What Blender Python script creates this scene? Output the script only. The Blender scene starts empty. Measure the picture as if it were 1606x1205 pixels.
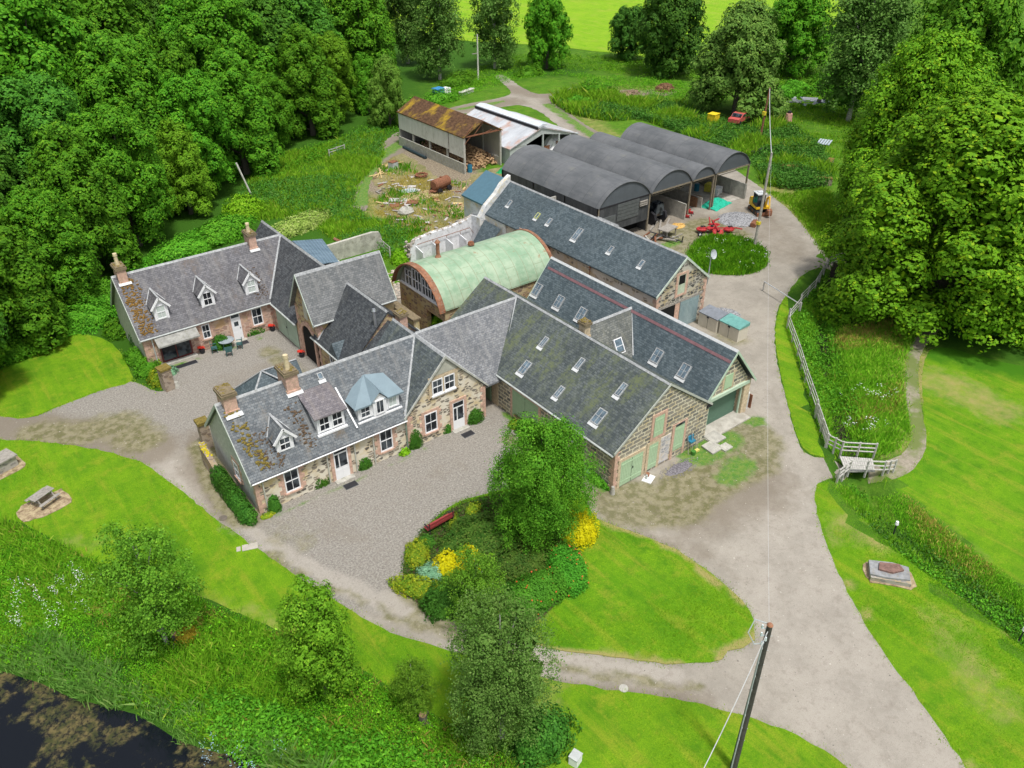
import bpy, math, random
import numpy as np
from mathutils import Vector, Matrix
from mathutils.geometry import delaunay_2d_cdt
R = math.radians
SC = bpy.context.scene
# ---------------------------------------------------------------- camera, world, sun, exposure
CAMH = 32.0; PITCH = R(32.9); HEAD = R(52.2)
cam = bpy.data.objects.new('camera', bpy.data.cameras.new('camera'))
SC.collection.objects.link(cam); SC.camera = cam
cam.location = (0, 0, CAMH)
cam.rotation_euler = (math.pi/2 - PITCH, 0, -(math.pi/2 - HEAD))
cam.data.sensor_width = 36.0; cam.data.lens = 36.0*1262/1606
cam.data.clip_start = 0.5; cam.data.clip_end = 3000
SUNV = Vector((-0.06, -0.40, 1.0)).normalized()          # towards the sun
W = bpy.data.worlds.new("World"); SC.world = W; W.use_nodes = True
wt = W.node_tree; bg = wt.nodes['Background']
sky = wt.nodes.new('ShaderNodeTexSky'); sky.sky_type = 'NISHITA'; sky.sun_disc = False
sky.sun_elevation = math.asin(SUNV.z); sky.sun_rotation = math.atan2(SUNV.x, SUNV.y)
sky.dust_density = 4.0; sky.air_density = 1.0; sky.ozone_density = 1.0
hs = wt.nodes.new('ShaderNodeHueSaturation'); hs.inputs['Saturation'].default_value = 0.35
wt.links.new(sky.outputs[0], hs.inputs['Color']); wt.links.new(hs.outputs[0], bg.inputs[0])
bg.inputs[1].default_value = 0.125
sl = bpy.data.lights.new('sun', 'SUN'); sl.energy = 2.5; sl.angle = R(6); sl.color = (1, 0.96, 0.9)
so = bpy.data.objects.new('sun', sl); SC.collection.objects.link(so)
so.rotation_euler = (-SUNV).to_track_quat('-Z', 'Y').to_euler(); so.location = (0, 0, 60)
SC.view_settings.view_transform = 'Standard'; SC.view_settings.look = 'None'
SC.view_settings.exposure = 0.3; SC.view_settings.gamma = 1.0
try: SC.cycles.max_bounces = 6; SC.cycles.diffuse_bounces = 3; SC.cycles.transparent_max_bounces = 4
except Exception: pass

# ---------------------------------------------------------------- measuring: photo pixel -> point of the place
_u = (math.sin(HEAD), math.cos(HEAD)); _w = (math.cos(HEAD), -math.sin(HEAD))
def ray(x, y):
    a = (x-803)/1262; b = (602.5-y)/1262; cp, sp = math.cos(PITCH), math.sin(PITCH)
    d = (a, cp+b*sp, -sp+b*cp)
    return (d[0]*_u[0]+d[1]*_u[1], -(d[0]*_w[0]+d[1]*_w[1]), d[2])
def at(x, y, z=0.0):
    d = ray(x, y); t = (z-CAMH)/d[2]; return Vector((d[0]*t, d[1]*t, z))

# ---------------------------------------------------------------- objects and tags
ORG = {}
def link(o): SC.collection.objects.link(o); return o
def tag(o, label=None, cat=None, group=None, kind=None):
    if label: o['label'] = label
    if cat: o['category'] = cat
    if group: o['group'] = group
    if kind: o['kind'] = kind
    return o
def thing(name, label, cat, loc=(0, 0, 0), rz=0, group=None, kind=None):
    o = link(bpy.data.objects.new(name, None)); o.location = loc; o.rotation_euler = (0, 0, rz)
    o.empty_display_size = .3
    ORG[o.name] = Vector(loc); return tag(o, label, cat, group, kind)
def copy_tree(o, parent=None):
    c = o.copy(); link(c)
    if parent: c.parent = parent
    for ch in list(o.children): copy_tree(ch, c)
    return c
def finish(me, name, mat, parent=None, off=None):
    for m in (mat if isinstance(mat, (list, tuple)) else [mat]): me.materials.append(m)
    o = link(bpy.data.objects.new(name, me))
    if parent is not None:
        o.parent = parent; ORG[o.name] = off if off is not None else ORG.get(parent.name, Vector((0, 0, 0)))
    return o

class MB:
    """collects shapes, links them as ONE mesh"""
    def __init__(s): s.v = []; s.f = []; s.mi = []; s.cur = 0
    def add(s, vs, fs, flip=False):
        k = len(s.v); s.v += [tuple(p) for p in vs]
        for f in fs:
            s.f.append(tuple(k+i for i in (reversed(f) if flip else f))); s.mi.append(s.cur)
        return s
    def fbox(s, O, T, N, Z, a0, a1, b0, b1, c0, c1):
        O, T, N, Z = Vector(O), Vector(T), Vector(N), Vector(Z)
        vs = [O+T*a+N*b+Z*c for c in (c0, c1) for b in (b0, b1) for a in (a0, a1)]
        fl = (T.cross(N).dot(Z)*(a1-a0)*(b1-b0)*(c1-c0)) < 0
        return s.add(vs, [(0, 2, 3, 1), (4, 5, 7, 6), (0, 1, 5, 4), (2, 6, 7, 3), (0, 4, 6, 2), (1, 3, 7, 5)], fl)
    def box(s, x0, x1, y0, y1, z0, z1): return s.fbox((0, 0, 0), (1, 0, 0), (0, 1, 0), (0, 0, 1), x0, x1, y0, y1, z0, z1)
    def rbox(s, c, size, rz=0, tilt=0, bev=0):
        m = Matrix.Rotation(rz, 3, 'Z') @ Matrix.Rotation(tilt, 3, 'X')
        h = [q/2 for q in size]
        return s.fbox(c, m.col[0], m.col[1], m.col[2], -h[0], h[0], -h[1], h[1], -h[2], h[2])
    def prism(s, pts, vec):
        pts = [Vector(p) for p in pts]; vec = Vector(vec); n = len(pts)
        nrm = Vector((0, 0, 0))
        for i in range(n): nrm += pts[i].cross(pts[(i+1) % n])
        fl = nrm.dot(vec) > 0
        fs = [tuple(range(n)), tuple(reversed(range(n, 2*n)))] + [(i, i+n, (i+1) % n+n, (i+1) % n) for i in range(n)]
        return s.add(pts+[p+vec for p in pts], fs, fl)
    def tube(s, pts, r, seg=6, cap=True):
        pts = [Vector(p) for p in pts]; n = len(pts); rr = r if isinstance(r, (list, tuple)) else [r]*n
        vs = []; prev = None
        for i, p in enumerate(pts):
            d = (pts[min(i+1, n-1)]-pts[max(i-1, 0)])
            d = d.normalized() if d.length > 1e-6 else Vector((0, 0, 1))
            a = d.orthogonal().normalized() if prev is None else (prev - d*prev.dot(d)).normalized()
            prev = a; b = d.cross(a)
            vs += [p+(a*math.cos(2*math.pi*j/seg)+b*math.sin(2*math.pi*j/seg))*rr[i] for j in range(seg)]
        fs = [(i*seg+j, i*seg+(j+1) % seg, (i+1)*seg+(j+1) % seg, (i+1)*seg+j) for i in range(n-1) for j in range(seg)]
        if cap: fs += [tuple(reversed(range(seg))), tuple(range((n-1)*seg, n*seg))]
        return s.add(vs, fs)
    def cyl(s, c, r, z0, z1, seg=12, r2=None):
        return s.tube([(c[0], c[1], z0), (c[0], c[1], z1)], [r, r if r2 is None else r2], seg)
    def blob(s, c, r, seg=8, rings=5, rng=None, j=.0):
        vs = []; rng = rng or random
        for i in range(rings+1):
            th = math.pi*i/rings
            for k in range(seg):
                a = 2*math.pi*k/seg; q = 1+rng.uniform(-j, j)
                vs.append((c[0]+r[0]*math.sin(th)*math.cos(a)*q, c[1]+r[1]*math.sin(th)*math.sin(a)*q, c[2]+r[2]*math.cos(th)*q))
        return s.add(vs, [(i*seg+k, (i+1)*seg+k, (i+1)*seg+(k+1) % seg, i*seg+(k+1) % seg) for i in range(rings) for k in range(seg)])
    def sweep(s, O, T, N, Z, prof, a0, a1):
        """profile [(n,z)] extruded along T"""
        O, T, N, Z = Vector(O), Vector(T), Vector(N), Vector(Z)
        return s.prism([O+T*a0+N*p[0]+Z*p[1] for p in prof], T*(a1-a0))
    def build(s, name, mat, parent=None, smooth=False, local=False):
        off = Vector((0, 0, 0)) if (parent is None or local) else ORG.get(parent.name, Vector((0, 0, 0)))
        me = bpy.data.meshes.new(name)
        me.from_pydata([(a-off.x, b-off.y, c-off.z) for a, b, c in s.v], [], s.f)
        uv = me.uv_layers.new(name='UVMap').data
        Zv = Vector((0, 0, 1)); V = [Vector(p) for p in s.v]
        for p in me.polygons:
            n = p.normal
            if abs(n.z) > .985: t = Vector((1, 0, 0)); b = Vector((0, 1, 0))
            else: t = Zv.cross(n).normalized(); b = n.cross(t)
            for li in p.loop_indices:
                q = V[me.loops[li].vertex_index]; uv[li].uv = (q.dot(t), q.dot(b))
            p.use_smooth = smooth
        if any(s.mi): me.polygons.foreach_set('material_index', s.mi)
        return finish(me, name, mat, parent, off)

# ---------------------------------------------------------------- materials
class NT:
    def __init__(s, name, rough=.85, metal=0., spec=.25):
        s.m = bpy.data.materials.new(name); s.m.use_nodes = True; s.t = s.m.node_tree
        s.b = s.t.nodes['Principled BSDF']; s.b.inputs['Roughness'].default_value = rough
        s.b.inputs['Metallic'].default_value = metal; s.b.inputs['Specular IOR Level'].default_value = spec
        s.o = s.t.nodes['Material Output']
    def put(s, sock, v):
        if hasattr(v, 'links'): s.t.links.new(v, sock)
        elif isinstance(v, (tuple, list)): sock.default_value = (*v, 1) if len(v) == 3 and len(sock.default_value) == 4 else v
        else: sock.default_value = v
    def N(s, ty, ins={}, out=0, **props):
        n = s.t.nodes.new('ShaderNode'+ty)
        for k, v in props.items(): setattr(n, k, v)
        for k, v in ins.items(): s.put(n.inputs[k], v)
        return n.outputs[out]
    def obj(s): return s.N('TexCoord', out=3)
    def uv(s): return s.N('TexCoord', out=2)
    def map(s, v, sc, loc=(0, 0, 0), rot=(0, 0, 0)): return s.N('Mapping', {0: v, 1: loc, 2: rot, 3: sc})
    def noise(s, v, scale, detail=4, rough=.6, dist=0, out=0): return s.N('TexNoise', {'Vector': v, 'Scale': scale, 'Detail': detail, 'Roughness': rough, 'Distortion': dist}, out)
    def math(s, op, a, b=0., c=0.): return s.N('Math', {0: a, 1: b, 2: c}, operation=op)
    def mix(s, f, a, b, mode='MIX'): return s.N('Mix', {0: f, 6: a, 7: b}, 2, data_type='RGBA', blend_type=mode)
    def step(s, v, a, b): return s.N('MapRange', {0: v, 1: a, 2: b, 3: 0., 4: 1.}, interpolation_type='SMOOTHSTEP')
    def ramp(s, v, stops):
        n = s.t.nodes.new('ShaderNodeValToRGB'); s.put(n.inputs[0], v); e = n.color_ramp.elements
        while len(e) < len(stops): e.new(.5)
        for q, (p, c) in zip(e, stops): q.position = p; q.color = (*c, 1)
        return n.outputs[0]
    def attr(s, name): return s.N('Attribute', out=2, attribute_name=name)
    def done(s, col, bump=None, bs=.3, bd=.02, rough=None, transl=None):
        s.put(s.b.inputs['Base Color'], col)
        if rough is not None: s.put(s.b.inputs['Roughness'], rough)
        if bump is not None:
            s.t.links.new(s.N('Bump', {'Strength': bs, 'Distance': bd, 'Height': bump}), s.b.inputs['Normal'])
        if transl:
            tr = s.N('BsdfTranslucent', {0: col}); mx = s.N('MixShader', {0: transl, 1: s.b.outputs[0], 2: tr})
            s.t.links.new(mx, s.o.inputs[0])
        return s.m
MAT = {}
def plain(name, col, rough=.7, metal=0., var=.18, scale=3., spec=.3, dirt=None):
    if name in MAT: return MAT[name]
    n = NT(name, rough, metal, spec); v = n.obj()
    a = n.noise(v, scale, 5); b = n.noise(v, scale*9, 3)
    f = n.math('ADD', n.math('MULTIPLY', a, .7), n.math('MULTIPLY', b, .3))
    c = n.mix(n.step(f, .3, .7), tuple(q*(1-var) for q in col), tuple(min(1, q*(1+var)) for q in col))
    if dirt: c = n.mix(n.step(n.noise(v, scale*1.7, 6, .7), .5, .72), c, dirt)
    MAT[name] = n.done(c, b, .15, .01); return MAT[name]
def slate(name, c1, c2, lichen, la=.5, streak=.4, moss=None, ma=.62, mdir=None):
    n = NT(name, .62, 0, .35); v = n.uv()
    br = n.t.nodes.new('ShaderNodeTexBrick'); br.offset = .5; br.squash = 1
    wob = n.N('VectorMath', {0: v, 1: n.N('VectorMath', {0: n.noise(v, 2.5, 2, out=1), 1: (.06, .06, 0)}, operation='MULTIPLY')}, operation='ADD')
    n.put(br.inputs['Vector'], wob); n.put(br.inputs['Scale'], 1.0)
    for k, q in (('Brick Width', .23), ('Row Height', .155), ('Mortar Size', .012), ('Mortar Smooth', .3), ('Bias', 0.)): br.inputs[k].default_value = q
    n.put(br.inputs['Color1'], (0, 0, 0)); n.put(br.inputs['Color2'], (1, 1, 1)); n.put(br.inputs['Mortar'], (.2, .2, .2))
    base = n.mix(n.step(br.outputs[0], 0, 1), c1, c2)
    base = n.mix(n.math('MULTIPLY', br.outputs[1], .6), base, tuple(q*.35 for q in c1))
    o = n.obj()
    base = n.mix(n.math('MULTIPLY', n.step(n.noise(v, .35, 4), .4, .65), .35), base, tuple(q*.62 for q in c1))
    st = n.noise(n.map(v, (1.6, .28, 1)), 1.5, 5, .65)
    base = n.mix(n.math('MULTIPLY', n.step(st, .47, .68), streak), base, lichen)
    sp = n.noise(v, 7., 5, .75); pa = n.noise(v, .45, 3)
    base = n.mix(n.math('MULTIPLY', n.math('MULTIPLY', n.step(sp, .5, .62), n.step(pa, .35, .6)), la), base, lichen)
    base = n.mix(n.math('MULTIPLY', n.step(n.noise(v, 16., 2, .8), .62, .72), .55), base, tuple(min(1, q*1.5) for q in lichen))
    if moss:
        mz = n.noise(n.map(v, (1, .35, 1), (3.1, 0, 0)), .62, 5, .7); mf = n.step(mz, ma-.1, ma+.06)
        if mdir is not None:
            sx = n.N('SeparateXYZ', {0: n.N('NewGeometry')}, 0)
            mf = n.math('MULTIPLY', mf, n.step(sx, mdir[0], mdir[1]))
        base = n.mix(n.math('MULTIPLY', mf, n.step(n.noise(v, 3.5, 4, .7), .36, .56)), base, moss)
    h = n.math('ADD', n.math('MULTIPLY', br.outputs[0], .4), n.math('MULTIPLY', br.outputs[1], -1.))
    MAT[name] = n.done(base, n.math('ADD', h, n.math('MULTIPLY', sp, .5)), .45, .03); return MAT[name]
def rubble(name, mortar, cols, sx=2.1, sy=4.2, cover=.45, gap=.06, ochre=.35):
    """irregular stones in pale lime mortar"""
    n = NT(name, .9, 0, .15); v = n.uv()
    wob = n.N('VectorMath', {0: v, 1: n.N('VectorMath', {0: n.noise(v, 3.2, 3, out=1), 1: (.22, .16, 0)}, operation='MULTIPLY')}, operation='ADD')
    m = n.map(wob, (sx, sy, 1))
    col = n.N('TexVoronoi', {'Vector': m, 'Scale': 1., 'Randomness': .85}, 1, voronoi_dimensions='2D')
    ed = n.N('TexVoronoi', {'Vector': m, 'Scale': 1., 'Randomness': .85}, 0, voronoi_dimensions='2D', feature='DISTANCE_TO_EDGE')
    sep = n.t.nodes.new('ShaderNodeSeparateColor'); n.put(sep.inputs[0], col)
    stone = n.ramp(sep.outputs[0], [(i/(len(cols)-1), c) for i, c in enumerate(cols)])
    stone = n.mix(n.math('MULTIPLY', n.step(n.noise(v, 14, 4, .7), .4, .7), .35), stone, tuple(q*.55 for q in cols[0]))
    f = n.math('MULTIPLY', n.step(ed, gap, gap+.1), n.step(sep.outputs[1], 1-cover-.04, 1-cover+.04))
    mo = n.mix(n.step(n.noise(v, .8, 5, .65), .42, .68), mortar, tuple(a*b for a, b in zip(mortar, (.86, .74, .5))))
    mo = n.mix(n.math('MULTIPLY', n.step(n.noise(v, .5, 4), .5, .7), ochre), mo, (.42, .30, .10))
    c = n.mix(f, mo, stone)
    MAT[name] = n.done(c, n.math('ADD', f, n.math('MULTIPLY', n.noise(v, 20, 3), .5)), .5, .03); return MAT[name]
def coursed(name, mortar, cols, w=.62, h=.29, gap=.045):
    n = NT(name, .9, 0, .15); v = n.uv()
    wob = n.N('VectorMath', {0: v, 1: n.N('VectorMath', {0: n.noise(v, 2.6, 3, out=1), 1: (.36, .18, 0)}, operation='MULTIPLY')}, operation='ADD')
    br = n.t.nodes.new('ShaderNodeTexBrick'); br.offset = .5; n.put(br.inputs['Vector'], wob)
    for k, q in (('Scale', 1.), ('Brick Width', w), ('Row Height', h), ('Mortar Size', gap), ('Mortar Smooth', .25), ('Bias', 0.)): br.inputs[k].default_value = q
    n.put(br.inputs['Color1'], (0, 0, 0)); n.put(br.inputs['Color2'], (1, 1, 1)); n.put(br.inputs['Mortar'], (.5, .5, .5))
    stone = n.ramp(br.outputs[0], [(i/(len(cols)-1), c) for i, c in enumerate(cols)])
    stone = n.mix(n.math('MULTIPLY', n.step(n.noise(v, 12, 4, .7), .35, .7), .5), stone, tuple(q*.5 for q in cols[0]))
    mo = n.mix(n.step(n.noise(v, 1.1, 5, .65), .4, .7), mortar, tuple(a*b for a, b in zip(mortar, (.85, .72, .5))))
    c = n.mix(br.outputs[1], stone, mo)
    MAT[name] = n.done(c, n.math('ADD', n.math('MULTIPLY', br.outputs[1], -1.), n.math('MULTIPLY', n.noise(v, 20, 3), .4)), .5, .03); return MAT[name]
def corr(name, c1, c2, pitch=.15, rust=None, ra=.6, stripe='u', rough=.6, depth=.03, metal=0., stretch=(1, .25)):
    n = NT(name, rough, metal, .3); v = n.uv()
    x = n.N('SeparateXYZ', {0: v}, 0 if stripe == 'u' else 1)
    w = n.math('SINE', n.math('MULTIPLY', x, 2*math.pi/pitch))
    a = n.noise(n.map(v, (stretch[0], stretch[1], 1)), 1.4, 6, .7)
    c = n.mix(n.step(a, .32, .68), c1, c2)
    c = n.mix(n.math('MULTIPLY', n.math('LESS_THAN', w, -.6), .35), c, tuple(q*.45 for q in c1))
    if rust: c = n.mix(n.math('MULTIPLY', n.step(n.noise(n.map(v, (.5, .28, 1), (1.3, 0, 0)), .9, 6, .7), ra-.07, ra+.1), .85), c, rust)
    MAT[name] = n.done(c, w, .6, depth); return MAT[name]
LK = 1.4
def leafmat(name, c1, c2, c3=None, tr=.3, sc=1.1, rough=.6):
    if name in MAT: return MAT[name]
    c1, c2, c3 = [None if q is None else tuple(min(.8, v*LK*k) for v, k in zip(q, (1.06, 1.0, .8))) for q in (c1, c2, c3)]
    n = NT(name, rough, 0, .08); g = n.t.nodes.new('ShaderNodeNewGeometry')
    rnd = g.outputs['Random Per Island']; v = n.obj()
    f = n.math('ADD', n.math('MULTIPLY', rnd, .34), n.math('MULTIPLY', n.step(n.noise(v, sc, 4, .65), .34, .66), .66))
    c = n.mix(f, c1, c2)
    if c3: c = n.mix(n.math('MULTIPLY', n.math('GREATER_THAN', rnd, .9), .55), c, c3)
    oi = n.N('ObjectInfo', out=5)
    hv = n.N('HueSaturation', {'Hue': n.math('ADD', n.math('MULTIPLY', oi, .016), .490), 'Saturation': 1., 'Value': n.math('ADD', n.math('MULTIPLY', oi, .35), .82), 'Fac': 1., 'Color': c})
    MAT[name] = n.done(hv, transl=tr*.45); return MAT[name]

# slates
S_REAR = slate('slate_rear', (.09, .09, .102), (.165, .165, .18), (.22, .215, .21), .5, .45, (.13, .11, .10), .62)
S_FRONT = slate('slate_front', (.085, .10, .115), (.17, .19, .205), (.25, .25, .24), .45, .4, (.12, .10, .075), .66)
S_LINK = slate('slate_link', (.125, .135, .15), (.225, .235, .25), (.30, .30, .29), .6, .4)
S_GREEN = slate('slate_green', (.055, .07, .075), (.12, .14, .145), (.155, .18, .13), .55, .35, (.125, .15, .075), .57)
S_DARK = slate('slate_dark', (.035, .04, .048), (.085, .095, .105), (.14, .15, .14), .45, .25)
S_BLUE = slate('slate_blue', (.055, .08, .095), (.115, .15, .17), (.15, .18, .18), .35, .2)
# stone
ST_FRONT = rubble('stone_front', (.72, .67, .56), [(.13, .115, .10), (.26, .24, .20), (.40, .33, .25), (.20, .18, .15)], 2.7, 5.6, .5, .06, .22)
ST_PINK = rubble('stone_pink', (.58, .44, .36), [(.50, .30, .24), (.42, .26, .20), (.55, .42, .34), (.34, .22, .18)], 1.9, 3.6, .7, .04, .15)
ST_GATE = rubble('stone_gate', (.52, .43, .26), [(.42, .25, .18), (.24, .18, .15), (.46, .34, .22), (.20, .16, .13)], 2.2, 4.2, .6, .05, .5)
ST_GREY = rubble('stone_grey', (.44, .44, .39), [(.30, .30, .27), (.36, .37, .33), (.42, .41, .36)], 2.5, 5.5, .6, .04, .12)
ST_BARN = coursed('stone_barn', (.64, .60, .47), [(.15, .15, .14), (.26, .245, .215), (.38, .34, .27), (.30, .28, .25)])
ST_LONG = rubble('stone_long', (.66, .58, .52), [(.22, .19, .16), (.40, .32, .25), (.30, .26, .22)], 2.4, 4.2, .22, .1, .15)
ST_LGAB = rubble('stone_long_gable', (.50, .48, .42), [(.07, .07, .065), (.16, .15, .14), (.28, .26, .23)], 2.3, 4.6, .68, .05, .3)
ST_WHITE = rubble('stone_white', (.68, .70, .71), [(.55, .57, .58), (.62, .64, .65)], 2.6, 5.0, .4, .05, .05)
SAND = plain('sandstone', (.56, .37, .29), .9, var=.28, scale=5, dirt=(.40, .33, .22))
SANDY = plain('sandstone_cream', (.55, .45, .31), .9, var=.25, scale=5, dirt=(.36, .25, .17))
WHITE = plain('white_paint', (.82, .83, .85), .45, var=.04, scale=2)
LEAD = plain('lead_cap', (.36, .375, .385), .6, var=.35, scale=5, dirt=(.22, .23, .22))
SAGE = plain('sage_paint', (.30, .43, .27), .6, var=.08, scale=1.5)
PALEG = plain('pale_green_paint', (.44, .56, .44), .6, var=.12, scale=3)
DGREEN = plain('dark_green_door', (.09, .17, .12), .6, var=.06)
GREYP = plain('grey_pipe', (.45, .48, .47), .6)
BLACK = plain('black_rubber', (.025, .025, .03), .6)
RUST = plain('rust', (.23, .10, .055), .9, var=.4, scale=6, dirt=(.10, .05, .04))
WOOD = plain('weathered_wood', (.30, .28, .25), .9, var=.3, scale=6)
WOODB = plain('brown_wood', (.20, .11, .06), .85, var=.3, scale=6)
CONC = plain('concrete', (.42, .41, .37), .92, var=.25, scale=2, dirt=(.27, .28, .22))
def glassmat():
    n = NT('window_glass', .08, 0, .3); v = n.obj()
    c = n.mix(n.step(n.noise(v, 1.3, 2), .42, .6), (.012, .016, .022), (.07, .085, .10)); return n.done(c)
GLASS = glassmat()
CURT = plain('curtain', (.52, .58, .55), .8, var=.12, scale=4)
SKYG = plain('skylight_glass', (.12, .17, .21), .15, var=.5, scale=2.5, spec=.5)
MOSSY = plain('moss_clump', (.18, .14, .035), 1, var=.45, scale=8)
MOSSB = plain('moss_brown', (.12, .085, .055), 1, var=.4, scale=8)
BARK = plain('bark', (.13, .115, .095), .95, var=.35, scale=8)
BARKW = plain('birch_bark', (.48, .46, .43), .9, var=.3, scale=5, dirt=(.10, .09, .08))
X1, Y1, Z1 = Vector((1, 0, 0)), Vector((0, 1, 0)), Vector((0, 0, 1))
# ---------------------------------------------------------------- outlines measured on the photo, laid on the ground
def smooth(px, closed=True, step=.6, jit=0., seed=1, z=0.):
    P = [at(x, y, z) if len(q) == 2 else Vector((q[2], q[3], z)) for q in px for x, y in [q[:2]]]
    n = len(P); out = []; rng = random.Random(seed)
    for i in range(n if closed else n-1):
        p0, p1, p2, p3 = (P[(i-1) % n], P[i], P[(i+1) % n], P[(i+2) % n]) if closed else (P[max(i-1, 0)], P[i], P[i+1], P[min(i+2, n-1)])
        k = max(1, int((p2-p1).length/step))
        k = min(k, 60)
        for j in range(k):
            t = j/k
            q = .5*((2*p1)+(p2-p0)*t+(2*p0-5*p1+4*p2-p3)*t*t+(-p0+3*p1-3*p2+p3)*t**3)
            out.append(Vector((q.x+rng.uniform(-jit, jit), q.y+rng.uniform(-jit, jit), z)))
    if not closed: out.append(P[-1])
    return out
def inpoly(px, py, poly):
    ins = np.zeros(px.shape, bool); n = len(poly)
    xs = np.array([p[0] for p in poly]); ys = np.array([p[1] for p in poly])
    for i in range(n):
        x1, y1, x2, y2 = xs[i], ys[i], xs[i-1], ys[i-1]
        if y1 == y2: continue
        c = ((y1 > py) != (y2 > py)) & (px < (x2-x1)*(py-y1)/(y2-y1)+x1)
        ins ^= c
    return ins
def segdist(px, py, line):
    d = np.full(px.shape, 1e9)
    for a, b in zip(line[:-1], line[1:]):
        vx, vy = b[0]-a[0], b[1]-a[1]; L = vx*vx+vy*vy+1e-9
        t = np.clip(((px-a[0])*vx+(py-a[1])*vy)/L, 0, 1)
        d = np.minimum(d, np.hypot(px-a[0]-vx*t, py-a[1]-vy*t))
    return d
def paint(me, name, lines):
    """where a kind of soil, moss or gravel lies: [(radius, strength, [photo points])]"""
    n = len(me.vertices); co = np.empty(n*3, np.float32); me.vertices.foreach_get('co', co); co = co.reshape(-1, 3)
    a = np.zeros(n, np.float32)
    for r, s, pts in lines:
        P = [at(*p) for p in pts]
        if len(P) == 1: P = P*2
        d = segdist(co[:, 0], co[:, 1], P); a = np.maximum(a, s*np.clip(1.35-d/r, 0, 1))
    at_ = me.attributes.new(name, 'FLOAT', 'POINT'); at_.data.foreach_set('value', np.clip(a, 0, 1.2))
POND = smooth([(-260, 1015), (-100, 1020), (0, 1030), (70, 1052), (110, 1072), (160, 1084), (220, 1100), (285, 1140), (340, 1158), (400, 1160), (450, 1190), (470, 1260), (430, 1420), (100, 1500), (-300, 1400)], step=1.5)
DITCH = smooth([(1318, 405), (1306, 440), (1297, 470), (1290, 520), (1296, 560), (1300, 600), (1318, 660), (1335, 700), (1345, 730), (1354, 765), (1397, 812), (1457, 864), (1530, 918), (1610, 982), (1700, 1050)], False, 1.)
def gz(px, py):
    px = np.asarray(px, float); py = np.asarray(py, float)
    ins = inpoly(px, py, POND); d = segdist(px, py, POND+[POND[0]])
    sd = np.where(ins, d, -d)
    z = -1.25*np.clip((sd+1.2)/2.6, 0, 1)**1.3
    dd = segdist(px, py, DITCH); z = np.minimum(z, -.75*np.clip(1.25-dd/1.3, 0, 1))
    far = np.clip((np.hypot(px-30, py-50)-110)/150, 0, 1)
    return z + far*4.0
def gzz(x, y): return float(gz(np.array([x]), np.array([y]))[0])
def sheet(name, poly, z, mat, cell=.8, kind='structure', label=None, paints=None, thick=0.):
    xs = [p.x for p in poly]; ys = [p.y for p in poly]
    gx, gy = np.meshgrid(np.arange(min(xs), max(xs), cell), np.arange(min(ys), max(ys), cell))
    rs = np.random.RandomState(3); gx = (gx+rs.uniform(-.25, .25, gx.shape)*cell).ravel(); gy = (gy+rs.uniform(-.25, .25, gy.shape)*cell).ravel()
    ok = inpoly(gx, gy, poly); d = segdist(gx, gy, poly+[poly[0]]); ok &= d > cell*.35
    pts = [Vector((p.x, p.y)) for p in poly]+[Vector((a, b)) for a, b in zip(gx[ok], gy[ok])]
    n = len(poly); vs, es, fs, *_ = delaunay_2d_cdt(pts, [(i, (i+1) % n) for i in range(n)], [], 1, 1e-4)
    hh = gz([v.x for v in vs], [v.y for v in vs])
    V = [(v.x, v.y, z+(h if h < -.02 else max(h, 0))) for v, h in zip(vs, hh)]
    F = []
    for f in fs:
        a, b, c = (vs[f[0]], vs[f[1]], vs[f[2]]); cr = (b-a).x*(c-a).y-(b-a).y*(c-a).x
        F.append(tuple(f) if cr > 0 else tuple(reversed(f)))
    if thick:
        k = len(V); m = n; V += [(V[i][0], V[i][1], V[i][2]-thick) for i in range(n)]
        for i in range(n): F.append((i, k+i, k+(i+1) % n, (i+1) % n))
    me = bpy.data.meshes.new(name); me.from_pydata(V, [], F); me.validate()
    for nm, l in (paints or {}).items(): paint(me, nm, l)
    o = finish(me, name, mat); tag(o, label, None, None, kind); return o

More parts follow.
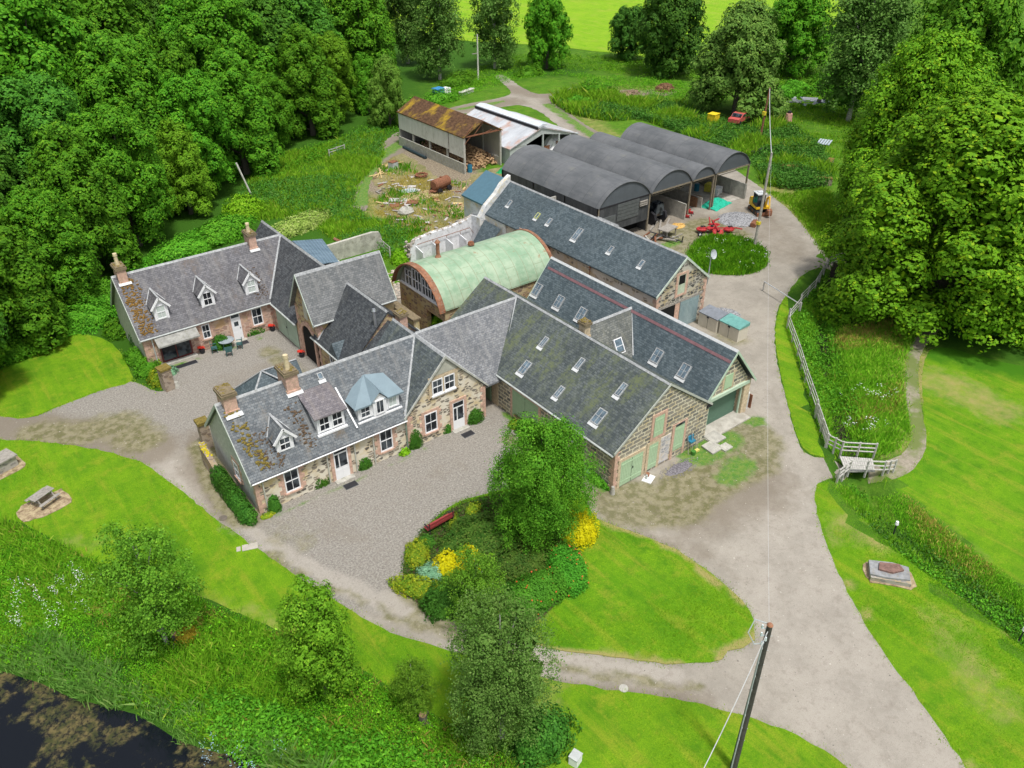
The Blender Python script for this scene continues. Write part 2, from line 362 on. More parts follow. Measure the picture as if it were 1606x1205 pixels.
# ground materials
def grassmat(name, g1, g2, dry, dryamt=.5, dark=(.03, .10, .01), stripes=None, sc=.12):
    n = NT(name, .9, 0, .1); v = n.obj()
    f = n.noise(v, sc*3, 5, .65); c = n.mix(n.step(f, .3, .7), g1, g2)
    c = n.mix(n.math('MULTIPLY', n.step(n.noise(v, 1.1, 6, .75), .45, .65), .6), c, dark); c = n.mix(n.math('MULTIPLY', n.step(n.noise(v, .22, 5, .7), .46, .64), .45), c, dark)
    if stripes is not None:
        c = n.mix(n.math('MULTIPLY', n.step(n.noise(n.map(v, (1.6, .16, 1), (0, 0, 0), (0, 0, stripes)), .8, 4, .6), .42, .62), .45), c, g2)
        c = n.mix(n.math('MULTIPLY', n.step(n.noise(n.map(v, (1.9, .2, 1), (7, 3, 0), (0, 0, stripes)), .6, 5, .65), .5, .68), .55), c, dry)
    c = n.mix(n.math('MULTIPLY', n.step(n.noise(v, sc*5.5, 6, .72), .5, .68), dryamt), c, dry)
    fine = n.noise(v, 14, 4, .8); c = n.mix(n.step(fine, .3, .75), n.mix(.6, c, dark), c); c = n.mix(n.math('MULTIPLY', n.step(n.noise(v, 4.5, 5, .8), .5, .66), .4), c, dark); c = n.mix(n.math('MULTIPLY', n.step(n.noise(v, 7, 4, .8), .58, .7), .3), c, dry)
    a = n.attr('dry'); c = n.mix(n.math('MULTIPLY', n.step(n.math('ADD', a, n.math('MULTIPLY', n.noise(v, .9, 5, .7), .9)), .72, 1.3), .85), c, (.36, .30, .12))
    b = n.attr('wild'); c = n.mix(n.step(n.math('ADD', b, n.math('MULTIPLY', n.noise(v, .7, 5, .7), .9)), .72, 1.15), c, dark)
    e = n.attr('soil'); c = n.mix(n.step(n.math('ADD', e, n.math('MULTIPLY', n.noise(v, 1.2, 6, .75), .9)), .75, 1.15), c, n.mix(n.step(n.noise(v, 5, 5, .8), .35, .65), (.13, .10, .07), (.36, .31, .23)))
    fb = n.math('ADD', fine, n.math('MULTIPLY', n.noise(v, 40, 3, .8), .6))
    MAT[name] = n.done(c, fb, .7, .06); return MAT[name]
LAWN = grassmat('lawn_grass', (.125, .29, .008), (.23, .40, .012), (.38, .38, .035), .55, (.06, .18, .008), stripes=.35)
LAWN2 = grassmat('island_lawn_grass', (.115, .29, .008), (.21, .39, .012), (.37, .36, .04), .55, (.055, .18, .008), stripes=1.9)
ROUGH = grassmat('rough_grass', (.09, .23, .015), (.15, .30, .02), (.28, .27, .07), .4, (.04, .115, .010))
def gravelmat():
    n = NT('gravel', .95, 0, .15); v = n.obj()
    f = n.noise(v, .35, 6, .65); c = n.mix(n.step(f, .3, .7), (.28, .258, .22), (.38, .35, .30))
    c = n.mix(n.math('MULTIPLY', n.step(n.noise(v, .9, 7, .75), .52, .7), .45), c, (.26, .235, .20))
    yard = n.step(n.math('ADD', n.attr('yard'), n.math('MULTIPLY', n.noise(v, .5, 6, .75), .8)), .7, 1.2)
    gy = n.mix(n.step(n.noise(v, 9, 4, .8), .35, .68), (.185, .172, .152), (.37, .352, .315)); c = n.mix(yard, c, gy)
    pale = n.step(n.math('ADD', n.attr('pale'), n.math('MULTIPLY', n.noise(v, .7, 6, .75), .8)), .8, 1.3)
    c = n.mix(n.math('MULTIPLY', pale, .7), c, (.40, .37, .325))
    damp = n.step(n.math('ADD', n.attr('damp'), n.math('MULTIPLY', n.noise(v, .6, 6, .75), .9)), .75, 1.3)
    c = n.mix(n.math('MULTIPLY', damp, .8), c, (.20, .17, .13))
    m = n.step(n.math('ADD', n.attr('moss'), n.math('MULTIPLY', n.noise(v, .8, 7, .78), .95)), .82, 1.25)
    mc = n.mix(n.step(n.noise(v, 1.7, 4, .7), .4, .6), (.13, .13, .045), (.26, .24, .14)); c = n.mix(n.math('MULTIPLY', m, .85), c, mc)
    gr = n.step(n.math('ADD', n.attr('weeds'), n.math('MULTIPLY', n.noise(v, 1.1, 7, .78), .95)), .85, 1.2)
    c = n.mix(gr, c, n.mix(n.step(n.noise(v, 3, 4, .7), .4, .6), (.07, .20, .02), (.15, .24, .04)))
    c = n.mix(n.math('MULTIPLY', n.step(n.noise(n.map(v, (1, 1, 1), (5, 5, 0)), 2.2, 7, .8), .5, .64), .35), c, (.20, .17, .14)); sp = n.noise(v, 30, 3, .9); c = n.mix(n.math('MULTIPLY', n.step(sp, .5, .68), .5), c, (.13, .115, .10)); c = n.mix(n.math('MULTIPLY', n.step(n.noise(v, 11, 4, .85), .54, .7), .35), c, (.16, .145, .125)); c = n.mix(n.math('MULTIPLY', n.step(n.noise(v, 22, 3, .9), .58, .74), .55), c, (.55, .52, .48))
    return n.done(c, n.math('ADD', sp, n.math('MULTIPLY', n.noise(v, 3, 5), .6)), .6, .03)
GRAVEL = gravelmat()
def soilmat(name, a, b, sc=4):
    n = NT(name, .95, 0, .1); v = n.obj(); f = n.noise(v, sc, 6, .75)
    return n.done(n.mix(n.step(f, .35, .65), a, b), f, .6, .05)
SOIL = soilmat('bed_soil', (.055, .04, .025), (.13, .09, .06)); CONCF = soilmat('concrete_floor', (.33, .31, .27), (.50, .48, .43), 1.2)
STRAW = soilmat('dry_straw', (.26, .19, .09), (.52, .43, .24), 3.)
def watermat():
    n = NT('pond_water', .06, 0, .3); v = n.obj()
    a = n.step(n.math('ADD', n.noise(v, .45, 7, .72), n.math('MULTIPLY', n.attr('weed'), .16)), .59, .68); b = n.step(n.noise(v, 5, 4, .7), .4, .56)
    al = n.mix(n.step(n.noise(v, 2.2, 4, .7), .4, .62), (.045, .05, .014), (.13, .105, .04)); k = n.math('MULTIPLY', a, n.math('ADD', n.math('MULTIPLY', b, .7), .25))
    return n.done(n.mix(k, (.006, .008, .012), al), n.noise(v, 3, 3), .08, .02, rough=n.math('ADD', n.math('MULTIPLY', k, .7), .06))
WATER = watermat()

# ---------------------------------------------------------------- the ground
def ground():
    xs = sorted(set([-400, -250, -150, -90, -60, -40]+list(np.arange(-28, 82, .75))+list(np.arange(82, 160, 2.5))+list(range(160, 420, 12))+[450, 600, 900]))
    ys = sorted(set([-300, -150, -80, -40, -20]+list(np.arange(-8, 76, .75))+list(np.arange(76, 170, 2.5))+list(range(172, 420, 12))+[450, 600, 900]))
    gx, gy = np.meshgrid(xs, ys); Z = gz(gx.ravel(), gy.ravel()); nx, ny = len(xs), len(ys)
    V = np.stack([gx.ravel(), gy.ravel(), Z], 1)
    F = [(j*nx+i, j*nx+i+1, (j+1)*nx+i+1, (j+1)*nx+i) for j in range(ny-1) for i in range(nx-1)]
    me = bpy.data.meshes.new('ground'); me.from_pydata(V.tolist(), [], F)
    paint(me, 'dry', [(7, .85, [(560, 300), (640, 330), (720, 330)]), (4, .7, [(1330, 480), (1400, 470), (1420, 600)]), (3, .6, [(1340, 680), (1400, 690)]),
                      (4, .6, [(1210, 300), (1300, 380)]), (3, .55, [(900, 170), (960, 215)]), (5, .5, [(940, 140), (1040, 140)]), (4, .75, [(1040, 370), (1090, 360), (1140, 370)]),
                      (3, .5, [(600, 270), (640, 300)])])
    paint(me, 'wild', [(26, 1.2, [(-100, 560), (60, 470), (200, 350), (380, 200), (500, 100), (620, 80)]), (10, 1., [(1420, 470), (1540, 480), (1606, 500)]), (6, .6, [(1400, 300), (1400, 400)]),
                       (9, .7, [(800, 110), (880, 110)]), (6, .5, [(1050, 190), (1250, 250)]), (14, .9, [(0, 1000), (200, 1080), (450, 1120), (700, 1180)]), (4, .7, [(1250, 480), (1260, 600), (1310, 700)])])
    paint(me, 'soil', [(6.5, .95, [(610, 280), (690, 300), (760, 300)]), (3, .95, [(650, 350), (760, 330)]), (3, .9, [(720, 480), (780, 430)]), (5, .8, [(640, 245), (720, 280)]), (2, 1., [(960, 145), (1045, 145)])])
    o = finish(me, 'ground', ROUGH); tag(o, 'rough green grassland around the farm', None, None, 'structure')
ground()
DRIVE = smooth([(-200, 630), (-60, 650), (0, 649), (45, 656), (100, 634), (160, 612), (205, 599), (250, 615), (275, 600), (240, 570), (330, 545), (437, 500), (520, 440), (640, 440), (760, 330), (790, 285), (890, 240), (1000, 210), (1105, 240), (1180, 285), (1232, 325), (1256, 350), (1279, 378), (1300, 400), (1345, 398), (1345, 411),
                (1300, 415), (1262, 430), (1234, 462), (1219, 490), (1215, 530), (1222, 580), (1236, 640), (1251, 690), (1268, 714), (1292, 719), (1326, 722), (1330, 742), (1292, 754), (1277, 770), (1283, 812), (1300, 862), (1330, 930), (1370, 1000), (1420, 1070), (1470, 1140), (1515, 1205), (1580, 1300),
                (1500, 1380), (1400, 1290), (1330, 1205), (1270, 1165), (1190, 1130), (1120, 1110), (1040, 1092), (950, 1081), (870, 1066), (780, 1042), (690, 1015), (600, 985), (520, 940), (440, 885), (360, 830), (290, 775), (230, 730), (150, 705), (60, 693), (0, 690), (-80, 690), (-220, 700)], jit=.07, step=.45)
sheet('driveway', DRIVE, .008, GRAVEL, .7, label='pale gravel road and yard', paints={
    'yard': [(5.5, 1.1, [(560, 860), (700, 720), (470, 850)]), (5, 1.1, [(640, 800), (780, 700)]), (5, 1.1, [(300, 620), (420, 560), (340, 600)]), (5.5, 1., [(120, 650), (250, 630), (330, 640)]), (4, .9, [(480, 600), (440, 540)]), (2.2, 1.1, [(600, 900), (540, 870)]), (3, 1., [(1130, 680), (1160, 740)])],
    'pale': [(.7, 1.1, [(250, 720), (330, 785), (430, 860), (540, 920), (650, 965), (760, 1010), (900, 1040), (1060, 1060)]), (.6, 1., [(420, 855), (520, 905), (640, 950)]), (7, .7, [(1230, 780), (1290, 980), (1440, 1200)]), (3, .6, [(1220, 600), (1240, 760)])],
    'damp': [(1.5, .5, [(520, 830), (560, 850)]), (1.5, .45, [(650, 760), (720, 730)]), (2, .5, [(350, 600), (420, 580)]), (.4, .42, [(1205, 560), (1225, 700), (1225, 820), (1290, 980), (1420, 1150), (1500, 1250)]), (.4, .42, [(1180, 560), (1195, 700), (1185, 820), (1240, 980), (1360, 1150), (1440, 1250)]), (.5, .5, [(930, 780), (1040, 830), (1120, 870), (1200, 950)]), (.9, 1.2, [(312, 690), (335, 750), (380, 812)]), (2.5, 1., [(0, 668), (60, 676), (160, 690), (230, 705)]), (1.5, .6, [(300, 735), (330, 770)]), (2.0, .9, [(322, 690), (345, 760), (385, 800)]), (4, .8, [(1090, 790), (1180, 760)]), (1, .7, [(1000, 840), (1100, 870)]), (4, .6, [(1180, 330), (1240, 400)]), (1, .8, [(860, 1085), (1100, 1100)]), (4, .7, [(1000, 380), (1060, 350), (1150, 350)]), (6, .9, [(700, 420), (760, 470), (650, 500)])],
    'moss': [(2.2, .85, [(60, 680), (100, 685), (190, 665), (220, 690)]), (2.4, 1.1, [(980, 790), (1060, 790), (1120, 730), (1180, 690)]), (2.2, 1.05, [(1100, 760), (1180, 720)]), (.5, .75, [(420, 870), (520, 925), (640, 975), (780, 1020), (950, 1060), (1100, 1080)]), (2, .5, [(430, 830), (470, 850)]), (.8, .8, [(640, 930), (700, 985)]), (1.4, .9, [(1060, 385), (1130, 375), (1030, 400)]), (2.2, 1.05, [(1050, 372), (1110, 352), (1150, 368)]), (1.2, .95, [(318, 700), (342, 760), (384, 815)]), (2, .7, [(1110, 500), (1150, 530)]), (1.2, .7, [(420, 550), (470, 590), (500, 620)]), (1.0, .8, [(800, 690), (840, 710)]), (.8, .8, [(900, 760), (960, 790)])],
    'weeds': [(.3, .55, [(412, 815), (520, 772), (636, 722), (640, 716), (755, 660)]), (.4, .85, [(790, 645), (860, 700), (960, 782)]), (.35, .7, [(250, 580), (330, 556), (437, 520)]), (1.5, .9, [(1090, 715), (1140, 690)]), (.8, .9, [(1150, 660), (1190, 660)]), (1.2, .8, [(1140, 750), (1170, 730)]), (3, .9, [(700, 470), (760, 440)]), (1, .8, [(1020, 395), (1060, 380)]), (3, .8, [(850, 250), (990, 215), (1100, 240)])]})
LAWN_W = smooth([(-250, 705), (-80, 694), (0, 680), (60, 683), (150, 695), (240, 720), (300, 760), (370, 815), (450, 870), (530, 925), (610, 970), (700, 1002), (790, 1030), (870, 1054), (950, 1069), (1040, 1080), (1120, 1098), (1195, 1118), (1275, 1153), (1345, 1200), (1410, 1290), (1300, 1420), (860, 1420), (840, 1260), (830, 1180), (720, 1140), (640, 1100), (570, 1050), (480, 1010), (400, 972), (300, 930), (170, 890), (80, 845), (0, 812), (-250, 790)], jit=.06)
sheet('mown_lawn', LAWN_W, .004, LAWN, 1., label='mown green lawn below the track', paints={'dry': [(1.2, .45, [(100, 850), (160, 850)]), (1.2, .45, [(300, 940), (360, 955), (450, 985)]), (2, .45, [(850, 1050), (860, 1150)])], 'wild': [(1.5, .6, [(250, 840), (300, 900)])], 'soil': [(.1, .5, [(300, 783), (440, 890)])]})
LAWN_NW = smooth([(-250, 690), (-80, 655), (0, 653), (42, 656), (98, 636), (158, 613), (206, 598), (198, 570), (182, 545), (150, 528), (90, 524), (40, 545), (0, 580), (-120, 620)], jit=.05)
sheet('side_lawn', LAWN_NW, .012, LAWN, 1., label='small lawn left of the rear cottage')
LAWN_I = smooth([(905, 765), (935, 812), (1000, 838), (1060, 863), (1120, 903), (1163, 943), (1182, 975), (1184, 1003), (1165, 1018), (1140, 1022), (1132, 1036), (1062, 1042), (960, 1031), (845, 1014), (760, 990), (690, 965), (650, 940), (634, 895), (650, 850), (700, 800), (760, 775), (850, 760)], jit=.06)
sheet('island_lawn', LAWN_I, .05, LAWN2, .7, label='oval mown lawn enclosed by the drive', thick=.06, paints={'dry': [(1.2, .75, [(850, 900), (830, 960)]), (.5, 1.2, [(1135, 1034), (1145, 1024), (1180, 1008)]), (.25, 1.0, [(940, 816), (1060, 865), (1165, 945)]), (.25, .9, [(1060, 1041), (845, 1014)])]})
BED = smooth([(860, 800), (800, 776), (755, 783), (702, 803), (652, 848), (632, 893), (648, 940), (690, 968), (740, 975), (800, 985), (850, 970), (910, 900), (905, 860)])
sheet('flower_bed', BED, .075, SOIL, 1., label='dark soil of the shrub bed')
LAWN_E = smooth([(1234, 464), (1220, 490), (1216, 530), (1223, 580), (1237, 640), (1252, 688), (1270, 712), (1312, 716), (1300, 680), (1275, 600), (1240, 500)], jit=.03)
sheet('verge', LAWN_E, .016, LAWN, .8, label='mown strip between the road and the stream fence')
LAWN_S = smooth([(1268, 765), (1272, 812), (1288, 862), (1318, 930), (1358, 1000), (1408, 1070), (1458, 1140), (1500, 1205), (1570, 1300), (1700, 1450), (1900, 1380), (1740, 1100), (1660, 1040), (1600, 990), (1500, 915), (1440, 870), (1385, 822), (1330, 770), (1300, 757)], jit=.05)
sheet('roadside_lawn', LAWN_S, .004, LAWN, 1., label='mown lawn right of the road', paints={'dry': [(1.5, .65, [(1320, 820), (1380, 850)]), (.9, .8, [(1490, 900), (1600, 990)]), (2, .5, [(1480, 980), (1560, 1100)]), (.12, 1., [(1290, 830), (1334, 930), (1424, 1070), (1520, 1205)])]})
LAWN_R = smooth([(1432, 700), (1448, 660), (1446, 600), (1452, 560), (1475, 545), (1540, 560), (1606, 575), (1760, 600), (1900, 800), (1900, 1150), (1700, 1050), (1606, 965), (1530, 905), (1460, 850), (1400, 790), (1390, 752), (1430, 735)], jit=.05)
sheet('far_lawn', LAWN_R, .004, LAWN2, 1., label='wide lawn beyond the stream', paints={'dry': [(3, .6, [(1480, 600), (1560, 640)]), (2, .5, [(1420, 800), (1520, 880)])], 'wild': [(3, .8, [(1470, 545), (1606, 575)]), (2.5, .8, [(1400, 800), (1500, 890), (1606, 970)])]})
OVAL = smooth([(1078, 400), (1100, 376), (1140, 374), (1180, 382), (1199, 398), (1199, 418), (1180, 429), (1140, 432), (1100, 425)], jit=.05)
sheet('grass_oval', OVAL, .14, ROUGH, .7, label='overgrown grass oval in the farmyard', thick=.14)
PATH = smooth([(1456, 505), (1440, 520), (1428, 545), (1421, 570), (1420, 610), (1425, 650), (1428, 690), (1412, 715), (1392, 722), (1368, 721), (1366, 748), (1400, 752), (1425, 742), (1446, 718), (1453, 685), (1446, 645), (1441, 600), (1443, 560), (1462, 530), (1480, 512)], jit=.04)
def pathmat():
    n = NT('gravel_path', .95, 0, .1); v = n.obj(); f = n.noise(v, 3, 6, .75)
    c = n.mix(n.step(f, .35, .65), (.24, .21, .16), (.36, .32, .26)); c = n.mix(n.step(n.noise(v, .35, 4, .6), .42, .6), c, (.15, .19, .06)); return n.done(c, f, .5, .03)
sheet('footpath', PATH, .012, pathmat(), .8, label='curving gravel footpath to the footbridge')
TRACKM = soilmat('track_dirt', (.25, .21, .15), (.42, .37, .29), 1.5)
sheet('back_track', smooth([(790, 118), (815, 135), (840, 147), (868, 146), (895, 138), (925, 132), (926, 137), (895, 147), (872, 158), (890, 175), (925, 200), (970, 225), (960, 236), (925, 222), (880, 200), (850, 178), (820, 166), (790, 168), (740, 178), (700, 175), (720, 166), (790, 152), (800, 142), (778, 122)], jit=.12), .02, GRAVEL, 1.2, label='dirt track behind the sheds', paints={'damp': [(4, .8, [(800, 140), (870, 152), (960, 228)]), (4, .8, [(700, 175), (800, 160)])], 'weeds': [(1.1, .9, [(860, 165), (920, 208), (965, 231)]), (1, .85, [(720, 172), (790, 160)])]})
sheet('shed_track', smooth([(640, 200), (600, 225), (575, 255), (560, 290), (555, 330), (575, 330), (580, 290), (600, 258), (640, 235), (660, 225)], jit=.12), .03, GRAVEL, 1., label='rutted track beside the log shed', paints={'damp': [(4, .9, [(640, 215), (575, 270), (560, 320)])], 'weeds': [(1.2, 1., [(640, 218), (590, 250), (565, 320)])]})
sheet('straw_yard', smooth([(592, 262), (615, 238), (640, 245), (690, 280), (728, 290), (740, 275), (800, 262), (812, 285), (790, 330), (745, 340), (700, 352), (690, 368), (660, 350), (640, 345), (606, 340), (590, 322), (612, 306), (585, 288)], jit=.3), .02, grassmat('dry_ground', (.27, .215, .12), (.42, .35, .21), (.50, .41, .24), .5, (.13, .15, .05)), 1., label='straw covered rubble yard', paints={'soil': [(3, .8, [(700, 290), (740, 300)]), (2, .7, [(640, 350)])]})
FIELD = grassmat('pasture', (.22, .40, .018), (.30, .46, .022), (.42, .42, .08), .6, (.12, .30, .01), stripes=.9, sc=.05)
sheet('pasture_field', smooth([(800, 70, 98, 165), (0, 0, 115, 135), (0, 0, 132, 104), (0, 0, 160, 104), (0, 0, 215, 130), (0, 0, 330, 210), (0, 0, 330, 330), (0, 0, 180, 330), (0, 0, 90, 230)], step=4, jit=.3), .05, FIELD, 6, label='bright green pasture beyond the farm')
PW = bpy.data.meshes.new('pond_water'); 
def pond():
    P = smooth([(-400, 1000), (-100, 1010), (0, 1030), (120, 1070), (230, 1100), (330, 1150), (440, 1160), (520, 1260), (500, 1500), (100, 1600), (-400, 1500)], step=2.)
    xs = [p.x for p in P]; n = len(P)
    me = bpy.data.meshes.new('pond_water'); vs = [Vector((p.x, p.y)) for p in P]
    gx, gy = np.meshgrid(np.arange(-40, 30, 1.), np.arange(-10, 60, 1.)); gx = gx.ravel(); gy = gy.ravel(); ok = inpoly(gx, gy, P)
    v, e, f, *_ = delaunay_2d_cdt(vs+[Vector((a, b)) for a, b in zip(gx[ok], gy[ok])], [(i, (i+1) % n) for i in range(n)], [], 1, 1e-4)
    F = []
    for q in f:
        a, b, c = v[q[0]], v[q[1]], v[q[2]]; F.append(tuple(q) if (b-a).x*(c-a).y-(b-a).y*(c-a).x > 0 else tuple(reversed(q)))
    me.from_pydata([(a.x, a.y, -.62) for a in v], [], F); paint(me, 'weed', [(2.2, .8, [(0, 1070), (150, 1125), (280, 1190), (400, 1200)]), (3, .5, [(250, 1200), (120, 1160)])])
    tag(finish(me, 'pond', WATER), 'dark pond with floating weed', None, None, 'structure')
pond()
mb = MB(); L = [p for p in DITCH if p.length < 1e4]
ylim = at(1348, 738).y
for a, b in zip(L[:-1], L[1:]):
    if b.y < ylim: continue
    d = (b-a).normalized(); s = Vector((-d.y, d.x, 0))*(.5 if a.y > 19 else .3)
    mb.add([a-s+Vector((0, 0, -.52)), a+s+Vector((0, 0, -.52)), b+s+Vector((0, 0, -.52)), b-s+Vector((0, 0, -.52))], [(0, 3, 2, 1)])
tag(mb.build('stream', soilmat('stream_bed', (.006, .007, .006), (.035, .03, .02), 2.)), 'narrow dark stream beside the fence', None, None, 'structure')
# ---------------------------------------------------------------- building kit
def frame(axis, p):
    """wall frame: origin, T (along), N (outward). axis '-y','-x','+x','+y', p = plane position"""
    return {'-y': (Vector((0, p, 0)), X1, -Y1), '+y': (Vector((0, p, 0)), X1, Y1), '-x': (Vector((p, 0, 0)), Y1, -X1), '+x': (Vector((p, 0, 0)), Y1, X1)}[axis]
def gable(root, axis, a0, a1, c0, c1, ze, zr, roofm, wallm, og=(.18, .18), oe=.22, th=.12, cap=LEAD, wa=None, cm=None, z0=0, barge=None, gut=(1, 1), wall=True):
    """gabled block: ridge along axis x or y. a = along, c = across"""
    if axis == 'x': P = lambda a, c, z: (a, c, z); A = X1
    else: P = lambda a, c, z: (c, a, z); A = Y1
    m = (c0+c1)/2 if cm is None else cm
    s0 = (zr-ze)/(m-c0); s1 = (zr-ze)/(c1-m); b0, b1 = a0-og[0], a1+og[1]
    mb = MB(); mb.prism([P(b0, *q) for q in ((c0-oe, ze-oe*s0), (m, zr), (c1+oe, ze-oe*s1), (c1+oe, ze-oe*s1-th), (m, zr-th*1.3), (c0-oe, ze-oe*s0-th))], A*(b1-b0))
    r = mb.build('roof', roofm, root)
    if cap:
        mb = MB(); w = .11; mb.prism([P(b0-.01, *q) for q in ((m-w, zr-w*s0+.03), (m, zr+.06), (m+w, zr-w*s1+.03), (m, zr-.03))], A*(b1-b0+.02)); mb.build('ridge_cap', cap, r)
    if wall:
        w0, w1 = wa or (a0, a1)
        mb = MB(); mb.prism([P(w0, *q) for q in ((c0, z0), (c0, ze-.13), (m, zr-.15), (c1, ze-.13), (c1, z0))], A*(w1-w0)); mb.build('wall', wallm, root)
    if barge:
        for e, on in ((b0, 1), (b1, 1)):
            if (e == b0 and og[0] == 0) or (e == b1 and og[1] == 0): continue
            mb = MB(); sg = -1 if e == b0 else 1
            for c, s, k in ((c0-oe, s0, 1), (c1+oe, s1, -1)):
                mb.prism([P(e+sg*.004, *q) for q in ((c, ze-oe*s-.2), (c, ze-oe*s+.02), (m, zr+.02), (m, zr-.2))], A*(sg*.05))
            mb.build('bargeboard', barge, r)
    for k, (c, s, sg) in enumerate(((c0, s0, -1), (c1, s1, 1))):
        if gut[k]:
            mb = MB(); cc = c+sg*(oe+.05); z = ze-oe*s-.07; mb.tube([P(b0, cc, z), P(b1, cc, z)], .065, 6); mb.build('gutter', GREYP, r)
    return r
def strip(mb, p, q, n, w=.16, up=.02, th=.04):
    p, q, n = Vector(p), Vector(q), Vector(n).normalized(); T = (q-p); L = T.length; T = T/L; S = T.cross(n).normalized(); n = S.cross(T)
    mb.fbox(p, T, S, n, 0, L, -w/2, w/2, up-th, up)
def flashing(root, p, q, n, w=.16, mat=LEAD, name='valley_flashing', up=.03):
    mb = MB(); strip(mb, p, q, n, w, up); mb.build(name, mat, root)
def window(root, axis, p, a0, a1, z0, z1, cols=2, rows=2, surround=SAND, fm=WHITE, pane=GLASS, sash=True, name='window', sill=True, fw=.07, label=None):
    O, T, N = frame(axis, p); Zv = Z1
    mb = MB()
    for a, b, c, d in ((a0, a0+fw, z0, z1), (a1-fw, a1, z0, z1), (a0+fw, a1-fw, z1-fw, z1), (a0+fw, a1-fw, z0, z0+fw*1.2)): mb.fbox(O, T, N, Zv, a, b, .0, .06, c, d)
    bw = .026
    for i in range(1, cols):
        x = a0+fw+(a1-a0-2*fw)*i/cols; mb.fbox(O, T, N, Zv, x-bw/2, x+bw/2, .0, .045, z0+fw, z1-fw)
    for j in range(1, rows*2 if sash == 2 else rows):
        z = z0+fw+(z1-z0-2*fw)*j/(rows*2 if sash == 2 else rows); h = .05 if (sash and j == rows//2 or rows == 2) else .026
        mb.fbox(O, T, N, Zv, a0+fw, a1-fw, .0, .05, z-h/2, z+h/2)
    w = mb.build(name, fm, root)
    mb = MB(); mb.fbox(O, T, N, Zv, a0+fw*.6, a1-fw*.6, -.05, .018, z0+fw*.6, z1-fw*.6); mb.build('pane', pane, w)
    if sill: mb = MB(); mb.fbox(O, T, N, Zv, a0-.07, a1+.07, 0, .12, z0-.12, z0-.002); mb.build('sill', WHITE if surround is None else surround, w)
    if surround:
        s = .2; mb = MB()
        for a, b, c, d in ((a0-s, a0-.003, z0-.12, z1+s), (a1+.003, a1+s, z0-.12, z1+s), (a0-.003, a1+.003, z1+.003, z1+s)): mb.fbox(O, T, N, Zv, a, b, -.02, .035, c, d)
        k = 0; z = z0
        while z < z1:
            if k % 2 == 0:
                for a, b in ((a0-s-.16, a0-s), (a1+s, a1+s+.16)): mb.fbox(O, T, N, Zv, a, b, -.02, .033, z, min(z+.3, z1))
            z += .32; k += 1
        mb.build('surround', surround, w)
    if label: w['label'] = label
    return w
def door(root, axis, p, a0, a1, z1, mat=WHITE, surround=SAND, top=.4, glass=True, half=False, name='door', z0=.05, knob=BLACK):
    O, T, N = frame(axis, p)
    mb = MB(); mb.fbox(O, T, N, Z1, a0, a1, 0, .045, z0, z1)
    for a, b in ((a0+.08, (a0+a1)/2-.03), ((a0+a1)/2+.03, a1-.08)): mb.fbox(O, T, N, Z1, a, b, .045, .055, z0+.12, z0+.72)
    d = mb.build(name, mat, root)
    if top: mb = MB(); mb.fbox(O, T, N, Z1, a0+.07, a1-.07, .03, .055, z1-top+.04, z1-.06); mb.build('transom_light', GLASS, d)
    if glass:
        mb = MB(); zt = z1-top-.08; m = (a0+a1)/2
        if half: mb.fbox(O, T, N, Z1, m-.17, m+.17, .03, .06, zt-.62, zt-.25)
        else:
            mb.fbox(O, T, N, Z1, a0+.09, a0+.3, .03, .057, zt-.95, zt); mb.fbox(O, T, N, Z1, a0+.38, a1-.1, .03, .057, zt-.95, zt)
        mb.build('glass_panel', GLASS, d)
    mb = MB(); mb.fbox(O, T, N, Z1, a1-.14, a1-.1, .045, .1, z0+.95, z0+1.05); mb.build('handle', knob, d)
    if surround:
        s = .2; mb = MB()
        for a, b, c, e in ((a0-s, a0, 0, z1+s), (a1, a1+s, 0, z1+s), (a0, a1, z1, z1+s)): mb.fbox(O, T, N, Z1, a, b, -.02, .06, c, e)
        mb.build('surround', surround, d)
    mb = MB(); mb.fbox(O, T, N, Z1, a0-.15, a1+.15, .06, .45, .0, z0+.02); mb.build('doorstep', CONC, d)
    return d
def bigdoor(root, axis, p, a0, a1, z0, z1, mat, planks=.14, surround=SAND, split=True, name='double_door', s=.22):
    O, T, N = frame(axis, p); mb = MB(); a = a0
    while a < a1-.02:
        b = min(a+planks, a1); mb.fbox(O, T, N, Z1, a, b-.012, 0, .05, z0, z1); a = b
    for z in (z0+.25, z1-.3): mb.fbox(O, T, N, Z1, a0+.05, a1-.05, .05, .062, z, z+.1)
    mb.fbox(O, T, N, Z1, a0, a1, -.01, .035, z0, z1)
    d = mb.build(name, mat, root)
    if split: mb = MB(); m = (a0+a1)/2; mb.fbox(O, T, N, Z1, m-.012, m+.012, .05, .056, z0, z1); mb.fbox(O, T, N, Z1, m+.05, m+.1, .062, .1, z0+1., z0+1.14); mb.build('handle', BLACK, d)
    if surround:
        mb = MB()
        for a, b, c, e in ((a0-s, a0, 0, z1+s), (a1, a1+s, 0, z1+s), (a0, a1, z1, z1+s)): mb.fbox(O, T, N, Z1, a, b, -.02, .045, c, e)
        mb.build('surround', surround, d)
    return d
def quoins(root, x, y, sx, sy, h, mat=SAND, name='quoins'):
    """corner stones at wall corner (x,y); sx, sy point outwards"""
    mb = MB(); z = .0; k = 0
    while z < h-.02:
        t = min(z+.31, h); a, b = (.42, .24) if k % 2 else (.24, .42)
        mb.fbox((x+sx*.035, y+sy*.035, 0), X1*-sx, Y1*-sy, Z1, 0, a, 0, b, z+.004, t-.004); z = t; k += 1
    mb.build(name, mat, root)
COPE = plain('chimney_cope', (.20, .16, .10), .95, var=.3, scale=6)
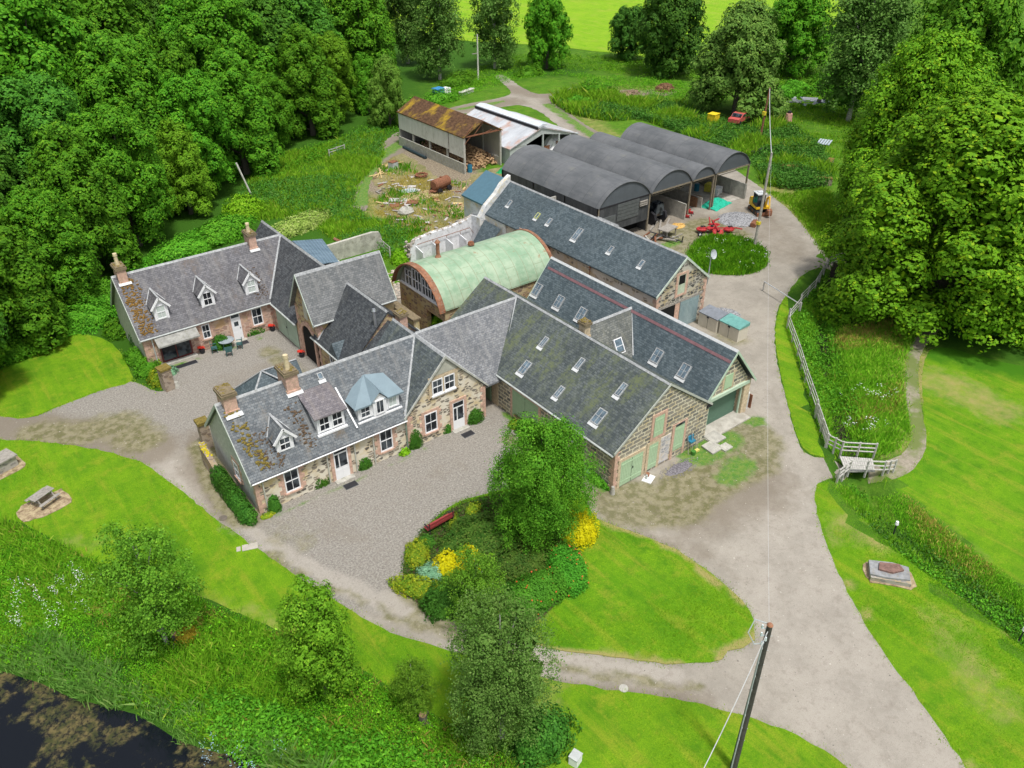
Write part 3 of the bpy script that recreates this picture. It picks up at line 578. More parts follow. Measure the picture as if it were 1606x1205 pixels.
def chimney(root, x0, x1, y0, y1, z0, z1, pots=(), stone=SAND, cap=COPE, moss=True):
    mb = MB(); mb.box(x0, x1, y0, y1, z0, z1-.28); mb.box(x0-.05, x1+.05, y0-.05, y1+.05, z0+.0, z0+.55)
    c = mb.build('chimney', stone, root)
    mb = MB(); mb.box(x0-.09, x1+.09, y0-.09, y1+.09, z1-.28, z1-.1); mb.box(x0-.03, x1+.03, y0-.03, y1+.03, z1-.1, z1); mb.build('cope', cap, c)
    for px_, py_, h in pots:
        mb = MB(); mb.tube([(px_, py_, z1-.02), (px_, py_, z1+h*.75), (px_, py_, z1+h*.78), (px_, py_, z1+h)], [.16, .125, .16, .15], 10); mb.build('chimney_pot', POTM, c)
    if moss:
        mb = MB(); rg = random.Random(int(x0*99))
        for _ in range(34):
            r = rg.uniform(.03, .07); mb.blob((rg.uniform(x0, x1), rg.uniform(y0, y1), z1-.02), (r*1.3, r*1.3, r), 6, 3, rg, .2)
        o = mb.build('moss', MOSSY, c); o['kind'] = 'stuff'
    return c
POTM = plain('clay_pot', (.62, .52, .33), .85, var=.15, scale=6)
def skylight(root, P, nrm, T, w=.62, h=.95, bars=2, fm=LEAD, open_=0.):
    P, nrm, T = Vector(P), Vector(nrm).normalized(), Vector(T); S = nrm.cross(T).normalized()
    if S.z < 0: S = -S
    if open_:
        q = Matrix.Rotation(open_, 3, T); S2 = q @ S; n2 = q @ nrm
        if n2.z < 0: n2 = -n2
        S, nrm = S2, n2
    mb = MB(); f = .06
    for a, b, c, d in ((-w/2, -w/2+f, -h/2, h/2), (w/2-f, w/2, -h/2, h/2), (-w/2+f, w/2-f, h/2-f, h/2), (-w/2+f, w/2-f, -h/2, -h/2+f)): mb.fbox(P, T, S, nrm, a, b, c, d, -.05, .09)
    for i in range(1, bars): x = -w/2+w*i/bars; mb.fbox(P, T, S, nrm, x-.015, x+.015, -h/2+f, h/2-f, .0, .08)
    if h > .8: mb.fbox(P, T, S, nrm, -w/2+f, w/2-f, -.015, .015, .0, .079)
    k = mb.build('skylight', fm, root)
    mb = MB(); mb.fbox(P, T, S, nrm, -w/2+f, w/2-f, -h/2+f, h/2-f, -.04, .055); mb.build('pane', SKYG, k)
    mb = MB(); mb.fbox(P, T, S, nrm, -w/2-.06, w/2+.06, -h/2-.24, -h/2-.002, .012, .03); mb.build('apron', PALELEAD, k)
    return k
PALELEAD = plain('pale_lead', (.60, .62, .63), .5, var=.15, scale=6)
def downpipe(root, x, y, z1, mat=GREYP, z0=0.05):
    mb = MB(); mb.tube([(x, y, z0), (x, y, z1-.15), (x, y+.0, z1)], .045, 6); mb.box(x-.08, x+.08, y-.08, y+.08, z1-.08, z1+.1); mb.build('downpipe', mat, root)
def dormer(root, xc, w, yf, zs, ze, za, slope, ridgem, frontm=WHITE, curtain=False, zwin=None):
    """gabled dormer facing -y; slope(y) gives the z of the main roof"""
    x0, x1 = xc-w/2, xc+w/2; s, o, ybk = slope
    yb = lambda z: (z-o)/s
    mb = MB(); mb.prism([(x0, yf, zs), (x1, yf, zs), (x1, yf, ze), (xc, yf, za-.06), (x0, yf, ze)], Y1*(yb(ze)+.2-yf))
    d = mb.build('dormer', frontm, root)
    k = (za-ze)/(w/2); ov = .16; mb = MB(); L = yb(za)+.1-(yf-.16)
    mb.prism([(xc, yf-.16, za+.02), (x0-ov, yf-.16, ze-ov*k+.02), (x0-ov, yf-.16, ze-ov*k-.05), (xc, yf-.16, za-.06), (x1+ov, yf-.16, ze-ov*k-.05), (x1+ov, yf-.16, ze-ov*k+.02)], Y1*L)
    r = mb.build('dormer_roof', ridgem, d)
    mb = MB(); strip(mb, (xc, yf-.17, za+.03), (xc, yb(za)+.05, za+.03), Z1, .13, .02); mb.build('ridge_cap', LEAD, d)
    mb = MB()
    for sg in (-1, 1): strip(mb, (xc, yf-.17, za-.02), (xc+sg*(w/2+ov+.02), yf-.17, ze-ov*k-.04), -Y1, .15, .03, .05)
    mb.build('bargeboard', WHITE, d)
    mb = MB()   # lead strips where the cheek roofs meet the slates
    for sg in (-1, 1): 
        p = (xc, yb(za), za); zq = ze-ov*k; q = (xc+sg*(w/2+ov), yb(zq), zq); strip(mb, p, q, (0, -s, 1), .1, .04)
    mb.build('valley_flashing', LEAD, d)
    window(d, '-y', yf, x0+.17, x1-.17, zs+.18, ze+.0, 2, 2, None, WHITE, CURT if curtain else GLASS, sill=False)
    return d
def moss_patch(root, x0, x1, slope, z0, z1, n, mat=MOSSY, seed=1, r=(.04, .12), name='moss', dens=None):
    """thick clumps of moss growing on the slates, facing -y slope"""
    s, o, _ = slope; mb = MB(); rg = random.Random(seed)
    for _ in range(n):
        x = rg.uniform(x0, x1); z = rg.uniform(z0, z1); 
        if dens and rg.random() > dens(x, z): continue
        q = rg.uniform(*r); mb.blob((x, (z-o)/s, z), (q*1.4, q*1.3, q*.7), 5, 3, rg, .25)
    o_ = mb.build(name, mat, root); o_['kind'] = 'stuff'; return o_

# ================================================================ front cottage (low cottage row nearest the pond)
fc = thing('cottage', 'long low stone cottage with three white dormers beside the gravel yard', 'cottage', (10.1, 37.05, 0))
sB = ((6.0-2.7)/3.4, 2.7-37.05*(3.3/3.4), 40.45)
gable(fc, 'x', 10.1, 20.16, 37.05, 43.85, 2.7, 6.0, S_FRONT, ST_FRONT, og=(.22, 0), wa=(10.1, 20.3), gut=(0, 1))
gable(fc, 'x', 20.16, 23.3, 37.25, 43.65, 2.894, 6.0, S_FRONT, ST_FRONT, og=(0, 0), oe=.0, wall=False, gut=(0, 0), cap=LEAD)
mb = MB(); mb.tube([(9.9, 36.76, 2.43), (20.15, 36.76, 2.43)], .045, 6); mb.build('gutter', WHITE, fc)
mb = MB()
for y, z, y2, z2 in ((36.83, 2.49, 40.45, 6.0), (44.07, 2.49, 40.45, 6.0)): mb.prism([(9.87, y, z-.2), (9.87, y, z+.04), (9.87, y2, z2+.04), (9.87, y2, z2-.2)], (-.05, 0, 0))
mb.build('bargeboard', plain('grey_board', (.42, .46, .42), .7), fc)
mb = MB(); mb.box(10.07, 10.1, 37.06, 43.84, .0, 2.55); mb.prism([(10.07, 37.06, 2.55), (10.07, 43.84, 2.55), (10.07, 40.45, 5.83)], (.03, 0, 0)); mb.build('harled_gable', plain('grey_render', (.46, .46, .43), .95, var=.2, scale=4), fc)
gable(fc, 'y', 37.0, 43.1, 20.2, 26.35, 2.7, 6.0, slate('slate_wing', (.06, .075, .085), (.14, .165, .175), (.19, .21, .15), .45, .3), ST_FRONT, og=(.12, .12), gut=(0, 0), wa=(36.97, 43.0))
mb = MB()
for sg, x in ((-1, 20.0), (1, 26.55)): mb.prism([(x, 36.88, 2.46), (x, 36.88, 2.6), (23.275, 36.88, 6.06), (23.275, 36.88, 5.86)], (0, -.07, 0))
mb.build('skew_stones', plain('skew', (.46, .47, .43), .85, dirt=(.36, .34, .26)), fc)
for z, q in ((23.275, 0),):
    flashing(fc, (20.15, 37.0, 2.66), (23.27, 40.45, 6.0), (-.4, -.4, 1), .15)
quoins(fc, 10.1, 37.05, -1, -1, 2.55); quoins(fc, 20.25, 36.97, -1, -1, 2.6); quoins(fc, 26.35, 36.97, 1, -1, 2.55)
WY = 37.05
window(fc, '-y', WY, 11.82, 12.75, .68, 2.22); window(fc, '-y', WY, 18.22, 19.12, .68, 2.28)
window(fc, '-y', 36.97, 21.5, 22.45, .7, 2.2)
window(fc, '-y', 36.97, 22.22, 23.02, 3.4, 4.5, surround=None); window(fc, '-y', 36.97, 23.14, 23.95, 3.4, 4.5, surround=None)
mb = MB()
for a, b, c, d in ((21.98, 22.2, 3.15, 4.75), (23.97, 24.2, 3.15, 4.75), (22.2, 23.97, 4.52, 4.75), (21.9, 24.3, 3.12, 3.26), (23.02, 23.14, 3.26, 4.52)): mb.fbox((0, 36.97, 0), X1, -Y1, Z1, a, b, -.02, .04, c, d)
mb.build('upper_surround', SANDY, fc)
mb = MB(); mb.prism([(22.2, 36.955, 4.78), (24.35, 36.955, 4.78), (23.275, 36.955, 5.75)], (0, -.02, 0)); mb.build('gable_render', plain('pale_render', (.45, .45, .38), .9, var=.15), fc)
door(fc, '-y', WY, 15.02, 15.98, 2.38); door(fc, '-y', 36.97, 23.68, 24.6, 2.2)
mb = MB(); mb.box(10.075, 10.09, 39.6, 40.2, 1.0, 2.2); g = window(fc, '-x', 10.07, 39.4, 40.2, .9, 2.1)
for x in (10.55, 14.6, 16.45, 17.75): downpipe(fc, x, 36.95, 2.4, plain('cream_pipe', (.5, .5, .45), .6))
downpipe(fc, 20.1, 36.9, 2.5, plain('green_pipe', (.18, .25, .2), .6))
dormer(fc, 12.47, 1.05, 37.6, 3.1, 4.2, 4.85, sB, S_FRONT)
# double window dormer with a slated lean-to roof
mb = MB(); mb.prism([(14.6, 37.72, 3.25), (14.6, 37.72, 4.48), (14.6, 39.1, 4.75), (14.6, 39.3, 4.86)], (1.8, 0, 0)); d2 = mb.build('dormer', WHITE, fc)
mb = MB(); mb.prism([(14.42, 37.5, 4.47), (14.42, 37.5, 4.55), (14.42, 39.72, 5.31), (14.42, 39.72, 5.2)], (2.15, 0, 0)); mb.build('dormer_roof', slate('slate_brown', (.13, .12, .135), (.22, .205, .22), (.25, .22, .2), .4, .4), d2)
window(d2, '-y', 37.72, 14.72, 15.42, 3.42, 4.42, 2, 2, None, sill=False); window(d2, '-y', 37.72, 15.56, 16.28, 3.42, 4.42, 2, 2, None, sill=False)
mb = MB(); mb.box(14.52, 16.48, 37.52, 37.72, 3.2, 3.32); mb.build('sill', WHITE, d2)
# wide dormer with a blue metal hipped roof and a small middle gablet
METB = plain('blue_metal_sheet', (.20, .27, .31), .5, .0, var=.08, scale=1.2)
mb = MB(); mb.box(17.25, 20.15, 37.6, 39.0, 3.12, 4.22); mb.prism([(18.25, 37.45, 3.2), (19.15, 37.45, 3.2), (19.15, 37.45, 4.3), (18.7, 37.45, 4.78), (18.25, 37.45, 4.3)], (0, .6, 0)); d3 = mb.build('dormer', WHITE, fc)
mb = MB(); e = 4.24; A_ = [(16.98, 37.4, e), (18.12, 37.4, e), (18.7, 37.3, 4.9), (19.28, 37.4, e), (20.42, 37.4, e), (20.42, 38.98, e+.03), (19.95, 39.0, 5.02), (18.7, 39.25, 5.22), (16.98, 39.0, e+.03), (18.12, 37.33, 4.33), (19.28, 37.33, 4.33)]
mb.add(A_, [(0, 1, 7, 8), (1, 2, 7), (2, 3, 7), (3, 4, 6, 7), (4, 5, 6), (8, 7, 6, 5), (0, 8, 5, 4, 3, 1)]); mb.box(16.98, 18.13, 37.39, 37.46, e-.1, e); mb.box(19.27, 20.42, 37.39, 37.46, e-.1, e)
mb.build('dormer_roof', METB, d3)
window(d3, '-y', 37.6, 17.4, 18.1, 3.3, 4.12, 2, 2, None, sill=False); window(d3, '-y', 37.45, 18.4, 19.0, 3.28, 4.3, 2, 1, None, sill=False, sash=False); window(d3, '-y', 37.6, 19.35, 20.0, 3.3, 4.12, 2, 1, None, sill=False, pane=CURT)
mb = MB(); mb.box(17.15, 20.25, 37.42, 37.62, 3.06, 3.16); mb.build('sill', WHITE, d3)
flashing(fc, (16.75, 39.3, 5.0), (16.95, 37.3, 3.0), (0, -1, 1), .1, WHITE, 'roof_pipe', .06)
chimney(fc, 10.22, 10.98, 39.95, 41.1, 5.0, 6.75); chimney(fc, 13.95, 14.72, 39.8, 41.05, 5.0, 6.85, [(14.33, 40.2, .95)])
for x0, x1 in ((10.1, 11.1), (13.85, 14.85)): mb = MB(); mb.fbox((0, 39.78, 5.36), X1, -Y1, Vector((0, .7, .7)), x0, x1, -.02, .14, -.12, .08); mb.build('chimney_flashing', PALELEAD, fc)
moss_patch(fc, 10.1, 11.6, sB, 2.8, 5.6, 260, seed=5, dens=lambda x, z: max(0, 1-abs(x-10.4-(5.6-z)*.25)/.55)); moss_patch(fc, 13.3, 14.6, sB, 2.9, 5.0, 210, MOSSB, 6, (.03, .09), dens=lambda x, z: max(0, 1-abs(x-13.75-(5-z)*.1)/.5)); moss_patch(fc, 10.9, 12.3, sB, 2.7, 4.4, 120, MOSSB, 7, (.03, .07))
skylight(fc, (16.21, 40.07, 5.66), (0, -sB[0], 1), X1, .35, .45, 1)
# low hipped outshoot at the back
mb = MB(); mb.box(12.9, 16.6, 43.8, 46.9, 0, 2.25); mb.build('outshoot_wall', ST_FRONT, fc)
mb = MB(); mb.add([(12.6, 43.6, 2.2), (12.6, 47.2, 2.2), (16.9, 47.2, 2.2), (16.9, 43.6, 2.2), (14.45, 45.4, 4.05), (16.9, 45.4, 4.05), (14.45, 43.0, 4.05)], [(0, 4, 1), (1, 4, 5, 2), (0, 3, 5, 4), (0, 1, 2, 3), (2, 5, 3)])
ro = mb.build('outshoot_roof', S_BLUE, fc)
for p, q in (((14.45, 45.4, 4.08), (16.9, 45.4, 4.08)), ((14.45, 45.4, 4.08), (12.6, 43.9, 2.3)), ((14.45, 45.4, 4.08), (12.6, 47.2, 2.25)), ((14.45, 45.4, 4.08), (16.2, 43.7, 2.9))): flashing(ro, p, q, (0, 0, 1), .12, LEAD, 'ridge_cap')

# ================================================================ coach barn: link roof over the pend + long barn with green doors
cb = thing('stone_barn', 'slate roofed barn of squared stone with pale green doors behind the island tree', 'barn', (27.8, 25.85, 0))
gable(cb, 'x', 26.42, 31.95, 37.1, 44.1, 2.7, 6.02, S_LINK, ST_FRONT, og=(0, 0), wall=False, gut=(0, 1))
mb = MB(); mb.box(26.42, 27.8, 37.12, 37.4, 2.25, 2.62); mb.build('lintel', SANDY, cb)
mb = MB(); mb.box(23.3, 27.8, 43.7, 44.0, 0, 2.5); mb.build('back_wall', ST_FRONT, cb)
mb = MB(); mb.box(27.74, 27.79, 38.2, 42.5, .05, 2.2); mb.build('pend_door', SAGE, cb)
r_ = gable(cb, 'x', 23.42, 26.42, 37.3, 43.9, 2.86, 6.0, S_LINK, ST_FRONT, og=(0, 0), oe=.05, wall=False, gut=(0, 0))
sC = (3.1/4.15)
gable(cb, 'y', 25.9, 44.4, 27.8, 36.1, 3.0, 6.1, S_GREEN, ST_BARN, og=(.06, .1), gut=(1, 0))
mb = MB(); mb.box(27.76, 27.8, 37.4, 38.1, 0, 2.6); mb.build('pend_jamb', SANDY, cb)
flashing(cb, (27.95, 37.0, 2.98), (31.95, 40.6, 6.08), (-.4, -.4, 1), .17)
flashing(cb, (26.4, 37.0, 2.68), (23.3, 40.55, 6.02), (.4, -.4, 1), .15)
mb = MB()
for x in (27.6, 36.3): mb.prism([(x, 25.83, 2.8), (x, 25.83, 2.98), (31.95, 25.83, 6.18), (31.95, 25.83, 6.02)], (0, -.05, 0))
mb.build('skew_stones', plain('skew2', (.42, .44, .40), .85), cb)
quoins(cb, 27.8, 25.9, -1, -1, 2.85)
bigdoor(cb, '-x', 27.8, 33.0, 35.75, .1, 2.35, SAGE); bigdoor(cb, '-y', 25.9, 28.32, 30.2, .1, 1.95, PALEG2 if 'PALEG2' in globals() else plain('light_sage_paint', (.40, .55, .36), .6, var=.07), surround=SANDY)
LS = MAT['light_sage_paint']
bigdoor(cb, '-y', 25.9, 30.72, 31.5, .2, 2.1, LS, split=False, name='plank_door', surround=SANDY); bigdoor(cb, '-y', 25.9, 32.95, 33.85, .62, 2.5, LS, split=False, name='plank_door', surround=SAND)
mb = MB(); mb.fbox((0, 25.9, 0), X1, -Y1, Z1, 33.0, 33.8, .0, .07, 2.5, 2.66); mb.build('transom_light', GLASS, cb)
mb = MB(); mb.fbox((0, 25.9, 0), X1, -Y1, Z1, 31.72, 32.6, -.01, .04, .2, 2.2); mb.build('whitewashed_panel', rubble('limewash', (.60, .58, .58), [(.36, .36, .38), (.5, .5, .52)], 3, 5, .5, .06, .1), cb)
bigdoor(cb, '-y', 25.9, 30.95, 31.8, 2.6, 4.05, LS, split=False, name='hatch', surround=None); mb = MB(); [mb.fbox((0, 25.9, 0), X1, -Y1, Z1, a, b, -.01, .04, c, d) for a, b, c, d in ((30.72, 30.93, 2.35, 4.3), (31.82, 32.05, 2.35, 4.3), (30.93, 31.82, 4.07, 4.3), (30.93, 31.82, 2.35, 2.58))]; mb.build('hatch_surround', SAND, cb)
window(cb, '-x', 27.8, 29.0, 29.85, 1.5, 2.45, 2, 2)
for p, w, h in (((28.74, 35.61, 3.7), .62, 1.0), ((30.46, 35.74, 4.99), .4, .8), ((30.5, 32.17, 5.02), .4, .8), ((28.67, 32.0, 3.65), .42, .85), ((30.47, 28.36, 4.99), .42, .95), ((28.75, 28.39, 3.71), .68, 1.05)):
    skylight(cb, p, (-sC, 0, 1), Y1, w, h)
chimney(cb, 32.4, 32.9, 33.9, 34.5, 5.0, 6.6, stone=SANDY)
mb = MB(); mb.box(35.85, 36.35, 25.8, 44, 2.75, 2.9); mb.build('valley_gutter', BLACK, cb)
mb = MB(); mb.fbox((0, 44.45, 0), X1, Y1, Z1, 27.9, 36, 0, .03, 0, 2.9); mb.build('end_render', SANDY, cb)
mb = MB(); mb.cyl((27.62, 25.7), .16, 0, .55, 10, .1); mb.build('guard_stone', CONC, cb)

# ================================================================ workshop barn (right of the coach barn)
wb = thing('workshop', 'slate roofed workshop with dark green garage door under a timber gable', 'barn', (36.1, 26.4, 0))
PINK = plain('pink_flashing', (.19, .10, .11), .7, var=.2, scale=5)
gable(wb, 'y', 26.9, 44.5, 36.25, 40.95, 3.0, 5.85, S_BLUE, ST_BARN, og=(.75, .15), gut=(0, 1), barge=PALEG, cap=PALELEAD)
flashing(wb, (38.05, 26.2, 5.18), (38.05, 44.4, 5.18), (-2.8, 0, 2.4), .2, PINK, 'lead_band', .03)
for y in (44.18, 41.51, 38.96, 31.23, 28.79): skylight(wb, (36.8, y, 3.72), (-2.85, 0, 2.35), Y1, .72, 1.0)
for x0, x1 in ((36.1, 36.5), (40.35, 40.95)): mb = MB(); mb.box(x0, x1, 26.35, 26.9, 0, 2.78); mb.build('pier', SANDY, wb)
mb = MB(); mb.prism([(36.5, 26.42, 2.75), (40.35, 26.42, 2.75), (40.7, 26.42, 2.85), (38.6, 26.42, 5.5), (36.45, 26.42, 2.9)], (0, .48, 0)); mb.build('gable_wall', ST_BARN, wb)
mb = MB(); mb.box(36.3, 40.75, 26.28, 26.42, 2.52, 2.76); mb.box(36.5, 36.62, 26.5, 26.6, 0, 2.52); mb.box(36.85, 36.97, 26.5, 26.6, 0, 2.52); mb.box(40.2, 40.32, 26.5, 26.6, 0, 2.52); mb.build('lintel', PALEG, wb)
bigdoor(wb, '-y', 26.88, 36.97, 40.2, .12, 2.5, DGREEN, planks=4, surround=None, split=False, name='garage_door'); bigdoor(wb, '-y', 26.88, 36.62, 36.86, .12, 2.5, SAGE, surround=None, split=False, name='side_panel')
mb = MB(); mb.fbox((0, 26.42, 0), X1, -Y1, Z1, 38.05, 38.85, 0, .05, 2.95, 4.0); mb.build('hatch', LS, wb); mb = MB(); [mb.fbox((0, 26.42, 0), X1, -Y1, Z1, a, b, 0, .03, 2.8, 4.15) for a, b in ((37.85, 38.05), (38.85, 39.05))]; mb.build('hatch_surround', SANDY, wb)
mb = MB(); mb.box(36.2, 40.6, 25.6, 26.88, .0, .11); mb.build('concrete_apron', CONCF, wb)
# cross roof between the two barns
gable(wb, 'x', 33.2, 38.3, 33.0, 37.6, 3.0, 5.35, slate('slate_cross', (.09, .10, .095), (.17, .18, .17), (.22, .22, .17), .5, .4), ST_BARN, og=(0, 0), gut=(0, 0), wall=False)
flashing(wb, (36.35, 33.0, 3.1), (38.25, 35.25, 5.35), (-.3, -.3, 1), .14); skylight(wb, (35.57, 33.72, 3.8), (0, -1.02, 1), X1, .75, 1.1, 1, WHITE, .25)

# ================================================================ long barn
lb = thing('long_barn', 'long grey slate barn with a hayloft hatch and blue plank door in its gable', 'barn', (43.2, 37.3, 0))
gable(lb, 'y', 37.4, 59.7, 43.25, 49.05, 4.0, 6.4, S_BLUE, ST_LONG, og=(.1, 0), gut=(0, 1), barge=plain('pale_sage_board', (.52, .60, .52), .6), wa=(37.43, 59.6))
mb = MB(); mb.prism([(43.25, 37.4, 0), (43.25, 37.4, 3.87), (46.15, 37.4, 6.25), (49.05, 37.4, 3.87), (49.05, 37.4, 0)], (0, .05, 0)); mb.build('gable_wall', ST_LGAB, lb)
for y in (57.77, 53.65, 51.94, 48.19, 44.04, 40.49):
    skylight(lb, (44.55, y, 5.1), (-2.4, 0, 2.95), Y1, .6 if y in (48.19,) else .38, 1.2 if y == 48.19 else .62, 1 if y != 48.19 else 2, fm=plain('yellowed_sheet', (.45, .48, .2)) if y == 53.65 else LEAD)
mb = MB(); mb.fbox((0, 37.4, 0), X1, -Y1, Z1, 43.5, 48.75, 0, .05, 2.45, 2.65); mb.build('lintel', WOOD, lb)
mb = MB(); mb.fbox((0, 37.4, 0), X1, -Y1, Z1, 43.9, 45.5, .0, .02, 0, 2.45); mb.build('doorway_shade', plain('painted_shade', (.008, .008, .008), .9), lb)  # near-black panel on the wall, painting the unlit depth of the doorway
BLUED = corr('blue_planks', (.22, .31, .33), (.33, .42, .43), .16, depth=.01)
bigdoor(lb, '-y', 37.4, 46.1, 48.35, .05, 2.44, BLUED, planks=.16, surround=None, split=False, name='plank_door')
mb = MB(); mb.fbox((0, 37.4, 0), X1, -Y1, Z1, 45.5, 46.05, 0, .04, 0, 2.45); mb.build('brick_pier', SAND, lb)
mb = MB(); mb.fbox((0, 37.4, 0), X1, -Y1, Z1, 45.55, 46.4, .0, .03, 3.25, 4.9); h_ = mb.build('hayloft_door', plain('hayloft_paint', (.46, .52, .40), .7), lb)
mb = MB(); mb.fbox((0, 37.4, 0), X1, -Y1, Z1, 45.63, 46.32, .0, .04, 4.1, 4.85); mb.build('opening_shade', MAT['painted_shade'], h_)  # black panel on the hatch, shade of the loft painted in
mb = MB(); [mb.fbox((0, 37.4, 0), X1, -Y1, Z1, a, b, 0, .045, c, d) for a, b, c, d in ((45.3, 45.55, 3.0, 5.1), (46.4, 46.68, 3.0, 5.1), (45.55, 46.4, 4.9, 5.1), (45.55, 46.4, 3.05, 3.25))]; mb.build('surround', SAND, h_)
quoins(lb, 43.25, 37.4, -1, -1, 3.8, SAND); quoins(lb, 49.05, 37.4, 1, -1, 3.8, SAND)
for y, z in ((54.07, 3.2), (50.6, 3.0)):
    mb = MB(); mb.fbox((43.25, 0, 0), Y1, -X1, Z1, y-.35, y+.35, -.01, .02, z-.1, z+.65); w_ = mb.build('window', plain('brick_blocking', (.24, .12, .08), .9), lb)
    mb = MB(); [mb.fbox((43.25, 0, 0), Y1, -X1, Z1, a, b, -.01, .05, c, d) for a, b, c, d in ((y-.55, y-.35, z-.3, z+.8), (y+.35, y+.55, z-.3, z+.8), (y-.35, y+.35, z+.65, z+.8), (y-.35, y+.35, z-.3, z-.1))]; mb.build('surround', SAND, w_)
window(lb, '-x', 43.25, 50.2, 51.0, 1.2, 2.3, 2, 2)
downpipe(lb, 43.1, 44.9, 3.6, RUST)
# far end with blue metal roof
mb = MB(); mb.prism([(43.1, 60.3, 4.6), (46.15, 60.3, 6.45), (49.3, 60.3, 3.85), (49.3, 60.3, 3.7), (46.15, 60.3, 6.3), (43.1, 60.3, 4.45)], (0, 3.4, 0)); mb.build('metal_roof', plain('slate_blue_metal', (.10, .20, .26), .4, .2, var=.08), lb)
mb = MB(); mb.prism([(43.3, 60.4, 0), (43.3, 60.4, 4.45), (46.15, 60.4, 6.2), (49.0, 60.4, 3.7), (49.0, 60.4, 0)], (0, 3.2, 0)); mb.box(43.05, 43.24, 56.6, 60.5, 0, 3.75); mb.build('end_wall', ST_WHITE, lb)
mb = MB(); mb.prism([(42.4, 59.72, 2.7), (42.4, 59.72, 3.5), (43.2, 59.72, 4.6), (44.4, 59.72, 5.5), (45.1, 59.72, 6.3), (46.15, 59.72, 6.95), (46.15, 59.72, 4.5)], (0, .5, 0)); mb.build('broken_gable', ST_WHITE, lb)

# ================================================================ rear cottage
rc = thing('cottage', 'rear pink stone cottage with three white dormers and a stone porch canopy, wood behind it', 'cottage', (10.1, 57.6, 0))
sA = ((6.3-2.75)/3.5, 2.75-57.6*(3.55/3.5), 61.1)
gable(rc, 'x', 10.1, 23.2, 57.6, 64.6, 2.75, 6.3, S_REAR, ST_PINK, og=(.22, 0), gut=(1, 1), wa=(10.1, 20.3))
mb = MB(); mb.box(10.07, 10.1, 57.62, 64.58, 0, 2.6); mb.prism([(10.07, 57.62, 2.6), (10.07, 64.58, 2.6), (10.07, 61.1, 6.1)], (.03, 0, 0)); mb.build('harled_gable', MAT['grey_render'], rc)
mb = MB()
for y in (57.38, 64.82): mb.prism([(9.87, y, 2.3), (9.87, y, 2.56), (9.87, 61.1, 6.34), (9.87, 61.1, 6.1)], (-.05, 0, 0))
mb.build('bargeboard', MAT['grey_board'], rc)
gable(rc, 'y', 52.8, 64.8, 20.25, 26.2, 2.75, 6.3, slate('slate_wing_rear', (.045, .05, .058), (.10, .11, .12), (.15, .15, .15), .4, .3), ST_PINK, og=(0, .15), gut=(1, 1))
flashing(rc, (20.1, 57.5, 2.7), (23.2, 61.1, 6.3), (-.4, -.4, 1), .14)
AY = 57.6
window(rc, '-y', AY, 14.4, 15.02, .98, 2.2); window(rc, '-y', AY, 18.42, 19.26, .82, 2.3); door(rc, '-y', AY, 16.7, 17.46, 2.38, half=True, surround=SAND)
quoins(rc, 10.1, 57.6, -1, -1, 2.6)
mb = MB(); mb.box(13.93, 16.28, 57.5, 57.6, 2.44, 2.6); mb.build('fascia', plain('red_fascia', (.30, .08, .05), .7), rc)
mb = MB(); mb.add([(10.85, 57.6, 2.5), (13.95, 57.6, 2.5), (13.95, 56.6, 1.95), (10.85, 56.6, 1.95), (10.85, 57.6, 2.38), (13.95, 57.6, 2.38), (13.95, 56.6, 1.83), (10.85, 56.6, 1.83)], [(0, 3, 2, 1), (4, 5, 6, 7), (3, 7, 6, 2), (0, 4, 7, 3), (1, 2, 6, 5)]); mb.build('porch_canopy', plain('canopy_stone', (.30, .30, .28), .95, var=.3, scale=3, dirt=(.2, .2, .15)), rc)
mb = MB(); [mb.box(a, b, 57.5, 57.6, .15, 1.95) for a, b in ((11.1, 11.2), (12.2, 12.28), (13.3, 13.4))]; mb.box(11.2, 13.3, 57.5, 57.6, 1.75, 1.9); mb.box(11.2, 13.3, 57.5, 57.6, .12, .22); b_ = mb.build('bay_window', plain('maroon_frame', (.12, .03, .03), .6), rc)
mb = MB(); mb.box(11.2, 13.3, 57.55, 57.59, .2, 1.76); mb.build('pane', GLASS, b_); mb = MB(); mb.box(10.9, 13.6, 57.1, 57.6, 0, .1); mb.build('threshold', CONC, rc)
for x in (11.99, 15.5, 19.02): dormer(rc, x, 1.05, 58.15, 3.2, 4.5, 5.15, sA, S_REAR, curtain=(x != 15.5))
chimney(rc, 10.2, 10.85, 60.6, 61.7, 5.3, 7.1, [(10.5, 61.1, .9)]); chimney(rc, 20.35, 20.95, 60.65, 61.7, 5.4, 7.2, [(20.6, 61.1, .7)])
for x0, x1 in ((10.1, 11.0), (20.25, 21.05)): mb = MB(); mb.fbox((0, 60.6, 5.78), X1, -Y1, Vector((0, .7, .7)), x0, x1, -.02, .14, -.12, .08); mb.build('chimney_flashing', PALELEAD, rc)
moss_patch(rc, 10.1, 11.5, sA, 2.75, 6.0, 420, plain('moss_rust', (.20, .12, .035), 1, var=.5, scale=8), 9, (.035, .1), dens=lambda x, z: max(0, 1.3-abs(x-10.55)/.7)); moss_patch(rc, 19, 20.2, sA, 2.8, 4.8, 110, MOSSB, 10, (.03, .06))
bigdoor(rc, '-x', 20.25, 53.1, 57.0, .1, 2.45, plain('pale_sage_garage', (.36, .46, .36), .6, var=.12, scale=1), surround=None, name='garage_door')
downpipe(rc, 10.7, 57.48, 2.4); 

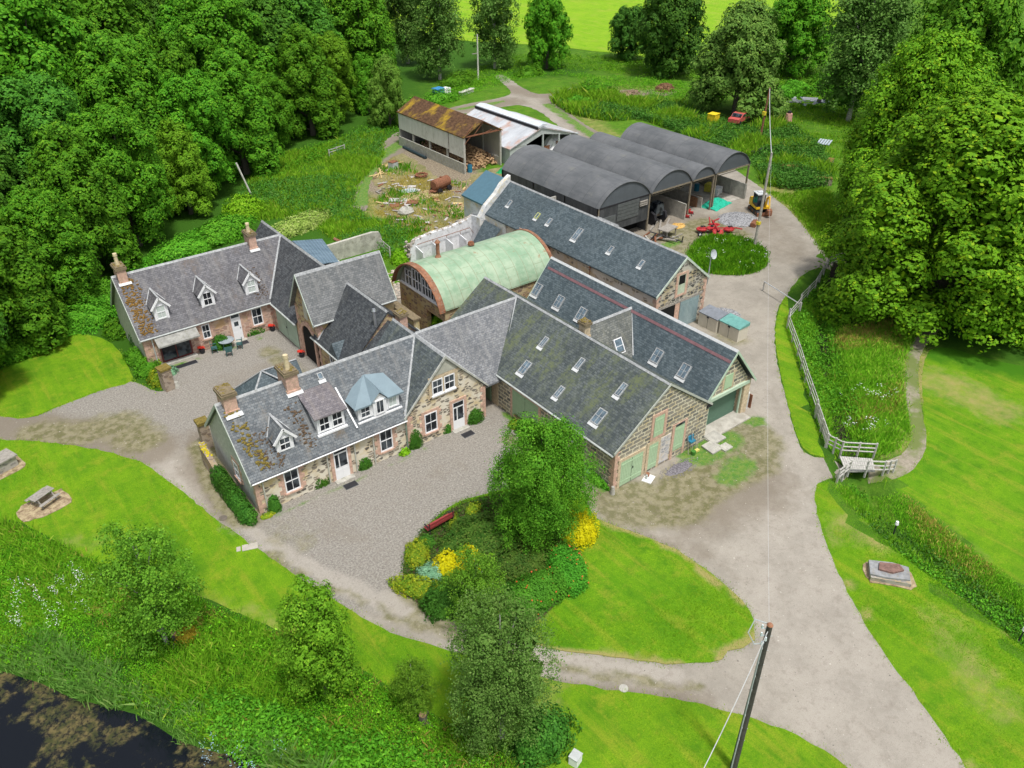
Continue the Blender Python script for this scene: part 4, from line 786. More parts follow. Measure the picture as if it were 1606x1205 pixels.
# ================================================================ arched gatehouse + dark slate wing
gh = thing('gatehouse', 'tall narrow stone gatehouse with an arched doorway joining the two cottages', 'gatehouse', (20.3, 44.4, 0))
gable(gh, 'x', 20.3, 26.7, 49.25, 52.85, 4.4, 7.3, slate('slate_gate', (.12, .13, .135), (.20, .21, .215), (.26, .26, .25), .5, .45), ST_GATE, og=(.38, .12), gut=(1, 1), barge=plain('grey_green_board', (.44, .50, .44), .7))
gable(gh, 'y', 44.4, 50.2, 20.3, 26.7, 2.8, 6.0, S_DARK, ST_GATE, og=(.08, 0), gut=(1, 1))
gable(gh, 'y', 43.1, 44.4, 20.3, 26.7, 2.8, 5.3, S_DARK, ST_GATE, og=(0, 0), gut=(1, 1), wall=False, cap=None)
flashing(gh, (20.15, 49.1, 2.75), (23.5, 49.15+1.0, 5.95), (-.4, -.2, 1), .12)
arch = [(49.9, .0)]+[(51.05-1.0*math.cos(math.pi*i/12), 2.0+1.0*math.sin(math.pi*i/12)) for i in range(13)]+[(52.05, 0)]
mb = MB(); mb.prism([(20.26, y, z) for y, z in [(50.05, 0)]+arch[1:-1]+[(52.05, 0)]], (.03, 0, 0)); mb.build('arch_shade', MAT['painted_shade'], gh)  # flat black slab painting the shade under the arch, no real depth
mb = MB()
for i in range(14):
    y0_, z0_ = ([(50.05, 0)]+arch[1:-1]+[(52.05, 0)])[i:i+1][0]; y1_, z1_ = ([(50.05, 0)]+arch[1:-1]+[(52.05, 0)])[i+1]
    if z0_ == 0 or z1_ == 0: zz = 2.0; yy = 50.05 if i == 0 else 52.05; sg = -1 if i == 0 else 1; mb.box(20.17, 20.3, min(yy, yy+sg*.28), max(yy, yy+sg*.28), 0, zz)
    else:
        k0 = 1.28; c_ = (51.05, 2.0); mb.prism([(20.17, y0_, z0_), (20.17, y1_, z1_), (20.17, c_[0]+(y1_-c_[0])*k0, c_[1]+(z1_-c_[1])*k0), (20.17, c_[0]+(y0_-c_[0])*k0, c_[1]+(z0_-c_[1])*k0)], (.13, 0, 0))
mb.build('arch_stones', SAND, gh)
mb = MB(); mb.fbox((20.3, 0, 0), Y1, -X1, Z1, 50.75, 51.35, -.01, .04, 3.6, 5.0); mb.build('window', plain('stone_slot', (.5, .5, .42), .8), gh)
quoins(gh, 20.3, 49.25, -1, -1, 4.2, SAND); quoins(gh, 20.3, 52.85, -1, 1, 4.2, SAND)
chimney(gh, 24.0, 24.6, 43.6, 44.3, 3.8, 5.9, stone=SAND); mb = MB(); mb.cyl((22.6, 44.6), .09, 4.6, 6.3, 8); mb.cyl((22.6, 44.6), .17, 6.2, 6.38, 8, .1); mb.build('flue', plain('steel', (.6, .62, .65), .3, .8), gh)
mb = MB(); mb.prism([(20.2, 45.9, 2.4), (20.2, 47.3, 2.4), (20.2, 46.6, 3.5)], (2.2, 0, 0)); dm = mb.build('dormer', LEAD, gh); window(gh, '-x', 20.3, 46.9, 47.7, .9, 2.2, 2, 2, None)
mb = MB(); mb.prism([(20.05, 45.7, 2.35), (20.05, 47.5, 2.35), (20.05, 46.6, 3.62)], (2.2, 0, 0)); mb.build('dormer_roof', S_BLUE, dm)

# ================================================================ curved green roof shed
gs = thing('curved_shed', 'stone shed under a big curved green painted metal roof with rusty edge', 'shed', (29.6, 46.6, 0))
def arc(y0, y1, zs, zc, n=20):
    h = zc-zs; w = (y1-y0)/2; Rr = (w*w+h*h)/(2*h); c = zc-Rr; th = math.asin(min(1, w/Rr)); ym = (y0+y1)/2
    if h > w: th = math.pi-th
    return [(ym+Rr*math.sin(-th+2*th*i/n), c+Rr*math.cos(-th+2*th*i/n)) for i in range(n+1)]
def vault(root, name, x0, x1, y0, y1, zs, zc, mat, th=.08, axis='x', smooth=True, n=20):
    a = arc(y0, y1, zs, zc, n); mb = MB(); P = (lambda l, c, z: (l, c, z)) if axis == 'x' else (lambda l, c, z: (c, l, z))
    segs = max(1, int((x1-x0)/3)); V = []
    for k in range(segs+1):
        l = x0+(x1-x0)*k/segs; V += [P(l, *q) for q in a]
    m = len(a); F = [(k*m+i, (k+1)*m+i, (k+1)*m+i+1, k*m+i+1) for k in range(segs) for i in range(m-1)]
    mb.add(V, F, axis != 'x'); k0 = len(V)
    mb.add([(p[0], p[1], p[2]-th) for p in V], F, axis == 'x')
    for l, fl in ((x0, 0), (x1, 1)):
        mb.add([P(l, *q) for q in a]+[P(l, q[0], q[1]-th) for q in a], [(i, i+1, m+i+1, m+i) for i in range(m-1)], bool(fl))
    return mb.build(name, mat, root, smooth=False)
def greenroof():
    n = NT('green_sheet_roof', .55, 0, .3); v = n.uv(); o = n.obj(); p = n.N('NewGeometry')
    sx = n.N('SeparateXYZ', {0: p}, 0)
    c = n.mix(n.step(n.noise(o, .7, 6, .7), .35, .65), (.22, .35, .23), (.36, .46, .33))
    seam = n.math('LESS_THAN', n.math('FRACT', n.math('MULTIPLY', sx, 1/.92)), .045)
    c = n.mix(n.math('MULTIPLY', seam, .7), c, (.25, .22, .14))
    yy = n.N('SeparateXYZ', {0: p}, 1); seam2 = n.math('LESS_THAN', n.math('FRACT', n.math('ADD', n.math('MULTIPLY', yy, .5), n.math('MULTIPLY', n.math('FLOOR', n.math('MULTIPLY', sx, 1/.92)), .37))), .02)
    c = n.mix(n.math('MULTIPLY', seam2, .5), c, (.22, .25, .16))
    c = n.mix(n.math('MULTIPLY', n.step(n.noise(o, .9, 7, .78), .60, .70), .85), c, (.30, .17, .09))
    return n.done(c, seam, .5, .02)
vault(gs, 'roof', 29.35, 40.6, 46.35, 53.35, 3.3, 5.8, greenroof(), .1)
RUSTP = plain('rust_orange', (.27, .125, .07), .85, var=.4, scale=3, dirt=(.26, .23, .18))
vault(gs, 'rusty_verge', 28.95, 29.5, 46.28, 53.42, 3.28, 5.86, RUSTP, .12); vault(gs, 'rusty_verge', 40.4, 40.7, 46.28, 53.42, 3.28, 5.86, RUSTP, .12)
a = arc(46.5, 53.2, 3.3, 5.65)
mb = MB(); mb.prism([(29.62, y, z) for y, z in a], (.1, 0, 0)); mb.prism([(40.2, y, z) for y, z in a], (.1, 0, 0)); mb.build('end_panel', plain('grey_panel', (.36, .37, .34), .9, dirt=(.2, .2, .15)), gs)
mb = MB(); mb.box(29.55, 40.3, 46.5, 46.9, 0, 3.3); mb.box(29.55, 40.3, 52.8, 53.2, 0, 3.3); mb.box(29.55, 29.95, 46.9, 52.8, 2.2, 3.3); mb.box(29.55, 29.95, 49.2, 52.8, 0, 2.2); mb.box(39.9, 40.3, 46.9, 52.8, 0, 3.3); mb.build('wall', ST_GATE, gs)
g_ = MB()
for y0_, y1_, zt in ((47.55, 49.55, 5.05), (49.75, 51.0, 5.35), (51.15, 52.1, 5.0)):
    g_.box(29.56, 29.6, y0_, y1_, 3.45, zt-.25)
gw = g_.build('window', GLASS, gs); mb = MB()
for y0_, y1_, zt in ((47.55, 49.55, 5.05), (49.75, 51.0, 5.35), (51.15, 52.1, 5.0)):
    k = int((y1_-y0_)/.35)
    for i in range(k+1): y = y0_+(y1_-y0_)*i/k; mb.box(29.5, 29.56, y-.025, y+.025, 3.42, zt-.2)
    for z in (3.42, 4.2, zt-.25): mb.box(29.5, 29.56, y0_, y1_, z, z+.05)
mb.build('glazing_bars', WHITE, gw); mb = MB(); mb.box(29.42, 29.6, 46.9, 52.9, 3.28, 3.4); mb.build('sill', WHITE, gs)
mb = MB(); mb.cyl((31.6, 50.3), .28, 5.75, 5.95, 10, .18); mb.cyl((31.6, 50.3), .15, 5.9, 7.1, 10); mb.cyl((31.6, 50.3), .24, 7.0, 7.2, 10, .12); mb.build('flue', RUSTP, gs)
mb = MB(); mb.cyl((35.0, 50.6), .3, 5.85, 6.05, 10, .25); mb.cyl((35.0, 50.6), .16, 6.0, 6.12, 8); mb.build('vent', RUST, gs)

# small slate roof and walls around the inner court
ww = thing('court_wall', 'stained cream stone wall of the inner court beside the curved shed', 'wall', (28, 53, 0))
mb = MB(); mb.box(26.8, 27.3, 46.6, 54.6, 0, 3.2); mb.box(27.3, 29.5, 54.2, 54.6, 0, 2.8); mb.build('wall', rubble('stone_court', (.50, .44, .26), [(.36, .28, .18), (.22, .18, .13)], 2.2, 4.2, .4, .05, .5), ww)
mb = MB(); mb.box(26.7, 27.4, 46.5, 54.7, 3.2, 3.32); mb.build('coping', COPE, ww)
cs = thing('lean_to', 'blue ribbed metal lean-to roof behind the rear cottage wing', 'shed', (26.3, 61, 0))
mb = MB(); mb.add([(26.25, 60.9, 2.95), (28.0, 60.9, 2.55), (29.2, 66.6, 2.55), (26.25, 66.6, 3.1), (26.25, 60.9, 2.85), (28.0, 60.9, 2.45), (29.2, 66.6, 2.45), (26.25, 66.6, 3.0)], [(0, 1, 2, 3), (7, 6, 5, 4), (0, 4, 5, 1), (1, 5, 6, 2), (2, 6, 7, 3)]); mb.build('roof', corr('blue_corrugated', (.11, .17, .23), (.18, .26, .33), .3, stripe='v', rough=.4), cs)
mb = MB(); mb.box(26.3, 28.2, 61.2, 66.3, 0, 2.5); mb.build('wall', CONC, cs)
sw = thing('concrete_wall', 'tall weathered concrete wall standing behind the rear yard', 'wall', (30, 66.8, 0))
mb = MB(); mb.prism([(29.4, 66.6, 0), (29.4, 66.6, 1.7), (31, 66.6, 1.75), (34.5, 66.6, 1.85), (35.2, 66.6, 1.7), (35.4, 66.6, 1.2), (35.5, 66.6, 0)], (0, .3, 0)); mb.build('panel', plain('weathered_concrete', (.44, .43, .38), .95, var=.3, scale=1.5, dirt=(.24, .23, .18)), sw)

# roofless white byre walls with stall dividers
rb = thing('ruined_byre', 'roofless whitewashed byre wall with stall dividers and rubble floor', 'ruin', (38, 61, 0))
WW = plain('whitewash', (.72, .74, .77), .9, var=.12, scale=2, dirt=(.42, .43, .42))
mb = MB(); top = [(35.8, 1.3), (36.4, 2.1), (38.2, 2.35), (40.2, 2.4), (42.0, 2.6), (43.3, 3.0)]
mb.prism([(35.8, 61.9, 0)]+[(x, 61.9, z) for x, z in top]+[(43.3, 61.9, 0)], (0, .4, 0)); mb.prism([(43.2, 61.9, 0), (43.2, 61.9, 3.0), (43.2, 59.7, 3.4), (43.2, 59.7, 0)], (-.25, 0, 0)); mb.build('wall', WW, rb)
mb = MB(); rg = random.Random(4)
for i in range(120):
    t = rg.random(); k = t*5; i0 = min(4, int(k)); x = top[i0][0]+(top[i0+1][0]-top[i0][0])*(k-i0); z = top[i0][1]+(top[i0+1][1]-top[i0][1])*(k-i0)
    r = rg.uniform(.06, .14); mb.blob((x, 62.1+rg.uniform(-.2, .2), z), (r, r, r*.7), 5, 3, rg, .3)
for i in range(60):
    z = rg.uniform(0, 2); r = rg.uniform(.08, .18); mb.blob((35.8-rg.uniform(0, .3), 62.1+rg.uniform(-.3, .3), z), (r, r, r*.8), 5, 3, rg, .3)
mb.build('rubble_edge', plain('rubble', (.42, .38, .33), .95, var=.4, scale=5), rb)['kind'] = 'stuff'
for x in (36.4, 38.2, 39.8, 41.4): mb = MB(); mb.prism([(x, 61.9, 0), (x, 61.9, 1.5), (x, 60.6, 1.25), (x, 60.4, .0)], (.09, 0, 0)); mb.build('stall_divider', WW, rb)
mb = MB(); mb.tube([(36.5, 61.7, 1.7), (42.6, 61.7, 1.9), (43.0, 61.6, 1.2)], .03, 5); [mb.tube([(x, 61.7, 1.2), (x, 61.7, 1.8)], .025, 5) for x in (38.25, 39.85, 41.45)]; mb.build('rail', RUST, rb)
mb = MB()
for i in range(260):
    r = rg.uniform(.06, .22); mb.blob((rg.uniform(30.5, 42.6), rg.uniform(54.0, 61.5), .02), (r*1.3, r, r*.5), 5, 3, rg, .35)
o = mb.build('rubble_floor', plain('rubble_pale', (.46, .40, .34), .95, var=.4, scale=4, dirt=(.2, .15, .08)), rb); o['kind'] = 'stuff'
mb = MB(); mb.add([(42.9, 57.0, 3.2), (41.3, 57.2, 1.6), (41.3, 59.3, 1.6), (42.9, 59.6, 3.3), (42.9, 57.0, 3.1), (41.3, 57.2, 1.5), (41.3, 59.3, 1.5), (42.9, 59.6, 3.2)], [(0, 1, 2, 3), (7, 6, 5, 4), (0, 4, 5, 1), (1, 5, 6, 2), (2, 6, 7, 3), (3, 7, 4, 0)]); mb.build('roof_remnant', S_BLUE, rb)
# ================================================================ dutch barns
def tarmat():
    n = NT('black_corrugated', .5, .0, .35); v = n.uv(); o = n.obj(); p = n.N('NewGeometry')
    sy = n.N('SeparateXYZ', {0: p}, 1); w = n.math('SINE', n.math('MULTIPLY', sy, 2*math.pi/.12))
    c = n.mix(n.step(n.noise(n.map(o, (1, .6, 1)), .5, 6, .7), .3, .7), (.10, .108, .115), (.165, .172, .18))
    c = n.mix(n.math('MULTIPLY', n.step(w, -.2, .8), .22), c, (.05, .055, .06)); c = n.mix(n.math('MULTIPLY', n.step(n.noise(o, .8, 6, .75), .56, .7), .45), c, (.20, .20, .17))
    sm = n.math('LESS_THAN', n.math('FRACT', n.math('MULTIPLY', sy, .5)), .03); c = n.mix(n.math('MULTIPLY', sm, .35), c, (.03, .03, .03))
    return n.done(c, w, .25, .01)
TAR = tarmat(); TARW = corr('black_cladding', (.05, .055, .06), (.095, .10, .105), .2, depth=.02)
POSTM = plain('barn_post', (.22, .19, .14), .9, var=.3, scale=5)
bays = [('b1', 52.1, 59.3, 53.5, 69.0, 5.95), ('b2', 59.45, 65.5, 53.5, 69.6, 5.8), ('b3', 65.65, 69.15, 53.5, 70.2, 5.15), ('b4', 69.35, 75.05, 53.5, 68.6, 5.8)]
labs = ['closed black barrel roofed barn with boarded front, nearest the long slate barn', 'wide open fronted black barrel roofed barn second from the long slate barn', 'narrow open fronted black barrel roofed barn between two wider ones', 'open black barrel roofed barn farthest from the farmhouse, beside the weeds']
for i, (nm, x0, x1, y0, y1, zc) in enumerate(bays):
    t = thing('barrel_roof_barn', labs[i], 'barn', (x0, y0, 0), group='black barrel roofed barns')
    # ridge runs along y: build the vault across x
    a = arc(x0, x1, 4.0, zc, 18); mb = MB(); segs = 6; V = []
    for k in range(segs+1): V += [(q[0], y0+(y1-y0)*k/segs, q[1]) for q in a]
    m = len(a); F = [(k*m+j, k*m+j+1, (k+1)*m+j+1, (k+1)*m+j) for k in range(segs) for j in range(m-1)]
    mb.add(V, F); mb.add([(p[0], p[1], p[2]-.05) for p in V], F, True)
    for k in (0, segs): mb.add([V[k*m+j] for j in range(m)]+[(V[k*m+j][0], V[k*m+j][1], V[k*m+j][2]-.05) for j in range(m)], [(j, m+j, m+j+1, j+1) for j in range(m-1)], k != 0)
    mb.build('roof', TAR, t)
    mb = MB(); tp = [(q[0], y0+.12, q[1]-.06) for q in a]; mb.prism(tp, (0, .06, 0)); mb.build('front_panel', plain('black_sheet', (.10, .115, .13), .6, var=.12, scale=1), t)
    mb = MB(); mb.prism([(p[0], y1-.15, p[2]) for p in tp], (0, .06, 0)); mb.build('back_panel', TARW, t)
    mb = MB(); mb.box(x0, x1, y0+.1, y0+.2, 3.85, 4.02); mb.tube([(x0+.1, y0+.3, 3.6), (x1-.1, y0+.3, 3.6)], .04, 5); mb.build('beam', POSTM if i else BLACK, t)
    for y in ([y0+.15, y0+5, y0+10, y1-.2]):
        for x in ((x0+.08, x1-.08) if i in (0, 3) else (x1-.08,)):
            mb = MB(); mb.box(x-.08, x+.08, y-.08, y+.08, 0, 4.0); mb.build('post', POSTM, t)
    if i == 0:
        mb = MB(); mb.box(x0, x1, y0+.12, y0+.2, 1.3, 4.0); mb.box(x0, x0+.08, y0+.2, y1, .0, 4.0); mb.box(x1-.1, x1-.02, y0+.2, y1, 0, 4.0); mb.box(x0, x1, y1-.1, y1, 0, 4); mb.build('cladding', TARW, t)
        mb = MB(); 
        for j in range(5): mb.box(x0+2.6, x0+5.6, y0+.06, y0+.12, 2.1+j*.36, 2.42+j*.36)
        mb.box(x0+.2, x0+2.4, y0+.05, y0+.12, 1.5, 2.9); mb.build('boarded_doors', plain('dark_boards', (.10, .11, .11), .8, var=.2), t)
        mb = MB(); mb.box(x0+5.7, x0+6.8, y0+.0, y0+.1, 3.0, 3.5); [mb.box(x0+5.7, x0+6.8, y0-.04, y0+.02, z, z+.04) for z in (3.0, 3.2, 3.42)]; mb.build('louvre', WOOD, t)
        mb = MB(); mb.box(x0+.1, x1-.1, y0+1.5, y1-1, .02, .5); mb.build('interior_shade', MAT['painted_shade'], t)  # black block that paints the shade inside the closed barn
    else:
        mb = MB(); mb.box(x0, x1, y1-.1, y1, 0, 4.0)
        if i == 3: pass
        mb.build('back_wall', TARW, t)
        if i == 3:
            mb = MB(); mb.box(x1-.25, x1-.13, y0-.1, y1, 0, 1.75); [mb.box(x1-.3, x1-.25, y, y+.08, 0, 1.75) for y in np.arange(y0, y1, 2.0)]; mb.build('concrete_panels', CONC, t)
        if i == 1:
            mb = MB(); mb.box(x1-.9, x1-.75, y0-.2, y0+9, 0, 1.75); mb.build('concrete_panels', CONC, t)
            mb = MB(); mb.tube([(x1-.75, y0+.5, 3.4), (x1-2.5, y0+9, 3.2)], .05, 5); mb.tube([(x0+2, y0+6, .5), (x1-.5, y0+6, 3.4)], .05, 5); mb.build('brace', BLACK, t)
        if i == 2:
            mb = MB(); mb.box(x1-.5, x1-.38, y0+1.0, y0+9, 0, 1.2); mb.build('concrete_panels', CONC, t)
        if i == 3:
            mb = MB(); mb.box(x0+.1, x1-.4, y0+.3, y1-.3, .01, .05); mb.build('concrete_floor', CONCF, t)
# lean-to panel wall between long barn and first barrel barn
t = thing('screen_wall', 'grey panel wall between the long slate barn and the first black barn', 'wall', (49.4, 57, 0))
mb = MB(); mb.box(49.2, 52.0, 59.7, 59.85, 0, 3.6); mb.build('panel', CONC, t)
t = thing('small_shed', 'small grey slate gabled shed tucked behind the long barn ridge', 'shed', (50.3, 51.0, 0))
gable(t, 'y', 49.6, 52.0, 49.6, 51.9, 2.6, 4.0, MAT['slate_rear'], ST_LONG, gut=(0, 0))

# ================================================================ log shed and cattle shed
ls = thing('log_shed', 'open ended log shed with mossy brown roof and pale corrugated side', 'shed', (54.9, 80.2, 0))
MROOF = corr('mossy_roof', (.055, .028, .015), (.17, .095, .05), .18, (.42, .28, .02), .56, stretch=(1.5, 2.2), rough=.95)
gable(ls, 'y', 80.2, 95.4, 54.9, 60.5, 4.5, 6.0, MROOF, CONC, og=(.15, .15), oe=.15, wall=False, cap=None, gut=(0, 0))
for x in (54.98, 60.42):
    for y in (80.3, 84, 88, 92, 95.3): mb = MB(); mb.box(x-.11, x+.11, y-.11, y+.11, 0, 4.45); mb.build('post', CONC, ls)
mb = MB(); mb.box(54.84, 54.9, 80.2, 83.4, 1.9, 4.4); mb.box(54.84, 54.9, 83.6, 95.3, 2.25, 4.4); mb.build('side_cladding', corr('pale_cladding', (.68, .67, .63), (.82, .81, .78), .25, (.40, .39, .34), .6, depth=.02), ls)
mb = MB(); mb.box(60.5, 60.56, 80.2, 95.3, .9, 4.4); mb.box(54.9, 60.5, 95.3, 95.4, 0, 4.6); mb.build('far_cladding', corr('far_cladding', (.40, .40, .37), (.52, .51, .46), .25, depth=.02), ls)
mb = MB(); mb.box(54.7, 54.84, 80.0, 95.4, 0, 1.25); mb.box(60.3, 60.5, 80.4, 95.3, 0, 1.0); mb.build('concrete_wall', plain('lichen_concrete', (.40, .40, .37), .95, var=.25, dirt=(.42, .38, .12)), ls)
mb = MB(); mb.box(55.0, 60.4, 80.1, 80.22, 4.35, 4.5); [mb.tube([(54.95+k*1.38, 80.15, 4.45), (56.3+k*1.38 if k < 2 else 54.95+(k+1)*1.38, 80.15, 5.2+(0.5 if k in (0, 1) else -.5))], .04, 4) for k in range(4)]; mb.tube([(55, 80.15, 3.6), (55.9, 80.15, 4.4)], .04, 4); mb.build('truss', RUST, ls)
rg = random.Random(11); mb = MB()
for i in range(1500):
    x = rg.uniform(55.3, 60.2); y = rg.uniform(80.6, 92); h = max(0, 1.75*math.exp(-((x-58.3)/2.2)**2)*min(1, (y-80.2)/2.0))
    z = rg.uniform(max(0, h-.35), h+.05); r = rg.uniform(.06, .12); L = rg.uniform(.14, .22); d = Vector((rg.uniform(-1, 1), rg.uniform(-1, 1), rg.uniform(-.5, .5))).normalized()*L; c = Vector((x, y, z+.05)); mb.cur = rg.choice((0, 0, 1))
    mb.tube([c-d, c+d], r, 5)
me_log = mb.build('log_heap', [plain('cut_log', (.46, .31, .17), .9, var=.35, scale=9), plain('log_bark', (.20, .12, .07), .95, var=.35, scale=9)]); tag(me_log, 'heap of split firewood logs inside the mossy roofed shed', 'log heap', None, 'stuff')
mb = MB(); mb.blob((58.2, 85.5, 0), (2.0, 4.8, 1.45), 12, 6, rg, .1); o = mb.build('log_heap_core', MAT['cut_log']); o.parent = me_log; o['kind'] = 'stuff'

ks = thing('cattle_shed', 'low cattle shed with streaky white and rusty sheet roof', 'shed', (61.1, 79, 0))
WR = corr('rusty_white_roof', (.44, .47, .51), (.60, .63, .67), .2, (.45, .27, .20), .55, depth=.02, stretch=(.6, .2))
gable(ks, 'y', 79.2, 92.5, 61.1, 72.4, 2.2, 4.05, WR, CONC, og=(.15, .1), oe=.15, cm=66.2, wall=False, cap=None, gut=(0, 0))
mb = MB(); mb.prism([(65.5, 79.0, 3.95), (65.5, 79.0, 4.2), (66.3, 79.0, 4.42), (67.1, 79.0, 4.25), (66.3, 79.0, 4.1)], (0, 13.6, 0)); rr = mb.build('ridge_vent', plain('pale_sheet', (.58, .62, .67), .5), ks)
mb = MB(); mb.box(65.35, 65.49, 79.0, 92.6, 3.86, 4.1); mb.build('vent_slot', BLACK, rr)
GP = plain('grey_green_panel', (.44, .48, .47), .7, var=.15, scale=2)
mb = MB(); mb.box(61.1, 61.2, 79.3, 92.3, 0, 2.1); mb.box(61.1, 63.5, 79.2, 79.3, 0, 2.15); mb.box(72.2, 72.4, 79.3, 92.3, 0, 2.1); mb.box(71.1, 72.4, 79.2, 79.3, 0, 2.3); mb.box(61.1, 72.3, 92.3, 92.4, 0, 2.2); mb.build('wall', GP, ks)
mb = MB(); mb.prism([(61.2, 79.2, 2.1), (63.5, 79.2, 2.12), (66.4, 79.2, 3.1), (71.0, 79.2, 2.25), (72.3, 79.2, 2.1), (66.2, 79.2, 3.95)], (0, .08, 0)); mb.build('gable_sheet', GP, ks)
for x, hh in ((63.6, 2.2), (66.4, 3.1), (69.1, 2.7), (71.0, 2.3)): mb = MB(); mb.box(x-.1, x+.1, 79.1, 79.25, 0, hh); mb.build('post', GP, ks)
mb = MB(); mb.box(61.3, 72.2, 82, 92.2, .01, .06); mb.build('floor_shade', MAT['painted_shade'], ks)  # black sheet on the ground, shade deep inside the shed painted in
mb = MB(); mb.box(66.9, 68.2, 79.9, 80.0, .1, 1.2); mb.box(69.4, 70.8, 79.9, 80.0, .1, 1.5); mb.build('rusty_gate', RUST, ks)

# ================================================================ things standing about
def pole(name, label, bx, by, h, r, lean=(0, 0), mat=WOOD, steps=False):
    p = at(bx, by); t = thing(name, label, 'utility pole', p)
    mb = MB(); mb.tube([(0, 0, -.1), (lean[0]*.5, lean[1]*.5, h*.5), (lean[0], lean[1], h)], [r, r*.86, r*.7], 10); mb.build('shaft', mat, t, local=True); return t
def solve_top(bx, by, tx, ty):
    """top of a pole of which the photo shows foot and tip (upright pole)"""
    p = at(bx, by); D = math.hypot(p.x, p.y); d = ray(tx, ty); return CAMH+D/math.hypot(d[0], d[1])*d[2]
DKW = plain('tarred_pole', (.07, .065, .06), .85, var=.35, scale=6)
HB = solve_top(1150, 1205, 1208, 980); bp = pole('utility_pole', 'dark tarred utility pole with insulators beside the drive, nearest the camera', 1150, 1205, HB, .15, (0, 0), DKW)
mb = MB(); mb.cyl((0, 0), .125, HB-.02, HB+.04, 10, .08); mb.build('cap', RUSTP, bp, local=True)
mb = MB()
for i, (a, z) in enumerate(((2.2, .25), (2.6, .55), (3.1, .9), (3.5, .6), (.4, .7))): mb.cyl((.24*math.cos(a), .24*math.sin(a)), .05, HB-z, HB-z+.16, 7, .035); mb.tube([(.1*math.cos(a), .1*math.sin(a), HB-z), (.24*math.cos(a), .24*math.sin(a), HB-z)], .02, 4)
mb.build('insulator', plain('porcelain', (.6, .68, .72), .2), bp, local=True)
mb = MB(); mb.tube([(.05, .15, HB-.1), (-.4, .4, HB+.2), (-.75, .35, HB-.2), (-.6, .1, HB-.7), (-.2, 0, HB-.85)], .022, 5); mb.tube([(-.15, .02, HB-.9), (-.17, 0, 3), (-.17, 0, .2)], .03, 5); mb.build('cable_loop', plain('grey_cable', (.42, .46, .48), .6), bp, local=True)
mb = MB()
for k in range(18): z = 1.8+k*.4; mb.tube([(-.15*(1 if k % 2 else -1), -.02, z), (-.24*(1 if k % 2 else -1), -.06, z)], .014, 4)
mb.build('step_bolts', plain('galvanised', (.5, .5, .5), .5, .5), bp, local=True)
H2 = solve_top(1183, 388, 1207, 240); p2 = pole('utility_pole', 'grey wooden utility pole on the grass oval by the farmyard', 1183, 388, H2, .15, (.15, 0), plain('grey_pole', (.40, .38, .33), .9, var=.3))
mb = MB(); mb.box(-.17, .17, -.17, .17, 2.4, 2.7); mb.build('warning_sign', plain('yellow_sign', (.75, .62, .05), .5), p2, local=True)
H3 = solve_top(1192, 218, 1205, 138); p3 = pole('utility_pole', 'reddish brown utility pole standing in the tall weeds', 1192, 218, H3, .16, (.3, 0), plain('brown_pole', (.22, .10, .06), .9, var=.3))
mb = MB(); mb.box(-.2, .2, -.2, .2, 3.2, 3.7); mb.build('warning_sign', MAT['yellow_sign'], p3, local=True)
H4 = solve_top(750, 125, 748, 54); p4 = pole('utility_pole', 'pale thin utility pole at the wood edge above the log shed', 750, 125, H4, .16, (0, 0), plain('pale_pole', (.56, .55, .5), .9)); mb = MB(); mb.box(-1.2, .1, -.06, .06, H4*.58, H4*.58+.12); mb.build('cross_arm', WOOD, p4, local=True)
p5 = thing('leaning_post', 'short pale post leaning at the wood edge behind the rear cottage', 'post', at(397, 312)); mb = MB(); mb.tube([(0, 0, 0), (-1.0, .5, 4.2)], .1, 7); mb.build('shaft', MAT['pale_pole'], p5, local=True)
WIRE = plain('wire', (.45, .46, .46), .5)
def wire(name, label, a, b, sag, r=.018, n=16):
    a, b = Vector(a), Vector(b); mb = MB(); mb.tube([a.lerp(b, i/n)-Vector((0, 0, 4*sag*(i/n)*(1-i/n))) for i in range(n+1)], r, 4)
    return tag(mb.build(name, WIRE), label, 'cable')
B1, B2, B3 = at(1150, 1205)+Vector((0, 0, HB-.2)), at(1183, 388)+Vector((.15, 0, H2-.15)), at(1192, 218)+Vector((.3, 0, H3-.15))
wire('overhead_cable', 'long overhead cable from the near dark pole to the pole on the grass oval', B1, B2, 1.0, .008); wire('overhead_cable', 'twisted overhead cable between the grass oval pole and the brown pole', B2, B3, .4, .05)
wire('service_cable', 'pale cable dropping from the near dark pole over the lawn', B1, at(1075, 1262, 5.5), .45, .02)

